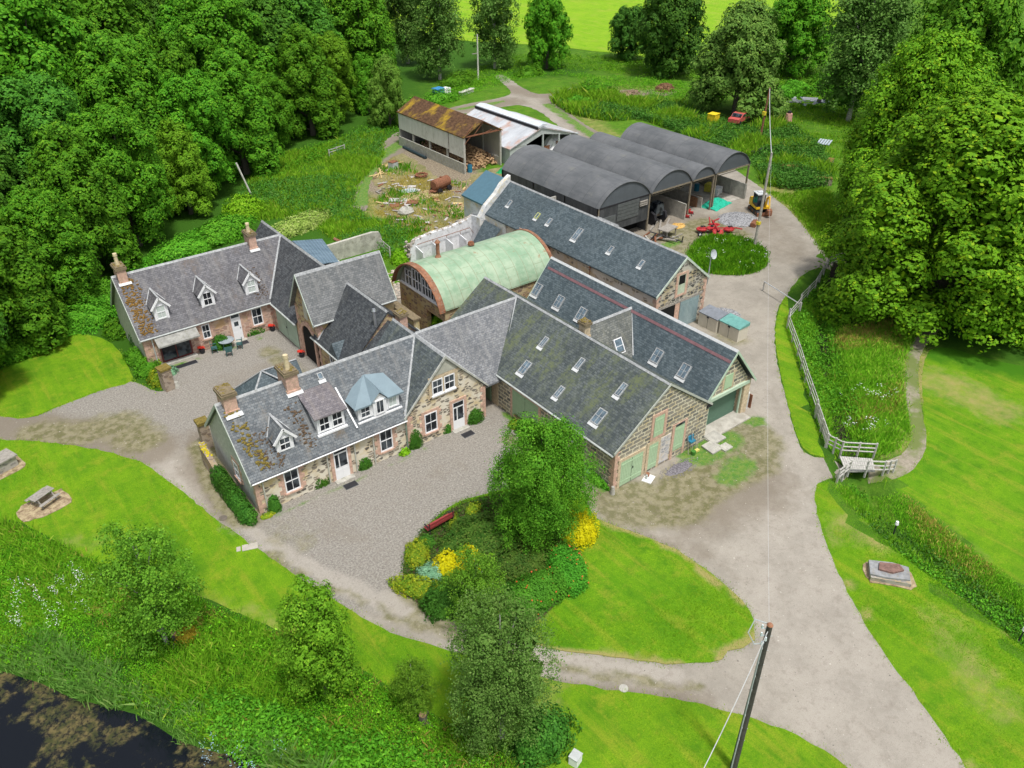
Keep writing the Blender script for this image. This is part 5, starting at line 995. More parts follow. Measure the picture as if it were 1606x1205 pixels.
# mini excavator
def excavator():
    t = thing('mini_excavator', 'small yellow excavator with a black cab parked by the gravel heap', 'excavator', at(1190, 333), R(-118))
    YEL = plain('digger_yellow', (.80, .48, .02), .45, var=.06); DK = plain('digger_black', (.03, .03, .035), .5)
    for s in (-1, 1):
        mb = MB(); pr = [(-1.15, .1), (-1.0, 0), (1.0, 0), (1.15, .1), (1.2, .3), (1.05, .5), (-1.05, .5), (-1.2, .3)]
        mb.prism([(x, s*.6-.2, z) for x, z in pr], (0, .4, 0)); [mb.box(x, x+.05, s*.6-.21, s*.6+.21, .5, .53) for x in np.arange(-1.0, 1.0, .14)]; tr = mb.build('track', DK, t, local=True)
        mb = MB(); [mb.tube([(x, s*.6-.215, .26), (x, s*.6+.215, .26)], .15, 10) for x in (-.85, 0, .85)]; mb.build('track_wheels', RUST, tr, local=True)
    mb = MB(); mb.box(1.25, 1.35, -.85, .85, .0, .42); mb.box(.9, 1.25, -.45, -.3, .2, .3); mb.box(.9, 1.25, .3, .45, .2, .3); mb.build('blade', RUST, t, local=True)
    mb = MB(); mb.prism([(x, -.75, z) for x, z in ((-1.15, .62), (-1.2, 1.25), (-1.0, 1.5), (-.45, 1.5), (-.4, .95), (.75, .85), (.75, .62))], (0, 1.5, 0)); mb.build('body', YEL, t, local=True)
    mb = MB(); mb.box(-1.22, -1.19, -.4, .4, .8, 1.25); mb.box(-.3, .3, -.3, .3, .5, .62); mb.build('engine_grille', DK, t, local=True)
    mb = MB(); [mb.box(x, x+.07, y, y+.07, .9, 2.2) for x in (-.42, .62) for y in (-.72, .1)]; mb.box(-.42, .69, -.72, .17, .85, .95); c = mb.build('cab', DK, t, local=True)
    mb = MB(); mb.box(-.5, .75, -.78, .23, 2.2, 2.28); mb.box(-.2, .3, -.5, -.1, 2.28, 2.36); mb.build('cab_roof', plain('pale_cab_roof', (.55, .58, .6), .5), c, local=True)
    mb = MB(); mb.box(-.40, .66, -.71, -.69, 1.0, 2.18); mb.box(.655, .67, -.69, .14, 1.0, 2.18); mb.box(-.41, -.39, -.69, .14, 1.3, 2.18); mb.build('cab_window', GLASS, c, local=True)
    mb = MB(); mb.tube([(.7, .25, .9), (.95, .25, 1.9), (1.35, .25, 2.2)], [.13, .12, .1], 6); mb.tube([(1.35, .25, 2.2), (1.75, .25, 1.0)], [.1, .08], 6); mb.build('boom', YEL, t, local=True)
    mb = MB(); mb.tube([(.8, .25, 1.2), (1.1, .25, 2.1)], .05, 6); mb.build('ram', MAT['galvanised'], t, local=True)
    mb = MB(); mb.prism([(1.65, 0, 1.0), (2.0, 0, .85), (2.05, 0, .5), (1.75, 0, .35), (1.5, 0, .5)], (0, .5, 0)); mb.build('bucket', RUST, t, local=True)
excavator()
b_ = thing('digger_bucket', 'rusty spare digger bucket lying behind the pale pole', 'bucket', at(1186, 355), .4); mb = MB(); mb.prism([(-.6, 0, 0), (-.6, .5, .1), (-.6, .55, .4), (-.6, .2, .5), (-.6, -.1, .3)], (1.3, 0, 0)); mb.build('shell', RUST, b_, local=True)
# gang mower
def mower():
    RED = plain('mower_red', (.42, .03, .035), .6, var=.35, scale=7, dirt=(.16, .05, .04))
    t = thing('gang_mower', 'folded red gang mower with round decks on the yard grass', 'mower', at(1120, 366), R(-35))
    for i, (x, y, z, tl) in enumerate(((-1.3, .2, .45, 0), (.1, -.9, .5, .5), (.1, 1.0, .6, -.4), (1.5, .1, .42, 0), (-.3, .1, .55, 0))):
        m = Matrix.Rotation(tl, 3, 'X'); mb = MB(); k = 14
        ring = lambda r, zz: [Vector((x, y, z))+m @ Vector((r*math.cos(2*math.pi*j/k), r*.8*math.sin(2*math.pi*j/k), zz)) for j in range(k)]
        P = ring(.56, -.12)+ring(.58, .0)+ring(.48, .08)+ring(.2, .12); mb.add(P, [(q*k+j, q*k+(j+1) % k, (q+1)*k+(j+1) % k, (q+1)*k+j) for q in range(3) for j in range(k)]+[tuple(3*k+j for j in range(k)), tuple(reversed(range(k)))]); d = mb.build('cutting_deck', RED, t, local=True)
        mb = MB(); c = Vector((x, y, z))+m @ Vector((0, 0, .2)); mb.blob(tuple(c), (.16, .16, .14), 8, 4); mb.build('gearbox', BLACK, d, local=True)
    mb = MB()
    for p, q in (((-1.6, 0, .6), (2.2, 0, .55)), ((0, -1.3, .8), (0, 1.4, .9)), ((-.6, -.6, .7), (.6, .5, .75)), ((2.2, 0, .55), (2.9, .1, .35)), ((-.3, .8, .7), (-.3, 1.4, 1.2)), ((.5, -.8, .6), (.9, -.2, .6)), ((0, 1, .9), (.7, 1.2, 1.1))): mb.tube([p, q], .07, 5)
    mb.build('frame', RED, t, local=True)
    for x, y in ((-1.7, -.75), (.9, -1.35), (1.9, .7), (-.9, .9)): mb = MB(); mb.tube([(x, y-.09, .24), (x, y+.09, .24)], .24, 12); w = mb.build('wheel', BLACK, t, local=True); mb = MB(); mb.tube([(x, y-.1, .24), (x, y+.1, .24)], .11, 10); mb.build('rim', WHITE, w, local=True)
mower()
def heap(name, label, cat, px, py, rx, ry, h, mat, seed=1, n=220, sz=(.05, .14), kind='stuff', rz=0):
    c = at(px, py); rg = random.Random(seed); mb = MB(); mb.blob((c.x, c.y, -.05), (rx, ry, h), 22, 10, rg, .05)
    for _ in range(n):
        a = rg.uniform(0, 6.283); q = math.sqrt(rg.random())*1.08; r = rg.uniform(*sz); mb.blob((c.x+rx*q*math.cos(a), c.y+ry*q*math.sin(a), max(0, h*math.sqrt(max(0, 1-q*q))-.03)), (r, r, r*.7), 5, 3, rg, .3)
    o = mb.build(name, mat); return tag(o, label, cat, None, kind)
heap('gravel_heap', 'low heap of grey gravel beside the yellow excavator', 'gravel heap', 1157, 345, 2.3, 2.0, .45, plain('grey_gravel', (.31, .315, .33), .95, var=.4, scale=9), 2, 700, (.025, .06))
heap('sawdust_heap', 'orange sawdust heap at the foot of a concrete wall', 'sawdust', 1062, 355, 1.0, .7, .22, plain('sawdust', (.60, .38, .12), .95, var=.3, scale=6), 3, 60, (.03, .08))
heap('stone_chip_heap', 'spilled grey slate chips in front of the white washed panel', 'stone chips', 1065, 735, 1.6, .6, .08, plain('slate_chips', (.19, .18, .20), .9, var=.5, scale=12), 4, 300, (.02, .045))
heap('gravel_heap', 'grey gravel heap between the storage boxes and the road', 'gravel heap', 1139, 494, 1.1, 1.3, .3, MAT['grey_gravel'], 5, 260, (.025, .06))
heap('brushwood_heap', 'brown brushwood heap in the rough ground beyond the black barns', 'brushwood', 1042, 142, 1.8, 1.3, 1.1, WOODB, 6, 160, (.1, .25)); heap('earth_heap', 'low long earth heap left of the brushwood heap', 'earth heap', 985, 148, 2.6, 1.0, .5, plain('earth', (.26, .19, .13), .95, var=.4), 7, 120, (.08, .25))
heap('straw_heap', 'dry cut grass heap by the rusty tank trailer', 'straw', 655, 310, 3., 1.5, .3, STRAW, 8, 200, (.06, .2)); heap('straw_heap', 'flattened hay scraps beside the blue metal roof', 'straw', 728, 330, 2.4, 1.6, .25, STRAW, 9, 200, (.06, .2))
# rusty tank trailer
t = thing('tank_trailer', 'rusty cylindrical tank on a small trailer in the straw yard', 'tank', at(692, 300), R(15)); mb = MB()
mb.tube([(-1.3, 0, 1.0), (-1.15, 0, 1.0), (1.15, 0, 1.0), (1.3, 0, 1.0)], [.45, .62, .62, .45], 16); mb.build('tank', RUST, t, local=True)
for x, y in ((.8, -.6), (.8, .6), (-.8, -.6), (-.8, .6)): mb = MB(); mb.tube([(x, y-.1, .33), (x, y+.1, .33)], .33, 12); mb.build('wheel', BLACK, t, local=True)
mb = MB(); mb.box(-1.6, 1.3, -.4, .4, .35, .45); mb.box(-2.1, -1.6, -.05, .05, .35, .43); mb.cyl((0, 0), .12, 1.55, 1.75, 8); mb.build('chassis', RUST, t, local=True)
def simple(name, label, cat, px, py, rz, fn, group=None, z=0):
    p = at(px, py, z); t = thing(name, label, cat, p, rz, group); fn(t); return t
def part(t, name, mat, *boxes, tubes=(), cyls=(), prisms=(), smooth=False):
    mb = MB()
    for b in boxes: mb.box(*b)
    for q, r in tubes: mb.tube(q, r, 7)
    for c in cyls: mb.cyl(*c)
    for p, v in prisms: mb.prism(p, v)
    return mb.build(name, mat, t, smooth, local=True)
t = simple('scrap_coil', 'tangled rusty scrap beside the tank trailer', 'scrap', 661, 279, 0, lambda t: part(t, 'tangle', RUST, tubes=[([(math.cos(a*1.7)*.9*(1-.03*a), math.sin(a*1.7)*.6, .2+.25*abs(math.sin(a*2.3))) for a in np.arange(0, 14, .4)], .07)]))
t = simple('pipe', 'long black plastic pipe lying along the log shed wall', 'pipe', 653, 241, 0, lambda t: None)
bpy.data.objects.remove(t)
P0, P1 = at(633, 233), at(668, 250); mb = MB(); mb.tube([P0+Vector((0, 0, .2)), P1+Vector((0, 0, .2))], .2, 8); tag(mb.build('drain_pipe', plain('blue_black_pipe', (.03, .05, .06), .5)), 'long black drain pipe lying along the log shed wall', 'pipe')
BLUEP = plain('barrel_blue', (.03, .20, .32), .5)
def barrel(t): part(t, 'drum', BLUEP, cyls=[((0, 0), .3, 0, .9, 14), ((0, 0), .32, .28, .32, 14), ((0, 0), .32, .6, .64, 14)]); part(t, 'lid', plain('barrel_lid', (.03, .1, .16), .5), cyls=[((0, 0), .27, .9, .93, 12)])
simple('barrel', 'blue plastic barrel in front of the log heap', 'barrel', 737, 270, 0, barrel)
def sheets(t, cols, n=3, s=1.3, seed=1):
    rg = random.Random(seed)
    for i in range(n): mb = MB(); mb.rbox((rg.uniform(-s, s)*.7, rg.uniform(-s, s)*.7, .06+.05*i), (s*rg.uniform(.8, 1.4), s*rg.uniform(.5, .9), .04), rg.uniform(0, 3), rg.uniform(-.08, .08)); mb.build('sheet', cols[i % len(cols)], t, local=True)
PW_ = plain('faded_panel', (.50, .48, .48), .8, var=.1, dirt=(.4, .3, .25)); PB_ = plain('bluegrey_panel', (.42, .48, .55), .8, var=.2)
simple('scrap_sheets', 'pale and striped roofing sheets dumped in the straw yard', 'scrap sheets', 640, 300, .3, lambda t: sheets(t, [PB_, PW_, PB_], 4, 1.5, 2)); simple('scrap_sheets', 'white and red broken panels lying nearest the ruined byre', 'scrap sheets', 638, 318, .1, lambda t: sheets(t, [PW_, RUST, PW_], 5, 1.6, 5))
simple('timber_scraps', 'yellow broken timber lengths left of the scrap sheets', 'timber', 592, 275, 0, lambda t: [part(t, 'plank', plain('yellow_timber', (.55, .42, .2), .9), tubes=[([(-1.2+i*.3, -.5*i, .1), (.8, .4*i-.3, .2+.1*i)], .07)]) for i in range(4)])
simple('timber_scraps', 'pale timber and wire bundle at the top of the straw yard', 'timber', 612, 262, 0, lambda t: [part(t, 'plank', MAT['yellow_timber'], tubes=[([(-1.2, .3*i, .1), (1.5, .4-.3*i, .15+.1*i)], .06)]) for i in range(5)])
simple('water_tank', 'grey box tank among the timber scraps', 'tank', 617, 264, .3, lambda t: part(t, 'box', GREYP, (-.5, .5, -.4, .4, 0, .8)) and part(t, 'lid', RUST, (-.52, .52, -.42, .42, .8, .86)))
t = thing('stone_boulder', 'pale boulder in the long grass by the ruined byre', 'boulder', at(637, 335)); mb = MB(); mb.blob((0, 0, .2), (.9, .7, .6), 9, 6, random.Random(3), .12); mb.build('rock', CONC, t, local=True)
simple('rusty_beam', 'rusty beam leaning on the tall concrete wall', 'beam', 541, 400, 0, lambda t: part(t, 'beam', RUSTP, tubes=[([(-.4, 1.2, 1.4), (.9, -.2, .5)], .16)]))
NET = plain('green_netting', (.02, .42, .28), .8, var=.3, scale=6)
def drape(t, mat, w, d, h, seed):
    rg = random.Random(seed); mb = MB(); n = 9; V = [(-w/2+w*i/(n-1)+rg.uniform(-.08, .08), -d/2+d*j/(n-1)+rg.uniform(-.08, .08), max(.02, h*(1-abs(i/(n-1)*2-1)**2)*(1-abs(j/(n-1)*2-1)**2)+rg.uniform(-.12, .12)*(h+.3))) for j in range(n) for i in range(n)]
    F = [(j*n+i, j*n+i+1, (j+1)*n+i+1, (j+1)*n+i) for j in range(n-1) for i in range(n-1)]; mb.add(V, F); mb.add([(a, b, c-.03) for a, b, c in V], F, True); mb.build('sheet', mat, t, local=True)
simple('tarpaulin', 'turquoise netting heaped at the mouth of the farthest barn', 'netting', 1122, 322, .2, lambda t: drape(t, NET, 3.4, 2.2, .8, 3)); simple('tarpaulin', 'green sheet crumpled behind the log shed barrel', 'tarpaulin', 790, 268, .6, lambda t: drape(t, plain('green_sheet', (.02, .30, .10), .7), 2.6, 1.2, .4, 4))
simple('tarpaulin', 'white sheeted bale behind the first black barn', 'bale', 868, 236, 0, lambda t: drape(t, WHITE, 4.2, 2.6, 2.0, 5))
simple('sand_bag', 'yellow bulk bag stored under the farthest barn', 'bulk bag', 1112, 300, .3, lambda t: part(t, 'bag', plain('yellow_bag', (.62, .55, .08), .8), (-.5, .5, -.45, .45, 0, .9)) and part(t, 'strap', MAT['yellow_bag'], tubes=[([(-.4, -.4, .9), (0, 0, 1.15), (.4, .4, .9)], .03)]))
simple('white_crate', 'white slatted crate beside the yellow bulk bag', 'crate', 1124, 305, .3, lambda t: [part(t, 'slat', WHITE, (-.7, .7, -.35, .35, z, z+.16)) for z in (0, .22, .44, .66)])
simple('blue_drum', 'blue drum under the barns behind the posts', 'drum', 1092, 300, 0, barrel)
simple('pallet_stack', 'dark wooden pallets leaning on the middle barn wall', 'pallets', 1090, 322, .2, lambda t: [part(t, 'pallet', WOODB, (-.6+.25*i, -.5+.25*i, -.5, .6, 0, 1.1)) for i in range(4)])
simple('red_implement', 'red farm implement beside the middle barn post', 'implement', 1077, 338, .4, lambda t: part(t, 'frame', MAT['mower_red'], (-1, 1, -.1, .1, .25, .4), (-.8, -.6, -.5, .5, .1, .3), (.5, .7, -.5, .5, .1, .3)) and part(t, 'tine', BLACK, tubes=[([(x, -.4, .3), (x, -.6, 0)], .04) for x in (-.7, 0, .6)]))
simple('red_tractor', 'red and black tractor nose in the shade of the second barn', 'tractor', 1018, 345, R(-90), lambda t: (part(t, 'hood', plain('tractor_red', (.5, .03, .06), .4), (-1.2, .4, -.4, .4, .7, 1.35)), part(t, 'grille', BLACK, (-1.25, -1.2, -.3, .3, .75, 1.25)), [part(t, 'wheel', BLACK, tubes=[([(x, y-.15, r), (x, y+.15, r)], r)]) for x, y, r in ((-.8, -.7, .4), (-.8, .7, .4), (1.0, -.8, .7), (1.0, .8, .7))], part(t, 'cab', GLASS, (.4, 1.4, -.55, .55, .9, 2.2))))
for k, (px, py, rz) in enumerate(((1028, 352, .5), (1036, 350, .7), (1045, 356, .6), (1030, 345, .62))):
    simple('timber_length', ('long grey timber on the concrete floor of the second barn', 'pale timber lying farther under the second barn', 'dark timber by the sawdust heap', 'thin rail leaning toward the boarded barn')[k], 'timber', px, py, rz, lambda t: part(t, 'beam', WOOD, (-2.2, 2.2, -.1, .1, .02, .2)))
def scrapm(t):
    rg = random.Random(8)
    for i in range(14): part(t, 'scrap_piece', (WOOD, RUST, BLACK, CONC)[i % 4], tubes=[([(rg.uniform(-2.2, 2.2), rg.uniform(-1, 1), rg.uniform(0, .3)), (rg.uniform(-2.2, 2.2), rg.uniform(-1, 1), rg.uniform(.2, .9))], rg.uniform(.05, .12))])
simple('scrap_timber_pile', 'pile of old timber and scrap behind the long barn', 'scrap pile', 1042, 378, -.6, scrapm)
simple('old_table', 'weathered flat topped bench standing on the scrap pile', 'bench', 1046, 371, .2, lambda t: part(t, 'top', WOOD, (-1, 1, -.6, .6, .85, .95)) and [part(t, 'leg', WOOD, (x, x+.1, y, y+.1, 0, .85)) for x in (-.9, .8) for y in (-.5, .4)])
# storage boxes
BEIGE = plain('beige_plastic', (.58, .54, .45), .6, var=.06)
def sbox(t, lid):
    part(t, 'bin', BEIGE, (-.95, .95, -.6, .6, 0, 1.15)); part(t, 'lid', lid, prisms=[([(-1.0, -.66, 1.15), (-1.0, -.66, 1.24), (-1.0, .66, 1.45), (-1.0, .66, 1.15)], (2.0, 0, 0))]); part(t, 'latch', BLACK, (-.08, .08, -.68, -.6, 1.0, 1.15)); part(t, 'door_gap', BLACK, (-.012, .012, -.61, -.6, .05, 1.1))
pa, pb = at(1108, 514), at(1130, 524)
t = thing('storage_box', 'beige plastic storage box with grey lid in front of the long barn', 'storage box', (48.6, 35.9, 0), R(-90)); sbox(t, plain('grey_lid', (.20, .22, .25), .6)); t = thing('storage_box', 'beige plastic storage box with turquoise lid nearest the workshop', 'storage box', (48.75, 33.85, 0), R(-90)); sbox(t, plain('turquoise_lid', (.14, .34, .31), .5))
# satellite dish on the long barn corner
t = thing('satellite_dish', 'grey satellite dish on a pole at the long barn corner', 'satellite dish', (49.35, 37.5, 3.0)); part(t, 'mast', GREYP, tubes=[([(0, 0, 0), (0, 0, 2.6)], .04)])
mb = MB(); k = 16; q = Matrix.Rotation(R(70), 3, 'X') @ Matrix.Rotation(0, 3, 'Z'); P = [Vector((0, -.1, 2.7))+q @ Vector((r*.36*math.cos(2*math.pi*j/k), r*.4*math.sin(2*math.pi*j/k), .14*r*r)) for r in (.02, .5, 1) for j in range(k)]
F = [(a*k+j, a*k+(j+1) % k, (a+1)*k+(j+1) % k, (a+1)*k+j) for a in range(2) for j in range(k)]; mb.add(P, F); mb.add([p-q @ Vector((0, 0, .02)) for p in P], F, True); mb.build('dish', plain('dish_grey', (.42, .45, .48), .5), t, local=True); part(t, 'arm', GREYP, tubes=[([(0, -.1, 2.4), (-.5, -.5, 2.75)], .025)])

# picnic tables, plinths
def picnic(t):
    for i in range(4): part(t, 'top_board', WOOD, (-.8, .8, -.36+.185*i, -.36+.185*i+.17, .72, .76))
    for s in (-1, 1):
        part(t, 'bench', WOOD, (-.8, .8, s*.72-.13, s*.72+.13, .42, .46))
    for x in (-.55, .55):
        part(t, 'frame', WOOD, (x-.04, x+.04, -.8, .8, .36, .42), (x-.04, x+.04, -.35, .35, .66, .72), tubes=[([(x, -.25, .72), (x, -.6, 0)], .045), ([(x, .25, .72), (x, .6, 0)], .045)])
def slabbase(name, px, py, rx, ry, rz, label):
    c = at(px, py); rg = random.Random(px); mb = MB(); n = 18
    mb.prism([(c.x+math.cos(rz)*a-math.sin(rz)*b, c.y+math.sin(rz)*a+math.cos(rz)*b, .045) for a, b in [((rx*math.copysign(abs(math.cos(2*math.pi*j/n))**.5, math.cos(2*math.pi*j/n))+rg.uniform(-.12, .12)), (ry*math.copysign(abs(math.sin(2*math.pi*j/n))**.5, math.sin(2*math.pi*j/n))+rg.uniform(-.1, .1))) for j in range(n)]], (0, 0, -.06))
    o = mb.build(name, soilmat('worn_ground_'+str(px), (.20, .14, .09), (.46, .38, .24), 3)); tag(o, label, None, None, 'structure')
slabbase('worn_patch', 71, 793, 1.4, .95, .15, 'worn earth patch under the picnic table'); simple('picnic_table', 'weathered wooden picnic table on a worn patch of the lower left lawn', 'picnic table', 70, 788, R(28), picnic).scale = (.84, .84, .9)
slabbase('worn_patch', 3, 737, 1.3, 1.0, .2, 'worn earth patch at the left picture edge')
STN = rubble('stone_plinth', (.40, .38, .34), [(.25, .24, .23), (.33, .31, .29)], 3, 6, .6)
simple('stone_table', 'stone built barbecue block at the left edge of the lawn', 'stone table', 6, 735, R(20), lambda t: part(t, 'base', STN, (-.8, .7, -.5, .5, 0, .75)) and part(t, 'slab', WOOD, (-.9, .8, -.6, .6, .75, .85)))
slabbase('worn_patch', 1393, 902, 1.3, .85, -.9, 'dry grass rim round the stone plinth')
simple('stone_plinth', 'low grey stone plinth with a reddish slab on the lawn right of the road', 'stone plinth', 1393, 903, R(-52), lambda t: part(t, 'base', STN, (-1.0, 1.0, -.65, .6, 0, .28)) and part(t, 'grey_slab', plain('grey_slab', (.26, .27, .28), .8, var=.35, dirt=(.30, .28, .22)), prisms=[([(-1.05, -.5, .29), (-1.0, .55, .29), (.2, .66, .29), (1.0, .5, .29), (.95, -.45, .29), (-.2, -.58, .29)], (0, 0, .1))]) and part(t, 'red_slab', plain('red_slab', (.20, .12, .10), .9, var=.4, scale=5), prisms=[([(-.6, -.15, .4), (-.5, .4, .4), (.5, .5, .4), (.7, .1, .4), (.1, -.25, .4)], (0, 0, .1))]))
# red bench by the flower bed
def bench(t):
    RB = plain('bench_red', (.30, .05, .05), .5)
    for i in range(3): part(t, 'seat_slat', RB, (-.9, .9, -.3+.15*i, -.3+.15*i+.12, .42, .46))
    for i in range(2): part(t, 'back_slat', RB, (-.9, .9, .17, .21, .55+.2*i, .7+.2*i))
    for x in (-.85, .8): part(t, 'end_frame', BLACK, (x, x+.06, -.3, .2, .36, .42), (x, x+.06, -.28, -.2, 0, .42), (x, x+.06, .14, .22, 0, .95), (x, x+.06, -.3, .2, .6, .65))
simple('garden_bench', 'dark red slatted bench facing the gravel yard at the shrub bed', 'bench', 690, 829, R(180-22-90+115), bench)
# small lamps, marker posts
def lamp(t): part(t, 'post', BLACK, tubes=[([(0, 0, 0), (0, 0, .75)], .04)]); part(t, 'lamp_head', WHITE, cyls=[((0, 0), .11, .75, .95, 8, .08)])
simple('bollard_light', 'small white topped light post in the ferns right of the road', 'light post', 1401, 838, 0, lamp); simple('bollard_light', 'small white topped post at the right picture edge', 'light post', 1598, 1005, 0, lamp)
simple('white_box', 'white meter box on the lawn near the bottom edge', 'meter box', 902, 1196, .3, lambda t: part(t, 'box', WHITE, (-.22, .22, -.2, .2, 0, .5)) and part(t, 'lid', GREYP, (-.24, .24, -.22, .22, .5, .54)))
simple('drain_slab', 'pale cement slab set into the track edge', 'slab', 392, 858, -.35, lambda t: part(t, 'slab', plain('pale_cement', (.42, .39, .34), .9, var=.12), (-.42, .42, -.24, .24, -.02, .03), (-.72, -.5, -.18, .18, -.02, .025)))
simple('manhole_cover', 'round manhole cover in the track', 'manhole', 978, 1080, 0, lambda t: part(t, 'cover', CONC, cyls=[((0, 0), .22, 0, .03, 14)]))
simple('manhole_cover', 'dark round manhole cover beside the cottage end', 'manhole', 350, 813, 0, lambda t: part(t, 'cover', plain('dark_iron', (.14, .12, .10), .8), cyls=[((0, 0), .24, 0, .03, 14)]))
# cottage yard things
PG = plain('patio_green', (.05, .13, .13), .5)
c0 = at(357, 549)
def gtable(t): part(t, 'table_top', plain('patio_top', (.28, .33, .36), .4, var=.3), cyls=[((0, 0), .62, .70, .74, 18)]); [part(t, 'leg', PG, tubes=[([(.3*math.cos(a), .3*math.sin(a), .7), (.5*math.cos(a), .5*math.sin(a), 0)], .03)]) for a in (.5, 2.1, 3.7, 5.2)]
simple('patio_table', 'round patio table in front of the rear cottage', 'patio table', 357, 546, 0, gtable)
def pchair(t): part(t, 'seat', PG, (-.24, .24, -.22, .22, .4, .44)); part(t, 'backrest', PG, (-.24, .24, .2, .24, .44, .88)); [part(t, 'leg', PG, tubes=[([(x, y, .4), (x*1.1, y*1.1, 0)], .022)]) for x in (-.2, .2) for y in (-.18, .18)]; [part(t, 'armrest', PG, (x-.03, x+.03, -.2, .22, .62, .66)) for x in (-.24, .24)]
ch_l = ['green patio chair on the cottage door side of the round table', 'green patio chair left of the round table', 'green patio chair nearest the camera at the round table', 'green patio chair right of the round table']
for k, a in enumerate((1.2, 2.9, 4.5, 5.9)): q = c0+Vector((.95*math.cos(a), .95*math.sin(a), 0)); t = thing('patio_chair', ch_l[k], 'chair', (q.x, q.y, 0), a-math.pi/2, 'patio chairs round the table'); pchair(t)
def mat_(t, w=.8, d=.45): part(t, 'mat', BLACK, (-w/2, w/2, -d/2, d/2, .0, .03))
for nm, x, y, w, lab in (('doormat', 15.5, 36.1, .8, 'dark doormat outside the left front cottage door'), ('doormat', 24.2, 36.0, .8, 'dark doormat outside the gabled wing door'), ('doormat', 12.4, 56.4, 1.6, 'long black mat below the porch canopy'), ('doormat', 17.1, 56.9, .8, 'black doormat at the rear cottage door')):
    t = thing(nm, lab, 'doormat', (x, y, .02)); mat_(t, w); part(t, 'border', plain('mat_grey', (.1, .11, .12), .8), (-w/2-.03, w/2+.03, -.26, .26, -.01, .01))
REDF = plain('red_flower', (.7, .05, .03), .8, var=.4, scale=30); LGR = plain('leafy', (.06, .2, .03), .9, var=.4, scale=20)
def pot(t, fm=REDF): part(t, 'pot', BLACK, cyls=[((0, 0), .17, 0, .34, 10, .22)]); mb = MB(); rg = random.Random(2); [mb.blob((rg.uniform(-.2, .2), rg.uniform(-.2, .2), .4+rg.uniform(0, .15)), (.08, .08, .07), 5, 3, rg, .3) for _ in range(16)]; mb.build('flowers', fm, t, local=True)
simple('flower_pot', 'black pot of orange flowers beside the porch canopy', 'flower pot', 318, 554, 0, pot); simple('flower_pot', 'flower pot with red blooms in the corner by the garage door', 'flower pot', 428, 519, 0, pot); simple('flower_pot', 'red flower pot at the arched doorway', 'flower pot', 474, 560, 0, pot)
# gate piers and low garden wall left of the yard
SP = rubble('pier_stone', (.36, .30, .24), [(.22, .17, .13), (.3, .25, .2)], 3, 5, .6)
simple('gate_pier', 'stone gate pier at the end of the planted bank by the rear cottage', 'gate pier', 265, 610, R(10), lambda t: part(t, 'shaft', SP, (-.35, .35, -.35, .35, 0, 1.7)) and part(t, 'cap', MOSSY, (-.42, .42, -.42, .42, 1.7, 1.85)) and part(t, 'foot_stone', CONC, cyls=[((.5, -.3), .22, 0, .5, 8, .14)]))
simple('gate_pier', 'mossy topped stone gate pier behind the front cottage gable', 'gate pier', 326, 700, 0, lambda t: part(t, 'shaft', SP, (-.3, .3, -.3, .3, 0, 1.9)) and part(t, 'cap', MOSSY, (-.38, .38, -.38, .38, 1.9, 2.1)))
t = thing('garden_wall', 'low mossy stone wall with yellow lichen at the front cottage gable', 'wall', (9.3, 43.2, 0)); mb = MB(); mb.prism([(9.1, 43.6, 0), (9.1, 43.6, 1.7), (9.1, 41.3, 1.1), (9.1, 41.3, 0)], (.35, 0, 0)); mb.build('wall', SP, t)
mb = MB(); rg = random.Random(3)
for _ in range(40): f = .45+.55*rg.random(); r = rg.uniform(.05, .09); mb.blob((9.28+rg.uniform(-.2, .2), 41.3+2.3*f, 1.1+.6*f), (r, r, r*.7), 5, 3, rg, .3)
mb.build('lichen', plain('yellow_lichen', (.50, .42, .03), 1, var=.3), t)
# corner bits at the workshop
t = thing('broken_paving', 'loose concrete paving slabs outside the workshop', 'paving slabs', (35.9, 25.0, 0)); [part(t, 'slab', CONC, prisms=[([(x-w, y-d, z), (x+w, y-d, z), (x+w*.9, y+d, z+.03), (x-w*.9, y+d, z+.03)], (0, 0, -.1))]) for x, y, w, d, z in ((0, 0, .55, .5, .12), (.9, .6, .6, .5, .15), (.7, -.5, .4, .3, .1))]
t = thing('leaning_tools', 'blue seat and brooms leaning beside the plank door', 'garden tools', (34.6, 25.6, 0)); part(t, 'blue_seat', BLUEP, (-.25, .2, -.05, .25, .75, .85), (-.3, .25, .2, .27, .8, 1.15)); [part(t, 'handle', WOOD, tubes=[([(x, -.15, .05), (x+.15, .25, 1.5)], .02)]) for x in (-.5, -.1, .25, .4)]; part(t, 'broom_head', plain('straw_yellow', (.6, .5, .15), .9), (.1, .4, -.3, -.1, 0, .15)); part(t, 'bucket', LGR, cyls=[((-.2, -.3), .14, 0, .3, 8, .17)])
t = thing('paint_tray', 'white tray with an orange tub outside the pale green doors', 'tray', (30.35, 25.35, 0), .4); part(t, 'tray', WHITE, (-.4, .4, -.3, .3, 0, .06)); part(t, 'tub', RUSTP, cyls=[((.2, .15), .13, .06, .26, 8)]); part(t, 'bottle', GREYP, cyls=[((-.1, .1), .07, .06, .34, 8)])
t = thing('gas_bottle', 'white gas bottles at the workshop corner', 'gas bottle', (41.3, 26.7, 0)); part(t, 'bottle', plain('bottle_grey', (.55, .55, .52), .6), cyls=[((0, 0), .2, 0, 1.3, 10), ((0, 0), .1, 1.3, 1.45, 8)]); part(t, 'rack', RUST, (.25, .3, -.3, .3, 0, 1.1))
simple('planter', 'brown tub planter against the green barn doors', 'planter', 816, 660, 0, lambda t: part(t, 'tub', WOODB, cyls=[((0, 0), .4, 0, .45, 12, .48)]) and part(t, 'soil', SOIL, cyls=[((0, 0), .42, .44, .47, 12)]))

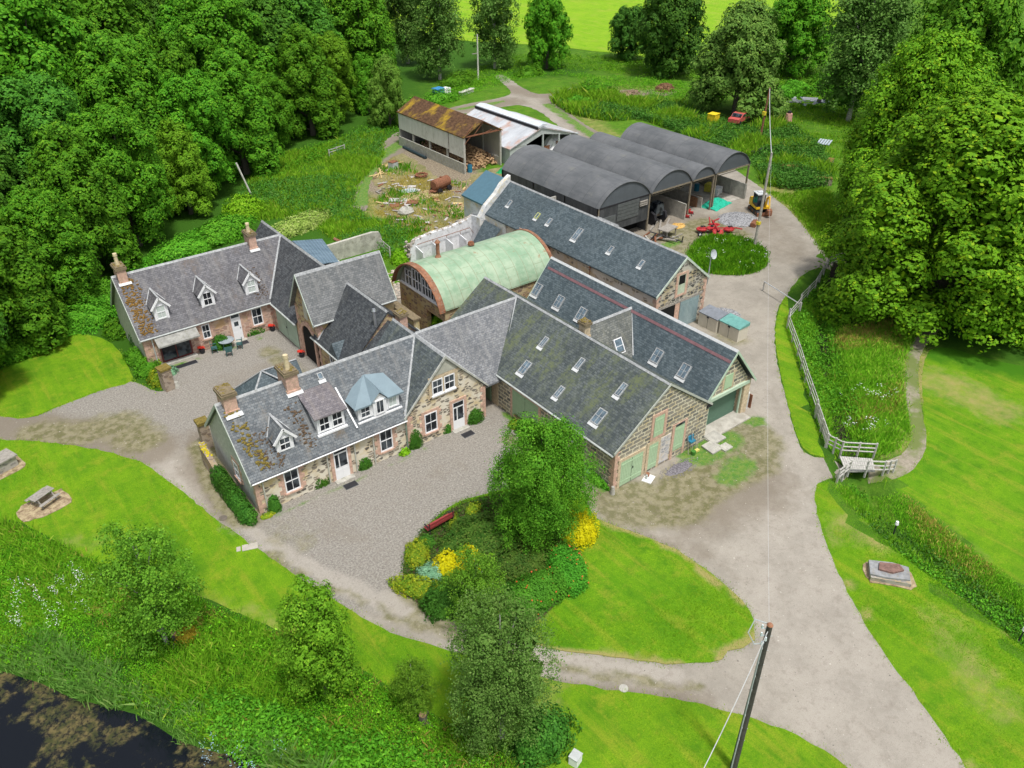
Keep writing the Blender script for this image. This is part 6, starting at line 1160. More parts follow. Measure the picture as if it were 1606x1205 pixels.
# fence along the stream, barrier rail, footbridge
FW = plain('fence_wood', (.46, .45, .42), .9, var=.25, scale=6)
def fence(label, px, post=2.0, h=1.05, rails=(.35, .68, 1.0), name='fence', mesh=False):
    P = smooth(px, False, 50); P = [at(*p) for p in px]; t = thing(name, label, 'fence', P[0]); acc = []
    for a, b in zip(P[:-1], P[1:]):
        n = max(1, round((b-a).length/post)); acc += [a.lerp(b, i/n) for i in range(n)]
    acc.append(P[-1]); o = P[0]
    for q in acc: mb = MB(); mb.box(q.x-.05, q.x+.05, q.y-.05, q.y+.05, 0, h+.08); mb.build('post', FW, t)
    mb = MB()
    for a, b in zip(acc[:-1], acc[1:]):
        for z in rails: d = (b-a); s = Vector((-d.y, d.x, 0)).normalized(); mb.fbox(a, d.normalized(), s, Z1, 0, d.length, .045, .08, z-.05, z+.05)
    mb.build('rail', FW, t)
    if mesh:
        mb = MB()
        for a, b in zip(acc[:-1], acc[1:]):
            d = b-a; n = int(d.length/.12); s = Vector((-d.y, d.x, 0)).normalized()
            for i in range(n): mb.fbox(a, d.normalized(), s, Z1, i*.12, i*.12+.05, .08, .1, .05, h)
        mb.build('pale', FW, t)
    return t
fence('weathered rail fence following the stream beside the road', [(1254, 482), (1236, 503), (1234, 515), (1250, 560), (1262, 600), (1278, 648), (1278, 655)]); fence('closely boarded fence panel nearest the footbridge', [(1279, 656), (1294, 702)], mesh=True)
fence('rail fence running up under the big tree from the barrier', [(1254, 480), (1278, 455), (1298, 420), (1322, 412)])
BA, BB = at(1256, 478, .9), at(1199, 442, .9); t = thing('barrier_rail', 'pale metal barrier rail reaching across the farm road', 'barrier', (BA.x, BA.y, 0)); mb = MB(); mb.tube([BA, BB], .05, 6); mb.build('rail', plain('pale_metal', (.6, .62, .63), .4, .5), t); mb = MB(); mb.box(BA.x-.07, BA.x+.07, BA.y-.07, BA.y+.07, 0, 1.1); mb.box(BB.x-.04, BB.x+.04, BB.y-.04, BB.y+.04, 0, .9); mb.build('post', FW, t)
def bridge():
    A, B, C, D = at(1316, 718), at(1316+52, 722), at(1372, 742), at(1326, 742); t = thing('footbridge', 'small wooden footbridge with handrails over the stream', 'footbridge', A); n = 14
    for i in range(n):
        f0, f1 = i/n, (i+.86)/n; a, b, c, d = A.lerp(B, f0), A.lerp(B, f1), D.lerp(C, f1), D.lerp(C, f0); mb = MB(); mb.prism([v+Vector((0, 0, .06)) for v in (a, b, c, d)], (0, 0, .07)); mb.build('deck_board', FW, t)
    for pts in ([at(1296, 702), at(1318, 713), at(1370, 716)], [at(1312, 757), at(1330, 742), at(1384, 744), at(1400, 742)]):
        mb = MB()
        for z in (.35, .65, .98): mb.tube([p+Vector((0, 0, z)) for p in pts], .05, 5)
        mb.build('handrail', FW, t)
        for k_, (a, b) in enumerate(zip(pts[:-1], pts[1:])):
            for f in ((0, .5, 1) if k_ == len(pts)-2 else (0, .5)): q = a.lerp(b, f); mb = MB(); mb.box(q.x-.05, q.x+.05, q.y-.05, q.y+.05, -.3, 1.05); mb.build('post', FW, t)
bridge()
fence('grey wooden hurdle at the wood edge left of the straw yard', [(517, 248), (541, 240)], 1.2)
fence('broken rail fence beside the concrete wall behind the arched gatehouse', [(594, 388), (612, 404)], 1.2)
# wreck, boxes and junk in the weeds
def wreck(t):
    RD = plain('faded_red', (.50, .10, .09), .5, var=.2)
    part(t, 'body', RD, prisms=[([(-2.0, -.8, .35), (-2.0, -.8, .85), (-1.1, -.8, .95), (-.5, -.8, 1.35), (1.0, -.8, 1.38), (1.7, -.8, .95), (2.0, -.8, .85), (2.0, -.8, .35)], (0, 1.6, 0))]); part(t, 'windscreen', GLASS, prisms=[([(-1.12, -.7, .97), (-.55, -.7, 1.33), (-.58, .7, 1.35), (-1.16, .7, .99)], (-.03, 0, .04))]); part(t, 'side_window', GLASS, (-.6, 1.1, -.83, -.8, .95, 1.28)); [part(t, 'wheel', BLACK, tubes=[([(x, y-.1, .3), (x, y+.1, .3)], .3)]) for x in (-1.3, 1.3) for y in (-.75, .75)]
simple('wrecked_car', 'faded red car wreck sunk in the weeds', 'car', 1158, 192, R(15), wreck, z=.5)
simple('yellow_skip', 'small yellow box left of the red car wreck', 'box', 1118, 191, .2, lambda t: part(t, 'box', plain('yellow_paint', (.78, .58, .03), .5), (-.7, .7, -.6, .6, 0, 1.1)) and part(t, 'rim', MAT['yellow_paint'], (-.75, .75, -.65, .65, 1.1, 1.17)), z=.7)
simple('pink_drum', 'pale pink drum right of the brown pole', 'drum', 1236, 190, 0, lambda t: part(t, 'drum', plain('pink_paint', (.6, .32, .27), .6), cyls=[((0, 0), .55, 0, 1.1, 12, .45)]) and part(t, 'lid', BLACK, cyls=[((.1, .1), .3, 1.1, 1.4, 8)]))
def junk(t):
    rg = random.Random(5)
    for i in range(22): mb = MB(); mb.rbox((rg.uniform(-3, 3), rg.uniform(-1.4, 1.4), .3+rg.uniform(0, .7)), (rg.uniform(.6, 2.4), rg.uniform(.15, .8), .06), rg.uniform(0, 3), rg.uniform(-.5, .5)); mb.build('junk_piece', (WHITE, PB_, WHITE, BLACK, GREYP)[i % 5], t, local=True)
simple('scrap_metal_pile', 'pile of white and grey scrap panels on the grass under the trees', 'scrap pile', 1265, 166, R(-30), junk, z=.35)
simple('striped_sheet', 'pale ribbed sheet lying at the foot of the big tree', 'sheet', 1293, 225, .4, lambda t: [part(t, 'rib', PB_, (-1.3, 1.3, y, y+.25, .15, .22)) for y in (-.8, -.45, -.1, .25, .6)])
simple('tyre_heap', 'black tyres and crates at the foot of the brown pole', 'tyres', 1188, 240, 0, lambda t: [part(t, 'tyre', BLACK, cyls=[((x, y), .42, z, z+.22, 12)]) for x, y, z in ((-1.6, 0, 0), (-.7, .3, 0), (-1.2, .1, .24), (.3, 0, 0), (1.1, .4, 0), (1.9, 0, .05), (.6, .2, .24))])
simple('beehive', 'blue topped white crate at the wood edge above the log shed', 'crate', 694, 150, .2, lambda t: part(t, 'box', WHITE, (0, 1.4, -.6, .6, 0, 1.1)) and part(t, 'blue_box', BLUEP, (-1.7, -.1, -.6, .6, 0, 1.2)) and part(t, 'lid', plain('blue_lid', (.05, .25, .5), .5), (-1.8, -.05, -.7, .7, 1.2, 1.35)))
simple('trough', 'long pale trough on the grass above the cattle shed', 'trough', 732, 147, .35, lambda t: part(t, 'trough', CONC, (-1.8, 1.8, -.35, .35, 0, .5)) and part(t, 'rim', MAT['pale_pole'], (-1.9, 1.9, -.42, .42, .5, .56)))
for k, (px, py, rz, L) in enumerate(((1240, 271, -.75, 2.6), (1288, 290, -.8, 2.2), (1300, 262, .4, 2.0))):
    simple('ruined_wall', ('low mossy wall stump left of the big tree', 'low grey wall stump nearest the big tree', 'short mossy wall stump crosswise by the big tree')[k], 'wall', px, py, rz, lambda t: part(t, 'stones', SP, (-L/2, L/2, -.3, .3, 0, .8)) and part(t, 'moss_cap', MOSSY, (-L/2, L/2, -.34, .34, .8, .9)))

rg = random.Random(21); mb = MB()
for i in range(260):
    p = at(rg.uniform(585, 790), rg.uniform(250, 365)); q = smooth([(592, 262), (680, 285), (735, 285), (790, 290), (745, 340), (690, 368), (606, 340)], step=3)
    if not inpoly(np.array([p.x]), np.array([p.y]), q)[0]: continue
    mb.cur = rg.randrange(4); L = rg.uniform(.2, 1.1); mb.rbox((p.x, p.y, rg.uniform(.04, .16)), (L, rg.uniform(.06, .3), rg.uniform(.03, .12)), rg.uniform(0, 3), rg.uniform(-.4, .4))
tag(mb.build('scattered_debris', [MAT['yellow_timber'], PW_, RUST, WOOD]), 'small broken timber and rubble scattered over the straw yard', None, None, 'stuff')

def stump(t): part(t, 'trunk', BARK, cyls=[((0, 0), .24, 0, .5, 9, .18)]); part(t, 'root', BARK, tubes=[([(0, 0, .2), (.5, -.2, .0)], .08), ([(0, 0, .2), (-.3, -.45, .0)], .07)]); part(t, 'cut_top', MAT['cut_log'], cyls=[((0, 0), .17, .5, .52, 9)])
simple('tree_stump', 'old tree stump in the bank growth under the airy birch', 'tree stump', 277, 1004, 0, stump); simple('tree_stump', 'grey stump on the bank left of the weeping birch', 'tree stump', 664, 1132, 1, stump)
# ================================================================ leaves, trees and shrubs
def leafmesh(name, C, N, S, rng, aspect=.62, extra=None):
    """one small rhombic leaf cluster per point"""
    n = len(C); N = N/np.maximum(np.linalg.norm(N, axis=1, keepdims=True), 1e-6)
    r = rng.normal(size=(n, 3)); T = np.cross(N, r); T /= np.maximum(np.linalg.norm(T, axis=1, keepdims=True), 1e-6); B = np.cross(N, T)
    S = S[:, None]; V = np.empty((n, 4, 3), np.float32)
    V[:, 0] = C-T*S; V[:, 1] = C+B*S*aspect-N*S*.15; V[:, 2] = C+T*S; V[:, 3] = C-B*S*aspect-N*S*.15
    V = V.reshape(-1, 3); F = np.arange(4*n).reshape(-1, 4)
    if extra is not None: V = np.concatenate([V, extra[0]]); F = np.concatenate([F, extra[1]+4*n])
    me = bpy.data.meshes.new(name); me.vertices.add(len(V)); me.vertices.foreach_set('co', V.astype(np.float32).ravel())
    me.loops.add(F.size); me.loops.foreach_set('vertex_index', F.astype(np.int32).ravel())
    me.polygons.add(len(F)); me.polygons.foreach_set('loop_start', np.arange(0, F.size, 4, dtype=np.int32)); me.polygons.foreach_set('loop_total', np.full(len(F), 4, np.int32))
    me.update(calc_edges=True); return me
def sphere_core(cs, rs, rng, seg=10, rings=6, sq=.9):
    V = []; F = []
    for c, r in zip(cs, rs):
        k = sum(len(v) for v in V)
        th = np.pi*np.arange(rings+1)/rings; ph = 2*np.pi*np.arange(seg)/seg; t, p = np.meshgrid(th, ph, indexing='ij'); q = r*(1+rng.uniform(-.15, .15, t.shape))
        V.append(np.stack([c[0]+q*np.sin(t)*np.cos(p), c[1]+q*np.sin(t)*np.sin(p), c[2]+q*np.cos(t)*sq], -1).reshape(-1, 3))
        for i in range(rings):
            for j in range(seg): F.append((k+i*seg+j, k+(i+1)*seg+j, k+(i+1)*seg+(j+1) % seg, k+i*seg+(j+1) % seg))
    return np.concatenate(V), np.array(F)
def lobes(rng, R_, Hc, z0, n, rr, prof='round'):
    cs = []; rs = []
    for i in range(n):
        f = (i+.5)/n; z = z0+Hc*f; a = i*2.4+rng.uniform(-.4, .4)
        w = {'round': math.sin(math.pi*min(.97, max(.1, .12+.83*f)))**.6, 'cone': (1-f)**.75*.95+.1, 'low': (1-f**2.2)**.6, 'column': .6+.4*math.sin(math.pi*f)}[prof]
        q = R_*w*rng.uniform(.5, .78); r = R_*rr*(.55+.45*w)*rng.uniform(.85, 1.15); cs.append((q*math.cos(a), q*math.sin(a), min(z, z0+Hc-r*.7))); rs.append(r)
    m = max(3, n//4)
    for i in range(m): cs.append((rng.uniform(-.1, .1)*R_, rng.uniform(-.1, .1)*R_, z0+Hc*(.3+.6*i/m))); rs.append(R_*rr*1.0)
    return np.array(cs), np.array(rs)
def crown(name, seed, R_, Hc, z0, n=14, rr=.42, pads=420, per=42, padr=.75, leaf=.2, prof='round', droop=.5, mode='pad', up=.5, core=.66, below=-.55, inner=.8, wide=1.):
    rng = np.random.RandomState(seed); cs, rs = lobes(rng, R_, Hc, z0, n, rr, prof)
    k = rng.choice(len(cs), size=pads*4, p=rs**2/np.sum(rs**2)); d = rng.normal(size=(pads*4, 3)); d /= np.linalg.norm(d, axis=1, keepdims=True)
    ok = d[:, 2] > below; k, d = k[ok], d[ok]; P = cs[k]+d*rs[k][:, None]*rng.uniform(inner, 1.08, (len(k), 1))
    D = np.linalg.norm(P[:, None]-cs[None], axis=2)/rs[None]; D[np.arange(len(k)), k] = 9; ok = D.min(1) > .78; P, d = P[ok][:pads], d[ok][:pads]; m = len(P)
    nm = d*1.0+np.array([0, 0, up]); nm /= np.linalg.norm(nm, axis=1, keepdims=True)
    t1 = np.cross(nm, rng.normal(size=(m, 3))); t1 /= np.linalg.norm(t1, axis=1, keepdims=True); t2 = np.cross(nm, t1)
    pr = padr*rng.uniform(.6, 1.35, m)
    if mode == 'pad':
        nm = d*np.array([.75, .75, .35])+np.array([0, 0, up]); nm /= np.linalg.norm(nm, axis=1, keepdims=True)
        t1 = np.cross(nm, rng.normal(size=(m, 3))); t1 /= np.linalg.norm(t1, axis=1, keepdims=True); t2 = np.cross(nm, t1)
        r = np.sqrt(rng.uniform(0, 1, (m, per))); a = rng.uniform(0, 2*np.pi, (m, per)); r = r*(1+.22*np.sin(a*5+rng.uniform(0, 6, (m, 1)))); q = (r*pr[:, None])[..., None]
        C = P[:, None]+t1[:, None]*q*np.cos(a)[..., None]+t2[:, None]*q*np.sin(a)[..., None]+nm[:, None]*(pr[:, None]*(.42*(1-r**2)+rng.normal(0, .06, r.shape)))[..., None]
        C[..., 2] -= droop*pr[:, None]*r**2
        N = nm[:, None]*1.1+.8*(t1[:, None]*np.cos(a)[..., None]+t2[:, None]*np.sin(a)[..., None])*r[..., None]+rng.normal(0, .24, (m, per, 3))
    else:
        L = padr*rng.uniform(.8, 2.4, m); f = rng.uniform(0, 1, (m, per)); sw = rng.normal(0, .12, (m, 2))
        C = np.repeat(P[:, None], per, 1).copy(); C[..., 2] -= f*L[:, None]; wd = (.10+.15*np.sin(np.pi*np.clip(f+.15, 0, 1)))*wide
        C[..., 0] += rng.normal(0, 1, f.shape)*wd*.8+sw[:, :1]*f+d[:, :1]*.35*np.sqrt(f); C[..., 1] += rng.normal(0, 1, f.shape)*wd*.8+sw[:, 1:]*f+d[:, 1:2]*.35*np.sqrt(f)
        N = d[:, None]*.8+rng.normal(0, .6, (m, per, 3))+np.array([0, 0, .3])
    C = C.reshape(-1, 3); N = N.reshape(-1, 3); S = leaf*rng.uniform(.6, 1.25, len(C))
    if core:   # leaves deep inside the crown, which shut out the sky behind
        q = int(np.sum(rs**2)*4*math.pi*core*.9/(leaf*2.2)**2/1.2); k = rng.choice(len(cs), size=q, p=rs**2/np.sum(rs**2)); dd = rng.normal(size=(q, 3)); dd /= np.linalg.norm(dd, axis=1, keepdims=True)
        C2 = cs[k]+dd*rs[k][:, None]*rng.uniform(core*.75, core*1.15, (q, 1)); C = np.concatenate([C, C2]); N = np.concatenate([N, dd+rng.normal(0, .5, (q, 3))]); S = np.concatenate([S, leaf*2.0*rng.uniform(.7, 1.3, q)])
    ex = None
    return leafmesh(name, C, N, S, rng, extra=ex), cs, rs
SYC = leafmat('foliage_sycamore', (.03, .125, .008), (.075, .225, .014), (.14, .30, .02), .25)
SYC2 = leafmat('foliage_lime', (.055, .185, .010), (.125, .31, .015), (.26, .42, .02), .28)
DKF = leafmat('foliage_dark', (.022, .085, .014), (.05, .14, .02), (.08, .19, .02), .2)
BIR = leafmat('foliage_birch', (.055, .145, .02), (.115, .235, .035), (.17, .27, .06), .28)
BIRG = leafmat('foliage_grey_birch', (.05, .14, .025), (.10, .21, .05), (.16, .27, .09), .3)
def trunkmesh(mb, h, r, limbs=(), lean=(0, 0)):
    mb.tube([(0, 0, -.2), (lean[0]*.3, lean[1]*.3, h*.35), (lean[0]*.7, lean[1]*.7, h*.7), (lean[0], lean[1], h)], [r*1.25, r*.9, r*.55, r*.12], 8)
    for c in limbs:
        z = max(.8, c[2]*.55); f = z/h; s = Vector((lean[0]*f, lean[1]*f, z)); e = Vector(c); mb.tube([s, s.lerp(e, .5)+Vector((0, 0, .3)), e], [r*.42, r*.28, r*.08], 5)
PROTO = {}
def proto(kind, **kw):
    if kind in PROTO: return PROTO[kind]
    R_, Hc, z0 = kw['R_'], kw['Hc'], kw['z0']; me, cs, rs = crown(kind+'_crown', **{k: v for k, v in kw.items() if k not in ('mat', 'bark', 'tr')})
    me.materials.append(kw['mat']); mb = MB(); trunkmesh(mb, z0+Hc*.92, kw.get('tr', .28), [c for c in cs[::2]]); o = mb.build('x', kw.get('bark', BARK)); tm = o.data; bpy.data.objects.remove(o)
    PROTO[kind] = (me, tm, z0+Hc, R_); return PROTO[kind]
def tree(kind, label, x, y, h, w=None, rz=None, group=None, name='tree', cat='tree', mat=None, sub=False):
    me, tm, H0, R0 = PROTO[kind]; s = h/H0; sw = (w/R0) if w else s; rz = random.Random(int(x*31+y*17)).uniform(0, 6.28) if rz is None else rz
    t = thing(name, label, cat, (x, y, gzz(x, y)-.05), rz, group)
    for nm, d in (('crown', me), ('trunk', tm)):
        o = link(bpy.data.objects.new(nm, d)); o.parent = t; o.scale = (sw, sw, s)
        if mat and nm == 'crown': o.material_slots[0].link = 'OBJECT'; o.material_slots[0].material = mat
    return t
proto('sycamore', seed=1, R_=5.4, Hc=15, z0=1.5, n=30, rr=.34, pads=1500, per=28, padr=.52, leaf=.15, prof='round', mat=SYC, tr=.35, below=-.7)
proto('sycamore_b', seed=2, R_=5.0, Hc=15, z0=1.0, n=34, rr=.32, pads=1500, per=28, padr=.48, leaf=.15, prof='low', mat=SYC, tr=.35, below=-.7)
proto('lime', seed=3, R_=8.6, Hc=18, z0=1.6, n=60, rr=.25, pads=2600, per=32, padr=.58, leaf=.145, prof='low', mat=SYC2, tr=.55, below=-.8, droop=.7, core=.7)
proto('broad', seed=4, R_=5.0, Hc=10, z0=1.1, n=26, rr=.32, pads=1000, per=28, padr=.46, leaf=.15, prof='round', mat=DKF, tr=.3, below=-.8)
proto('willow', seed=5, R_=4.5, Hc=9, z0=1.0, n=26, rr=.32, pads=1000, per=26, padr=.42, leaf=.12, prof='low', mat=BIR, tr=.25, below=-.7)
proto('tall_birch', seed=6, R_=3.4, Hc=12, z0=1.8, n=18, rr=.42, pads=520, per=34, padr=.8, leaf=.15, prof='column', mode='weep', mat=BIRG, bark=BARKW, tr=.2, core=.55, wide=2.)
proto('weeping_birch', seed=7, R_=2.0, Hc=7.5, z0=1.6, n=20, rr=.33, pads=640, per=80, padr=.75, leaf=.046, prof='column', mode='weep', mat=BIRG, bark=BARKW, tr=.13, core=.5)
proto('island_birch', seed=8, R_=2.7, Hc=7.0, z0=1.3, n=15, rr=.42, pads=900, per=84, padr=.78, leaf=.05, prof='round', mode='weep', wide=.95, mat=leafmat('foliage_fresh', (.04, .15, .012), (.085, .245, .02), (.14, .32, .03), .28), bark=BARK, tr=.16, core=.62)
proto('light_birch', seed=9, R_=1.9, Hc=5.8, z0=1.2, n=17, rr=.30, pads=430, per=40, padr=.38, leaf=.06, prof='round', mode='weep', mat=leafmat('foliage_light_birch', (.055, .15, .015), (.105, .235, .022), (.16, .29, .03), .3), bark=BARKW, tr=.09, core=.38)
proto('gean', seed=10, R_=1.9, Hc=5.8, z0=1.1, n=18, rr=.36, pads=520, per=40, padr=.36, leaf=.065, prof='round', mode='pad', mat=leafmat('foliage_gean', (.055, .16, .010), (.11, .27, .018), (.20, .36, .03), .3), tr=.1, core=.5, droop=.9)
# the wood on the left: rows stepping back from its edge
edge = [(-2, 60), (3, 66.5), (10, 74.5), (17, 80.5), (25, 86), (32, 93.5), (39, 101), (48, 106), (57, 110.5), (67, 113)]
def onedge(s):
    L = [math.dist(a, b) for a, b in zip(edge[:-1], edge[1:])]
    for a, b, l in zip(edge[:-1], edge[1:], L):
        if s <= l: f = s/l; n = (-(b[1]-a[1])/l, (b[0]-a[0])/l); return a[0]+(b[0]-a[0])*f, a[1]+(b[1]-a[1])*f, n
        s -= l
    return None
rg = random.Random(77); ordn = ['first', 'second', 'third', 'fourth', 'fifth', 'sixth', 'seventh', 'eighth', 'ninth', 'tenth', 'eleventh', 'twelfth', 'thirteenth', 'fourteenth']
for r, (off, sp, s0, hh) in enumerate(((1.5, 7.6, 1, 12), (9, 8.2, 3, 17.5), (18, 9, 0, 20), (28, 9.5, 4, 22), (40, 11, 0, 23), (54, 12, 6, 24))):
    s = s0; k = 0
    while True:
        q = onedge(s)
        if q is None or k > 13: break
        x, y = q[0]+q[2][0]*off+rg.uniform(-1, 1), q[1]+q[2][1]*off+rg.uniform(-1, 1); h = hh*rg.uniform(.88, 1.1)
        if r == 0: h *= (.8 if k % 3 == 2 else 1.1)
        m = SYC if rg.random() < .72 else (leafmat('foliage_deep', (.03, .105, .014), (.06, .18, .02), (.10, .24, .02), .22) if rg.random() < .6 else leafmat('foliage_bright', (.06, .185, .012), (.12, .29, .018), (.18, .36, .03), .28))
        tree(('sycamore', 'sycamore_b')[(k+r) % 2], '%s sycamore from the left in the %s row of the dense wood' % (ordn[k], ('front', 'second', 'third', 'fourth', 'fifth', 'rearmost')[r]), x, y, h, h*rg.uniform(.31, .37), group='sycamores of the wood on the left', mat=m); k += 1; s += sp*rg.uniform(.88, 1.12)
tree('willow', 'rounded lighter green willow at the wood edge beside the log shed', *at(612, 198)[:2], 9.5, 3.2)
for lab, px, py, h, w in (('grey green birch with bare limbs left of the pale pole', 690, 125, 17, 4.2), ('tall thin grey birch in front of the pasture', 776, 108, 17, 4.0), ('slim birch at the top of the wood', 640, 100, 18, 4)): tree('tall_birch', lab, *at(px, py)[:2], h, w)
tree('broad', 'round dark green tree right of the thin birches', *at(858, 108)[:2], 12.5, 4.6, mat=SYC); tree('broad', 'large dark broadleaf tree on the pasture edge', *at(1046, 118)[:2], 15.5, 6.6); tree('broad', 'smaller dark tree left of the large dark broadleaf tree', *at(985, 95)[:2], 9.5, 4.2)
tree('willow', 'big grey green willow above the yellow box', *at(1152, 178)[:2], 15.5, 7.6, mat=leafmat('foliage_willow', (.06, .15, .03), (.11, .22, .045), (.17, .28, .07), .28)); tree('broad', 'dark green tree behind the big willow', *at(1240, 118)[:2], 14, 6.5, mat=SYC)
tree('tall_birch', 'tall weeping birch at the right of the scrap heap', *at(1330, 190)[:2], 19, 5.2); tree('tall_birch', 'second tall weeping birch behind the first', *at(1370, 120)[:2], 20, 5.0, mat=DKF)
tree('lime', 'very large spreading lime tree over the footpath', 65.5, 26.0, 18, 10.8); tree('lime', 'large bright green lime tree left of the very large one', 80, 38, 19, 8.4, rz=1.0); tree('lime', 'bright green lime tree at the right picture edge', 74, 12, 19, 10, rz=2.5)
tree('broad', 'dark oak at the top right corner', 117, 32, 22, 9, mat=leafmat('foliage_olive', (.05, .115, .02), (.10, .18, .035), (.13, .22, .04), .25)); tree('broad', 'tall dark tree behind the limes on the right', 107, 48, 20, 7.5, mat=SYC); tree('sycamore', 'sycamore at the far right top edge', 138, 34, 24, 8); tree('sycamore', 'sycamore behind the weeping birches', 137, 62, 20, 7.5); tree('sycamore_b', 'broad sycamore between lime and oak', 100, 19, 21, 8, mat=SYC2); tree('sycamore_b', 'sycamore farthest up in the right corner', 150, 50, 22, 8)
tree('island_birch', 'fresh green weeping tree on the shrub bed in front of the barn', *at(846, 842)[:2], 8.1, 2.65)
tree('light_birch', 'light green young birch on the shrub bed beside the yellow shrub', *at(748, 978)[:2], 4.9, 1.35)
tree('weeping_birch', 'grey green weeping birch below the track at bottom centre', 12.6, 17.0, 8.3, 2.15, rz=.5); tree('light_birch', 'thin airy birch on the pond bank at lower left', *at(262, 1010)[:2], 7.6, 2.0); tree('gean', 'bushy green tree on the pond bank between two birches', *at(512, 1092)[:2], 7.0, 1.75)
tree('light_birch', 'small young tree between the bank trees', *at(652, 1120)[:2], 3.6, .95, name='sapling', cat='sapling')

def shrub(label, px, py, rx, ry, h, mat, leaf=.07, dens=1., name='shrub', rz=0., seed=None, lump=.25, cat='shrub', z0=0., box=False, kind=None, pos=None):
    p = pos or at(px, py); rng = np.random.RandomState(seed or int(px*7+py) % 9999); ar = 2*math.pi*((rx*ry)+(rx+ry)/2*h)*.5
    n = int(ar/(leaf*leaf)*1.35*dens); d = rng.normal(size=(n, 3)); d /= np.linalg.norm(d, axis=1, keepdims=True); d[:, 2] = np.abs(d[:, 2])
    if box: e = .45; d = np.sign(d)*np.abs(d)**e; d /= np.maximum(np.max(np.abs(d), axis=1, keepdims=True), .001)**.75
    K = rng.normal(size=(7, 3))*2.2; lum = sum(np.sin(d @ K[i]*(1.2+.5*i)+i) for i in range(7))/7
    q = 1+lump*lum*1.6+rng.normal(0, .05, n); C = d*np.array([rx, ry, h])*q[:, None]; C[:, 2] = np.maximum(C[:, 2], .02)
    N = d/np.array([rx, ry, h])+rng.normal(0, .45, (n, 3))/max(rx, h); c_, s_ = math.cos(rz), math.sin(rz)
    rot = lambda A: np.stack([A[:, 0]*c_-A[:, 1]*s_, A[:, 0]*s_+A[:, 1]*c_, A[:, 2]], 1)
    V, F = sphere_core([(0, 0, 0)], [1.], rng, 12, 8); V[:, 2] = np.abs(V[:, 2]); V = V*np.array([rx, ry, h])*.84
    me = leafmesh(name, rot(C), rot(N), leaf*rng.uniform(.6, 1.3, n), rng, extra=(rot(V), F)); me.materials.append(mat); o = link(bpy.data.objects.new(name, me)); o.location = (p[0], p[1], z0); return tag(o, label, cat if kind is None else None, None, kind)
HED = leafmat('hedge_leaf', (.02, .085, .012), (.05, .15, .02), (.07, .20, .03), .15); YEL = leafmat('golden_leaf', (.33, .33, .005), (.46, .43, .008), (.30, .34, .02), .2); YELO = leafmat('yellow_green_leaf', (.07, .17, .015), (.22, .27, .02), (.42, .38, .02), .2)
BLU = leafmat('blue_leaf', (.10, .24, .17), (.18, .36, .28), (.24, .42, .35), .15); JUN = leafmat('juniper_leaf', (.022, .075, .012), (.06, .125, .02), (.12, .15, .04), .12); RHO = leafmat('rose_leaf', (.035, .165, .015), (.07, .26, .025), None, .15)
BRI = leafmat('bright_leaf', (.09, .29, .01), (.18, .42, .02), (.26, .46, .05), .3)
for lab, px, py, rx, ry, h in (('clipped bush at the left corner of the front cottage', 432, 800, .32, .3, .9), ('clipped bush left of the left front door', 503, 760, .6, .32, .75), ('clipped bush between the front door and the middle window', 572, 733, .4, .3, .75), ('tall clipped bush at the wing corner', 651, 700, .42, .35, 1.15), ('clipped bush right of the wing window', 700, 676, .38, .32, .75), ('round clipped bush right of the wing door', 745, 660, .5, .42, .85)):
    shrub(lab, px, py, rx*1.3, ry*1.15, h*1.2, HED, .05, box=False, name='clipped_bush', lump=.12, cat='bush')
shrub('bright green leafy plant beside the wing corner', 635, 712, .38, .3, .35, BRI, .08, name='leafy_plant', cat='plant'); shrub('low mossy cushion at the front cottage corner', 420, 810, .45, .25, .22, YELO, .05, name='cushion_plant', cat='plant')
for lab, px, py, rx, ry, h in (('round clipped bush between the rear cottage window and door', 349, 545, .75, .5, 1.1), ('low clipped hedge under the right rear cottage window', 400, 522, 1.1, .45, .85)): shrub(lab, px, py, rx, ry, h, HED, .07, name='clipped_bush', lump=.1, cat='bush')
for k, (px, py, l, h) in enumerate(((340, 700, 1.2, 1.3), (352, 730, 1.4, 1.3), (370, 765, 1.6, 1.0), (392, 792, 1.2, .8))): shrub(('topmost', 'second', 'third', 'lowest')[k]+' stretch of dark hedge along the front cottage gable', px, py, .55, l, h, HED, .06, name='hedge', lump=.15, cat='hedge', rz=0, seed=50+k, pos=(9.35, 41.0-1.15*k, 0) if True else None)
# bank at rear cottage gable
FERN = leafmat('fern_leaf', (.04, .17, .012), (.085, .28, .02), (.14, .35, .03), .3)
for k, (px, py, rx, ry, h, m, lab) in enumerate(((225, 540, .9, 1.3, 1.4, HED, 'dark shrub against the rear cottage gable'), (215, 565, .8, 1.2, .9, FERN, 'green shrub below the dark gable shrub'), (232, 585, .9, .9, .9, FERN, 'bright fern clump on the planted bank'), (250, 600, .7, .9, .9, YELO, 'yellow green shrub beside the stone gate pier'), (262, 588, .8, .5, .6, BLU, 'blue green hosta clump over the gate pier'), (240, 570, .7, .7, .8, BRI, 'bright green shrub at the cottage corner'), (190, 520, 1.3, 1.5, 1.0, SYC, 'leafy shrub behind the rear cottage gable'), (140, 500, 2.2, 2, 1.4, FERN, 'rounded shrub at the back of the side lawn'), (75, 525, 2.6, 1.6, 1.2, FERN, 'wide shrub mass at the left of the side lawn'), (20, 555, 2.4, 1.8, 1.7, SYC, 'shrub at the left picture edge under the wood'), (160, 470, 2.5, 2, 1.6, SYC, 'tall shrub between wood and rear cottage'))): shrub(lab, px, py, rx, ry, h, m, .09 if k > 5 else .07)
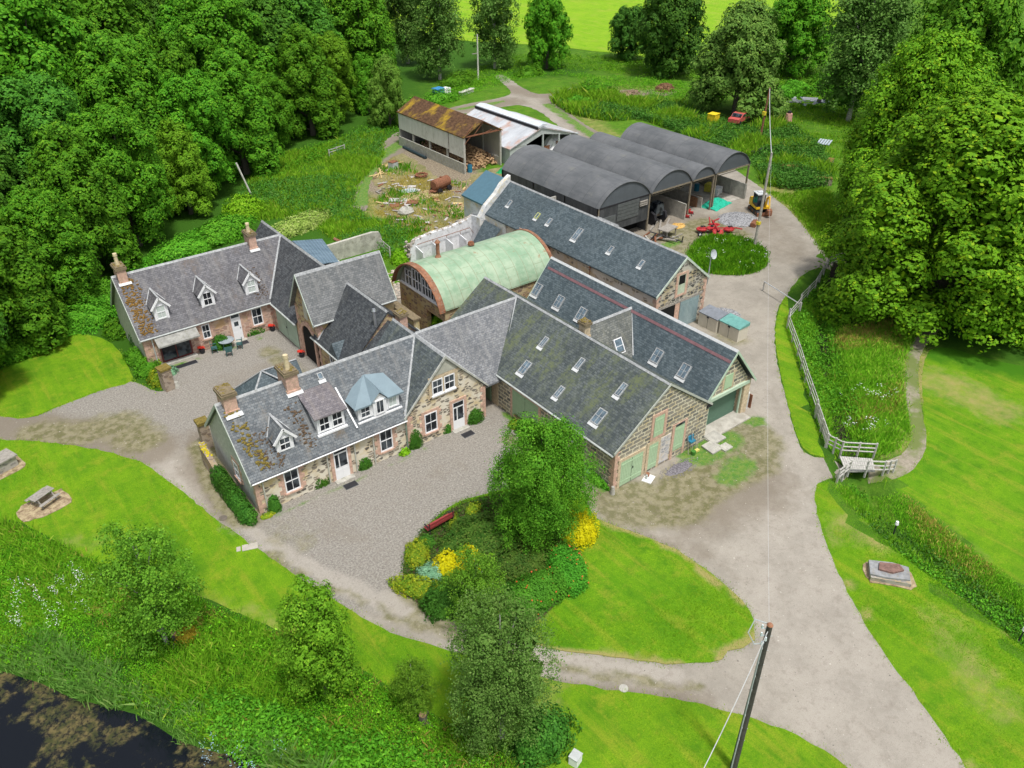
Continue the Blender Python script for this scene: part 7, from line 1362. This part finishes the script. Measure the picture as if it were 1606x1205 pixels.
# island bed
shrub('round golden shrub at the right end of the shrub bed', 908, 840, 1.15, 1.1, 1.35, YEL, .05, seed=1); shrub('green side of the clipped shrub left of the golden one', 876, 836, .95, .9, 1.2, HED, .05, seed=2)
shrub('golden yellow flowering shrub left of the juniper', 704, 892, .85, .75, 1.0, YEL, .05, seed=3); shrub('second golden shrub touching the juniper', 734, 886, .85, .7, .95, YEL, .055, seed=4, lump=.4)
shrub('blue grey conifer cushion between yellow shrubs', 674, 905, .75, .7, .7, BLU, .05, seed=5)
shrub('wide dark spreading juniper in the middle of the bed', 785, 855, 3.2, 2.0, 1.15, JUN, .055, seed=6, rz=-.6, lump=.3); shrub('dark juniper mass at the front of the bed', 815, 885, 2.2, 1.5, 1.1, JUN, .055, seed=7, rz=-.4, lump=.3); shrub('dark spreading juniper behind the bench', 735, 842, 1.9, 1.1, .75, JUN, .055, seed=8, rz=.2, lump=.3)
RF = RHO
shrub('rose hedge with red flowers at the lower edge of the bed', 838, 938, 2.2, 1.15, 1.25, RHO, .05, seed=9, rz=-.05, lump=.12); shrub('rose hedge turning up the right side of the bed', 888, 900, 1.15, 1.75, 1.25, RHO, .05, seed=10, rz=-.5, lump=.12)
shrub('dark glossy shrub at the lower left of the bed', 700, 950, 1.3, 1.1, 1.3, HED, .055, seed=11); shrub('dark shrub beneath the young birch', 740, 940, 1.1, .8, .8, HED, .055, seed=12)
shrub('yellow green border plants at the left edge of the bed', 662, 928, .7, 1.7, .7, YELO, .05, seed=13, rz=.6); shrub('yellow border plants beside the bench', 655, 872, .7, 1.1, .65, YELO, .05, seed=14, rz=-.7); shrub('small green shrub beside the bench end', 668, 856, .6, .5, .6, HED, .05, seed=15); shrub('pale yellow plants above the bench', 742, 805, .7, .4, .55, YELO, .05, seed=16, rz=.5); shrub('tuft of bright leaves on the bed middle', 775, 880, .4, .35, .7, BRI, .06, seed=17, lump=.5)
shrub('low plants behind the bench', 712, 822, .8, .35, .35, YELO, .05, seed=18, rz=.9)
patch_bed = [('low_shrubs', 'low dark green planting filling the shrub bed', 1700, .3, .06, JUN, 51), ('low_shrubs', 'mixed green plants between the bed shrubs', 700, .35, .065, HED, 52)]
rngf = np.random.RandomState(5); C = []
for (px, py, rx, ry, rz) in ((838, 938, 2.15, 1.15, -.05), (888, 900, 1.12, 1.7, -.5)):
    p = at(px, py)
    for _ in range(46): d = rngf.normal(size=3); d /= np.linalg.norm(d); d[2] = abs(d[2]); x, y = d[0]*rx*1.06, d[1]*ry*1.06; C.append((p.x+x*math.cos(rz)-y*math.sin(rz), p.y+x*math.sin(rz)+y*math.cos(rz), d[2]*1.3+.04))
C = np.array(C); me = leafmesh('rose_flowers', C, rngf.normal(size=C.shape)+np.array([0, 0, 1.5]), np.full(len(C), .055), rngf, .9); me.materials.append(plain('rose_red', (.62, .10, .03), .7)); tag(link(bpy.data.objects.new('rose_flowers', me)), 'orange red blooms dotted over the rose hedge', None, None, 'stuff')
for lab, px, py, rx, ry, h, m in (('leafy plants at the foot of the barn side wall', 935, 752, .5, 1.3, .45, FERN), ('blue green hosta by the barn wall', 922, 745, .35, .4, .4, BLU), ('dark bush behind the weeping birch at bottom centre', 850, 1165, 1.5, 1.1, 1.6, HED), ('shrub in the inner court beside the curved shed', 700, 515, 1.5, 1.2, 1.6, BRI), ('shrub growing on the court wall beside the curved shed', 628, 412, .9, .8, 1.3, BRI), ('low bush at the end of the white byre', 648, 400, .5, .5, .5, FERN), ('shrub against the green barn doors', 808, 668, .5, .5, .35, YELO), ('bushy shrub at the corner of the ruined byre', 760, 362, .7, .6, .6, BRI)): shrub(lab, px, py, rx, ry, h, m, .08)
shrub('flowering hedge along the back of the rear cottage wing', 470, 360, 4.2, 1.3, 1.5, leafmat('elder_leaf', (.13, .22, .04), (.24, .33, .10), (.4, .42, .25), .25), .1, seed=31, rz=.25, name='hedge', cat='hedge'); shrub('leafy shrub behind the rear cottage ridge', 350, 372, 3.4, 2.0, 1.9, FERN, .12, seed=32, rz=.5); shrub('shrub mass between the rear cottage and the wood', 290, 398, 3.6, 2.0, 1.6, FERN, .12, seed=33, rz=.5); shrub('pale green shrub under the wood edge by the leaning post', 385, 338, 2.2, 1.6, 2.2, BRI, .12, seed=34)
for k, (px, py, rx, ry, h) in enumerate(((935, 150, 3.2, 2.4, 2.0), (905, 165, 2, 1.6, 1.4), (1115, 150, 3, 2, 2.2), (1235, 150, 4, 2.2, 2.2), (1290, 145, 4, 2.5, 2.6), (690, 160, 3, 1.6, 1.6), (715, 135, 3, 2, 2.0), (650, 175, 2.2, 1.6, 1.8), (830, 118, 3, 1.6, 1.6))): shrub('%s rounded thicket from the left along the rough ground behind the sheds' % ordn[k], px, py, rx, ry, h, FERN if k % 2 else SYC, .15, seed=60+k, name='thicket', cat='thicket', lump=.35)

# ---------------------------------------------------------------- ground cover nobody could count
def patch(name, label, px, n, h, leaf, mat, per=9, tuft=.28, seed=1, up=.5, avoid=(), pts=None, dens=1.5, blade=False, z=0., lo=.35, poly=None, thr=.0):
    rng = np.random.RandomState(seed); P = poly or (smooth(px, step=1.5) if px else [Vector((0, 0)), Vector((1, 0)), Vector((1, 1))])
    xs = [p.x for p in P]; ys = [p.y for p in P]; x = rng.uniform(min(xs), max(xs), n*3); y = rng.uniform(min(ys), max(ys), n*3)
    ok = inpoly(x, y, P)
    for q in avoid: ok &= ~inpoly(x, y, q)
    K = rng.normal(size=(6, 2))*.55; f = sum(np.sin(x*K[i, 0]+y*K[i, 1]+i*2) for i in range(6))/6; f = np.clip(.5+f*dens*.6, 0, 1); ok &= rng.uniform(0, 1, len(x)) < .25+f
    if thr: ok &= f > thr
    if pts is not None: x, y = pts; f = rng.uniform(.2, .9, len(x)); ok = np.ones(len(x), bool); n = len(x)
    x, y, f = x[ok][:n], y[ok][:n], f[ok][:n]; m = len(x); zz = gz(x, y)+z; hh = h*(lo+f*.8)*rng.uniform(.6, 1.2, m)
    if blade:
        ox = rng.normal(0, tuft, (m, per)); oy = rng.normal(0, tuft, (m, per)); C0 = np.stack([x[:, None]+ox, y[:, None]+oy, np.broadcast_to(zz[:, None], ox.shape)], -1).reshape(-1, 3)
        H_ = np.repeat(hh, per)*rng.uniform(.6, 1.15, m*per); lean = rng.normal(0, .32, (m*per, 2))*H_[:, None]; a = rng.uniform(0, 6.28, m*per); w = leaf*rng.uniform(.6, 1.2, m*per)
        V = np.empty((m*per, 4, 3), np.float32); sx, sy = np.cos(a)*w, np.sin(a)*w
        V[:, 0] = C0+np.stack([-sx, -sy, 0*sx-.03], 1); V[:, 1] = C0+np.stack([sx, sy, 0*sx-.03], 1); top = C0+np.stack([lean[:, 0], lean[:, 1], H_], 1); mid = C0+np.stack([lean[:, 0]*.35+sx*1.0, lean[:, 1]*.35+sy*1.0, H_*.55], 1); V[:, 2] = mid; V[:, 3] = top
        V = V.reshape(-1, 3); F = np.arange(len(V)).reshape(-1, 4); me = bpy.data.meshes.new(name); me.vertices.add(len(V)); me.vertices.foreach_set('co', V.ravel()); me.loops.add(F.size); me.loops.foreach_set('vertex_index', F.astype(np.int32).ravel()); me.polygons.add(len(F)); me.polygons.foreach_set('loop_start', np.arange(0, F.size, 4, dtype=np.int32)); me.polygons.foreach_set('loop_total', np.full(len(F), 4, np.int32)); me.update(calc_edges=True)
    else:
        r = np.sqrt(rng.uniform(0, 1, (m, per)))*tuft; a = rng.uniform(0, 6.28, (m, per)); k = rng.uniform(.15, 1, (m, per))
        C = np.stack([x[:, None]+r*np.cos(a), y[:, None]+r*np.sin(a), zz[:, None]+hh[:, None]*k], -1).reshape(-1, 3); N = np.stack([np.cos(a)*.6, np.sin(a)*.6, np.full(a.shape, up)], -1).reshape(-1, 3)+rng.normal(0, .4, (m*per, 3))
        me = leafmesh(name, C, N, leaf*rng.uniform(.6, 1.3, len(C)), rng, .5)
    me.materials.append(mat); return tag(link(bpy.data.objects.new(name, me)), label, None, None, 'stuff')
MEAD = leafmat('meadow_leaf', (.035, .15, .008), (.12, .34, .015), (.22, .40, .03), .3, sc=.9); MEAD2 = leafmat('meadow_grass', (.10, .29, .015), (.19, .42, .03), (.36, .42, .09), .3); REED = leafmat('reed_leaf', (.09, .27, .05), (.18, .40, .10), (.28, .42, .16), .3); NET_ = leafmat('nettle_leaf', (.028, .11, .018), (.065, .19, .028), (.11, .19, .06), .25); DRY = leafmat('dry_grass', (.26, .25, .06), (.42, .36, .12), (.30, .34, .06), .2)
BANK = smooth([(-120, 790), (0, 818), (80, 850), (170, 895), (300, 938), (400, 982), (480, 1018), (570, 1058), (640, 1108), (720, 1150), (790, 1190), (840, 1250), (600, 1300), (470, 1240), (400, 1162), (340, 1158), (285, 1140), (222, 1100), (160, 1084), (70, 1052), (0, 1032), (-120, 1020)], step=1.2)
patch('meadow_plants', 'dense green wildflower growth on the pond bank', None, 9000, .5, .045, MEAD, per=14, tuft=.22, seed=1, poly=BANK, dens=1.2); patch('meadow_grass', 'long grass among the plants of the pond bank', None, 9000, .65, .016, MEAD2, per=9, tuft=.16, seed=2, poly=BANK, blade=True)
shrub('orange tinged shrub beside the stump on the pond bank', 294, 1000, .6, .5, .6, leafmat('orange_leaf', (.20, .20, .02), (.38, .28, .03), None, .2), .07, seed=71)
patch('reeds', 'pale reeds and rushes along the pond margin', [(-120, 940), (0, 940), (60, 985), (130, 1035), (220, 1065), (300, 1110), (420, 1155), (520, 1220), (440, 1260), (420, 1180), (330, 1165), (270, 1145), (210, 1105), (130, 1085), (60, 1055), (0, 1036), (-120, 1030)], 3000, .8, .016, REED, per=14, tuft=.16, seed=3, blade=True)
patch('fern_bed', 'bright fern fronds at the lower bank', [(330, 1090), (420, 1110), (520, 1150), (640, 1170), (720, 1200), (640, 1260), (480, 1230), (380, 1190), (330, 1140)], 1500, .75, .10, FERN, per=12, tuft=.35, seed=4)
patch('dry_tufts', 'yellowed grass tufts in the pond bank', None, 1500, .5, .02, DRY, per=10, tuft=.22, seed=6, poly=BANK, blade=True, thr=.62); patch('dock_leaves', 'broad pale leaves in clumps on the pond bank', None, 450, .5, .08, BRI, per=10, tuft=.3, seed=7, poly=BANK, thr=.6)
def dots(name, label, px, n, h, r, mat, seed, thr=.55, per=7, spread=.14):
    return patch(name, label, px, n, h, r, mat, per=per, tuft=spread, seed=seed, up=3., dens=2.2, thr=thr, lo=.85)
WF = plain('white_flower', (.80, .82, .80), .8, var=.05); BF = plain('blue_flower', (.32, .48, .60), .8, var=.2)
dots('white_flowers', 'white cow parsley heads on the pond bank', [(-60, 830), (60, 860), (150, 900), (260, 935), (430, 1010), (460, 1100), (380, 1120), (200, 1040), (60, 1000), (-60, 960)], 260, .85, .032, WF, 11, .56, 14, .15); dots('blue_flowers', 'pale blue flowers along the water edge', [(0, 1020), (120, 1050), (230, 1070), (300, 1110), (330, 1160), (520, 1190), (600, 1215), (420, 1230), (250, 1150), (120, 1100), (0, 1050)], 300, .75, .03, BF, 12, .55, 10, .2)
dots('white_flowers', 'white flower heads on the grass oval', [(1090, 385), (1190, 385), (1190, 425), (1100, 425)], 26, .5, .06, WF, 13, .3, 8, .2); dots('white_flowers', 'white flowers on the slope by the stream', [(1320, 610), (1400, 610), (1400, 670), (1320, 670)], 26, .4, .05, WF, 14, .3, 8, .2)
patch('tall_weeds', 'grass and nettles filling the oval in the farmyard', None, 2600, .5, .03, MEAD, per=9, tuft=.2, seed=20, poly=OVAL, blade=True, z=.13)
for nm, lab, n, h, lf, m, s in patch_bed: patch(nm, lab, None, n, h, lf, m, per=14, tuft=.26, seed=s, poly=BED, z=.07)
STREAMB = smooth([(1256, 480), (1282, 450), (1304, 418), (1360, 420), (1420, 470), (1440, 510), (1420, 560), (1418, 640), (1424, 690), (1380, 715), (1320, 708), (1298, 700), (1280, 650), (1262, 590), (1240, 520), (1240, 500)], step=1.)
patch('bank_grass', 'rough mixed grass between the fence and the footpath', None, 9000, .42, .022, MEAD2, per=8, tuft=.18, seed=21, poly=STREAMB, blade=True, avoid=(PATH,)); patch('bank_plants', 'leafy plants along the stream by the fence', [(1256, 485), (1300, 430), (1345, 430), (1310, 500), (1320, 560), (1345, 640), (1360, 700), (1300, 690), (1268, 600), (1246, 510)], 2600, .6, .10, FERN, per=10, tuft=.3, seed=22)
patch('dry_tufts', 'straw coloured grass tufts between path and stream', [(1310, 470), (1380, 470), (1410, 520), (1410, 620), (1420, 690), (1360, 700), (1330, 640), (1310, 560)], 2200, .35, .02, DRY, per=9, tuft=.2, seed=23, blade=True, thr=.5)
FB = [(1310, 762), (1345, 755), (1395, 805), (1460, 850), (1530, 900), (1620, 965), (1760, 1060), (1760, 1110), (1606, 1000), (1520, 935), (1440, 885), (1380, 835)]
patch('fern_bed', 'dark fern bed lining the stream on the right', FB, 1300, .34, .08, NET_, per=11, tuft=.34, seed=24, thr=.35); patch('fern_bed', 'bright fern fronds among the dark stream ferns', FB, 900, .48, .08, FERN, per=12, tuft=.35, seed=25, thr=.45); patch('bank_grass', 'long grass between the stream ferns', FB, 3000, .38, .02, MEAD2, per=9, tuft=.2, seed=26, blade=True)
patch('bank_grass', 'rough grass sloping from the stream ferns to the far lawn', [(1375, 770), (1420, 780), (1500, 850), (1606, 930), (1740, 1010), (1740, 1060), (1606, 975), (1520, 905), (1440, 850)], 3600, .22, .02, MEAD2, per=8, tuft=.2, seed=46, blade=True); patch('dry_tufts', 'brownish grass tufts on the slope beyond the stream', [(1385, 775), (1420, 780), (1500, 850), (1606, 930), (1606, 960), (1500, 880), (1430, 835)], 700, .22, .02, DRY, per=8, tuft=.2, seed=47, blade=True, thr=.5)
patch('undergrowth', 'dark undergrowth along the foot of the wood', [(180, 460), (235, 405), (300, 372), (375, 335), (425, 262), (520, 222), (600, 190), (640, 185), (640, 215), (590, 212), (520, 245), (440, 280), (400, 350), (330, 385), (260, 420), (200, 470)], 4200, .9, .11, SYC, per=11, tuft=.4, seed=48)
patch('rough_growth', 'rough pasture edge under the field trees', [(700, 130), (800, 92), (900, 88), (1050, 98), (1200, 95), (1300, 120), (1300, 150), (1100, 125), (950, 115), (820, 110), (720, 150)], 6500, .7, .11, MEAD, per=8, tuft=.5, seed=49); patch('rough_growth', 'long grass of the glade under the right hand trees', [(1200, 150), (1300, 130), (1340, 180), (1330, 260), (1290, 290), (1290, 230), (1230, 195)], 3000, .35, .05, MEAD2, per=7, tuft=.35, seed=50, blade=True)
YARDW = smooth([(370, 330), (430, 250), (520, 228), (590, 205), (600, 245), (560, 290), (560, 330), (600, 350), (650, 375), (640, 395), (600, 410), (590, 385), (540, 385), (500, 360), (460, 345), (420, 345)], step=1.2)
patch('tall_weeds', 'tall bright weeds and grass behind the cottages', None, 8000, .75, .035, MEAD2, per=9, tuft=.28, seed=26, poly=YARDW, blade=True); patch('nettles', 'nettle clumps among the bright weeds behind the cottages', None, 2600, 1.0, .10, NET_, per=12, tuft=.35, seed=27, poly=YARDW, thr=.5)
STR = [(592, 262), (620, 248), (680, 285), (735, 285), (790, 290), (770, 330), (720, 345), (690, 368), (640, 370), (600, 345), (578, 320), (610, 300)]
patch('dry_tufts', 'dry grass tufts in the straw yard', STR, 1500, .3, .03, DRY, per=9, tuft=.3, seed=44, blade=True); patch('tall_weeds', 'green weed clumps in the straw yard', STR, 500, .6, .035, MEAD, per=10, tuft=.3, seed=45, blade=True, thr=.6)
NETT = smooth([(890, 150), (930, 140), (1000, 165), (1060, 165), (1120, 190), (1160, 200), (1230, 200), (1290, 240), (1300, 290), (1250, 300), (1200, 290), (1180, 262), (1100, 225), (1010, 190), (960, 190), (900, 180), (870, 160)], step=1.5)
patch('nettles', 'broad stand of tall dark nettles behind the black barns', None, 6500, 1.25, .13, NET_, per=13, tuft=.4, seed=28, poly=NETT); patch('tall_weeds', 'feathery tall grasses among the nettles', None, 4500, 1.5, .05, MEAD2, per=7, tuft=.3, seed=29, poly=NETT, blade=True, thr=.45)
patch('rough_growth', 'grass and weeds on the verge right of the farmyard road', [(1200, 300), (1240, 305), (1300, 300), (1320, 400), (1290, 395), (1262, 350), (1235, 322)], 2600, .5, .04, MEAD2, per=8, tuft=.25, seed=30, blade=True); patch('rough_growth', 'low growth under and around the trees top centre', [(640, 190), (700, 150), (770, 120), (870, 115), (980, 125), (1080, 130), (1080, 160), (950, 135), (880, 120), (800, 130), (700, 165), (650, 200)], 4200, .9, .09, MEAD, per=9, tuft=.4, seed=31)
patch('rough_growth', 'weeds at the edge of the wood on the left', [(0, 590), (60, 520), (150, 470), (235, 405), (300, 370), (370, 340), (400, 350), (300, 400), (210, 440), (180, 500), (150, 525), (60, 530)], 5200, .8, .10, FERN, per=10, tuft=.35, seed=32); patch('undergrowth', 'undergrowth in the shade of the big limes', [(1310, 400), (1400, 430), (1480, 500), (1606, 545), (1700, 560), (1700, 400), (1500, 380), (1350, 360)], 3000, .7, .12, NET_, per=10, tuft=.4, seed=33)
# short tufts that roughen the mown lawns
for nm, poly, n, s in (('lawn_tufts', LAWN_W, 26000, 41), ('lawn_tufts', LAWN_I, 9000, 42), ('lawn_tufts', LAWN_S, 12000, 43)):
    patch(nm, ('short grass blades of the lower lawn', 'short grass blades of the island lawn', 'short grass blades of the roadside lawn')[s-41], None, n, .075, .012, leafmat('lawn_blade', (.10, .28, .012), (.18, .40, .02), (.28, .42, .04), .2), per=5, tuft=.12, seed=s, poly=poly, blade=True, avoid=(BED, DRIVE) if s != 42 else (BED,), z=.045 if s == 42 else .0)

# ragged grass edges where lawns meet the gravel, and loose stones on the road
rng = np.random.RandomState(99); X = []; Y = []
for P in (DRIVE, LAWN_I, LAWN_NW, PATH, OVAL):
    for a_, b_ in zip(P, P[1:]+P[:1]):
        L = (b_-a_).length
        if L > 8: continue
        for _ in range(int(L*7)): f = rng.rand(); X.append(a_.x+(b_.x-a_.x)*f+rng.normal(0, .09)); Y.append(a_.y+(b_.y-a_.y)*f+rng.normal(0, .09))
X = np.array(X); Y = np.array(Y); ok = (X > -5) & (Y > 0) & (X < 78) & (Y < 62) & ~((X > 9.5) & (X < 50) & (Y > 36) & (Y < 66) & (X > 0)) & ~inpoly(X, Y, [Vector(p) for p in ((48, 48), (76, 48), (76, 75), (48, 75))])
patch('edge_grass', 'ragged grass fringe along the gravel edges', None, 1, .13, .014, leafmat('edge_blade', (.12, .26, .012), (.24, .38, .03), (.42, .38, .12), .2), per=7, tuft=.1, seed=60, blade=True, pts=(X[ok], Y[ok]))
mb = MB(); rg = random.Random(31); xs = [p.x for p in DRIVE]; ys = [p.y for p in DRIVE]; cand = np.array([(rg.uniform(0, 60), rg.uniform(5, 60)) for _ in range(9000)]); ok = inpoly(cand[:, 0], cand[:, 1], DRIVE) & ~inpoly(cand[:, 0], cand[:, 1], LAWN_I) & ~((cand[:, 0] > 9.5) & (cand[:, 0] < 41) & (cand[:, 1] > 37)) & ~((cand[:, 0] > 27) & (cand[:, 0] < 41) & (cand[:, 1] > 25.5))
for x, y in cand[ok][:3600]:
    r = rg.uniform(.012, .045)*(1.5 if rg.random() < .06 else 1); h = r*.6; q = rg.uniform(0, 6.28); z = .008
    mb.cur = rg.randrange(2); mb.add([(x+r*math.cos(q+k*1.57)*rg.uniform(.7, 1.2), y+r*math.sin(q+k*1.57)*rg.uniform(.7, 1.2), z-.004) for k in range(4)]+[(x, y, z+h)], [(0, 1, 4), (1, 2, 4), (2, 3, 4), (3, 0, 4)])
tag(mb.build('loose_stones', [plain('loose_stone_pale', (.48, .45, .40), .9, var=.2), plain('loose_stone_dark', (.20, .18, .16), .9, var=.2)]), 'loose stones scattered over the gravel road and yard', None, None, 'stuff')
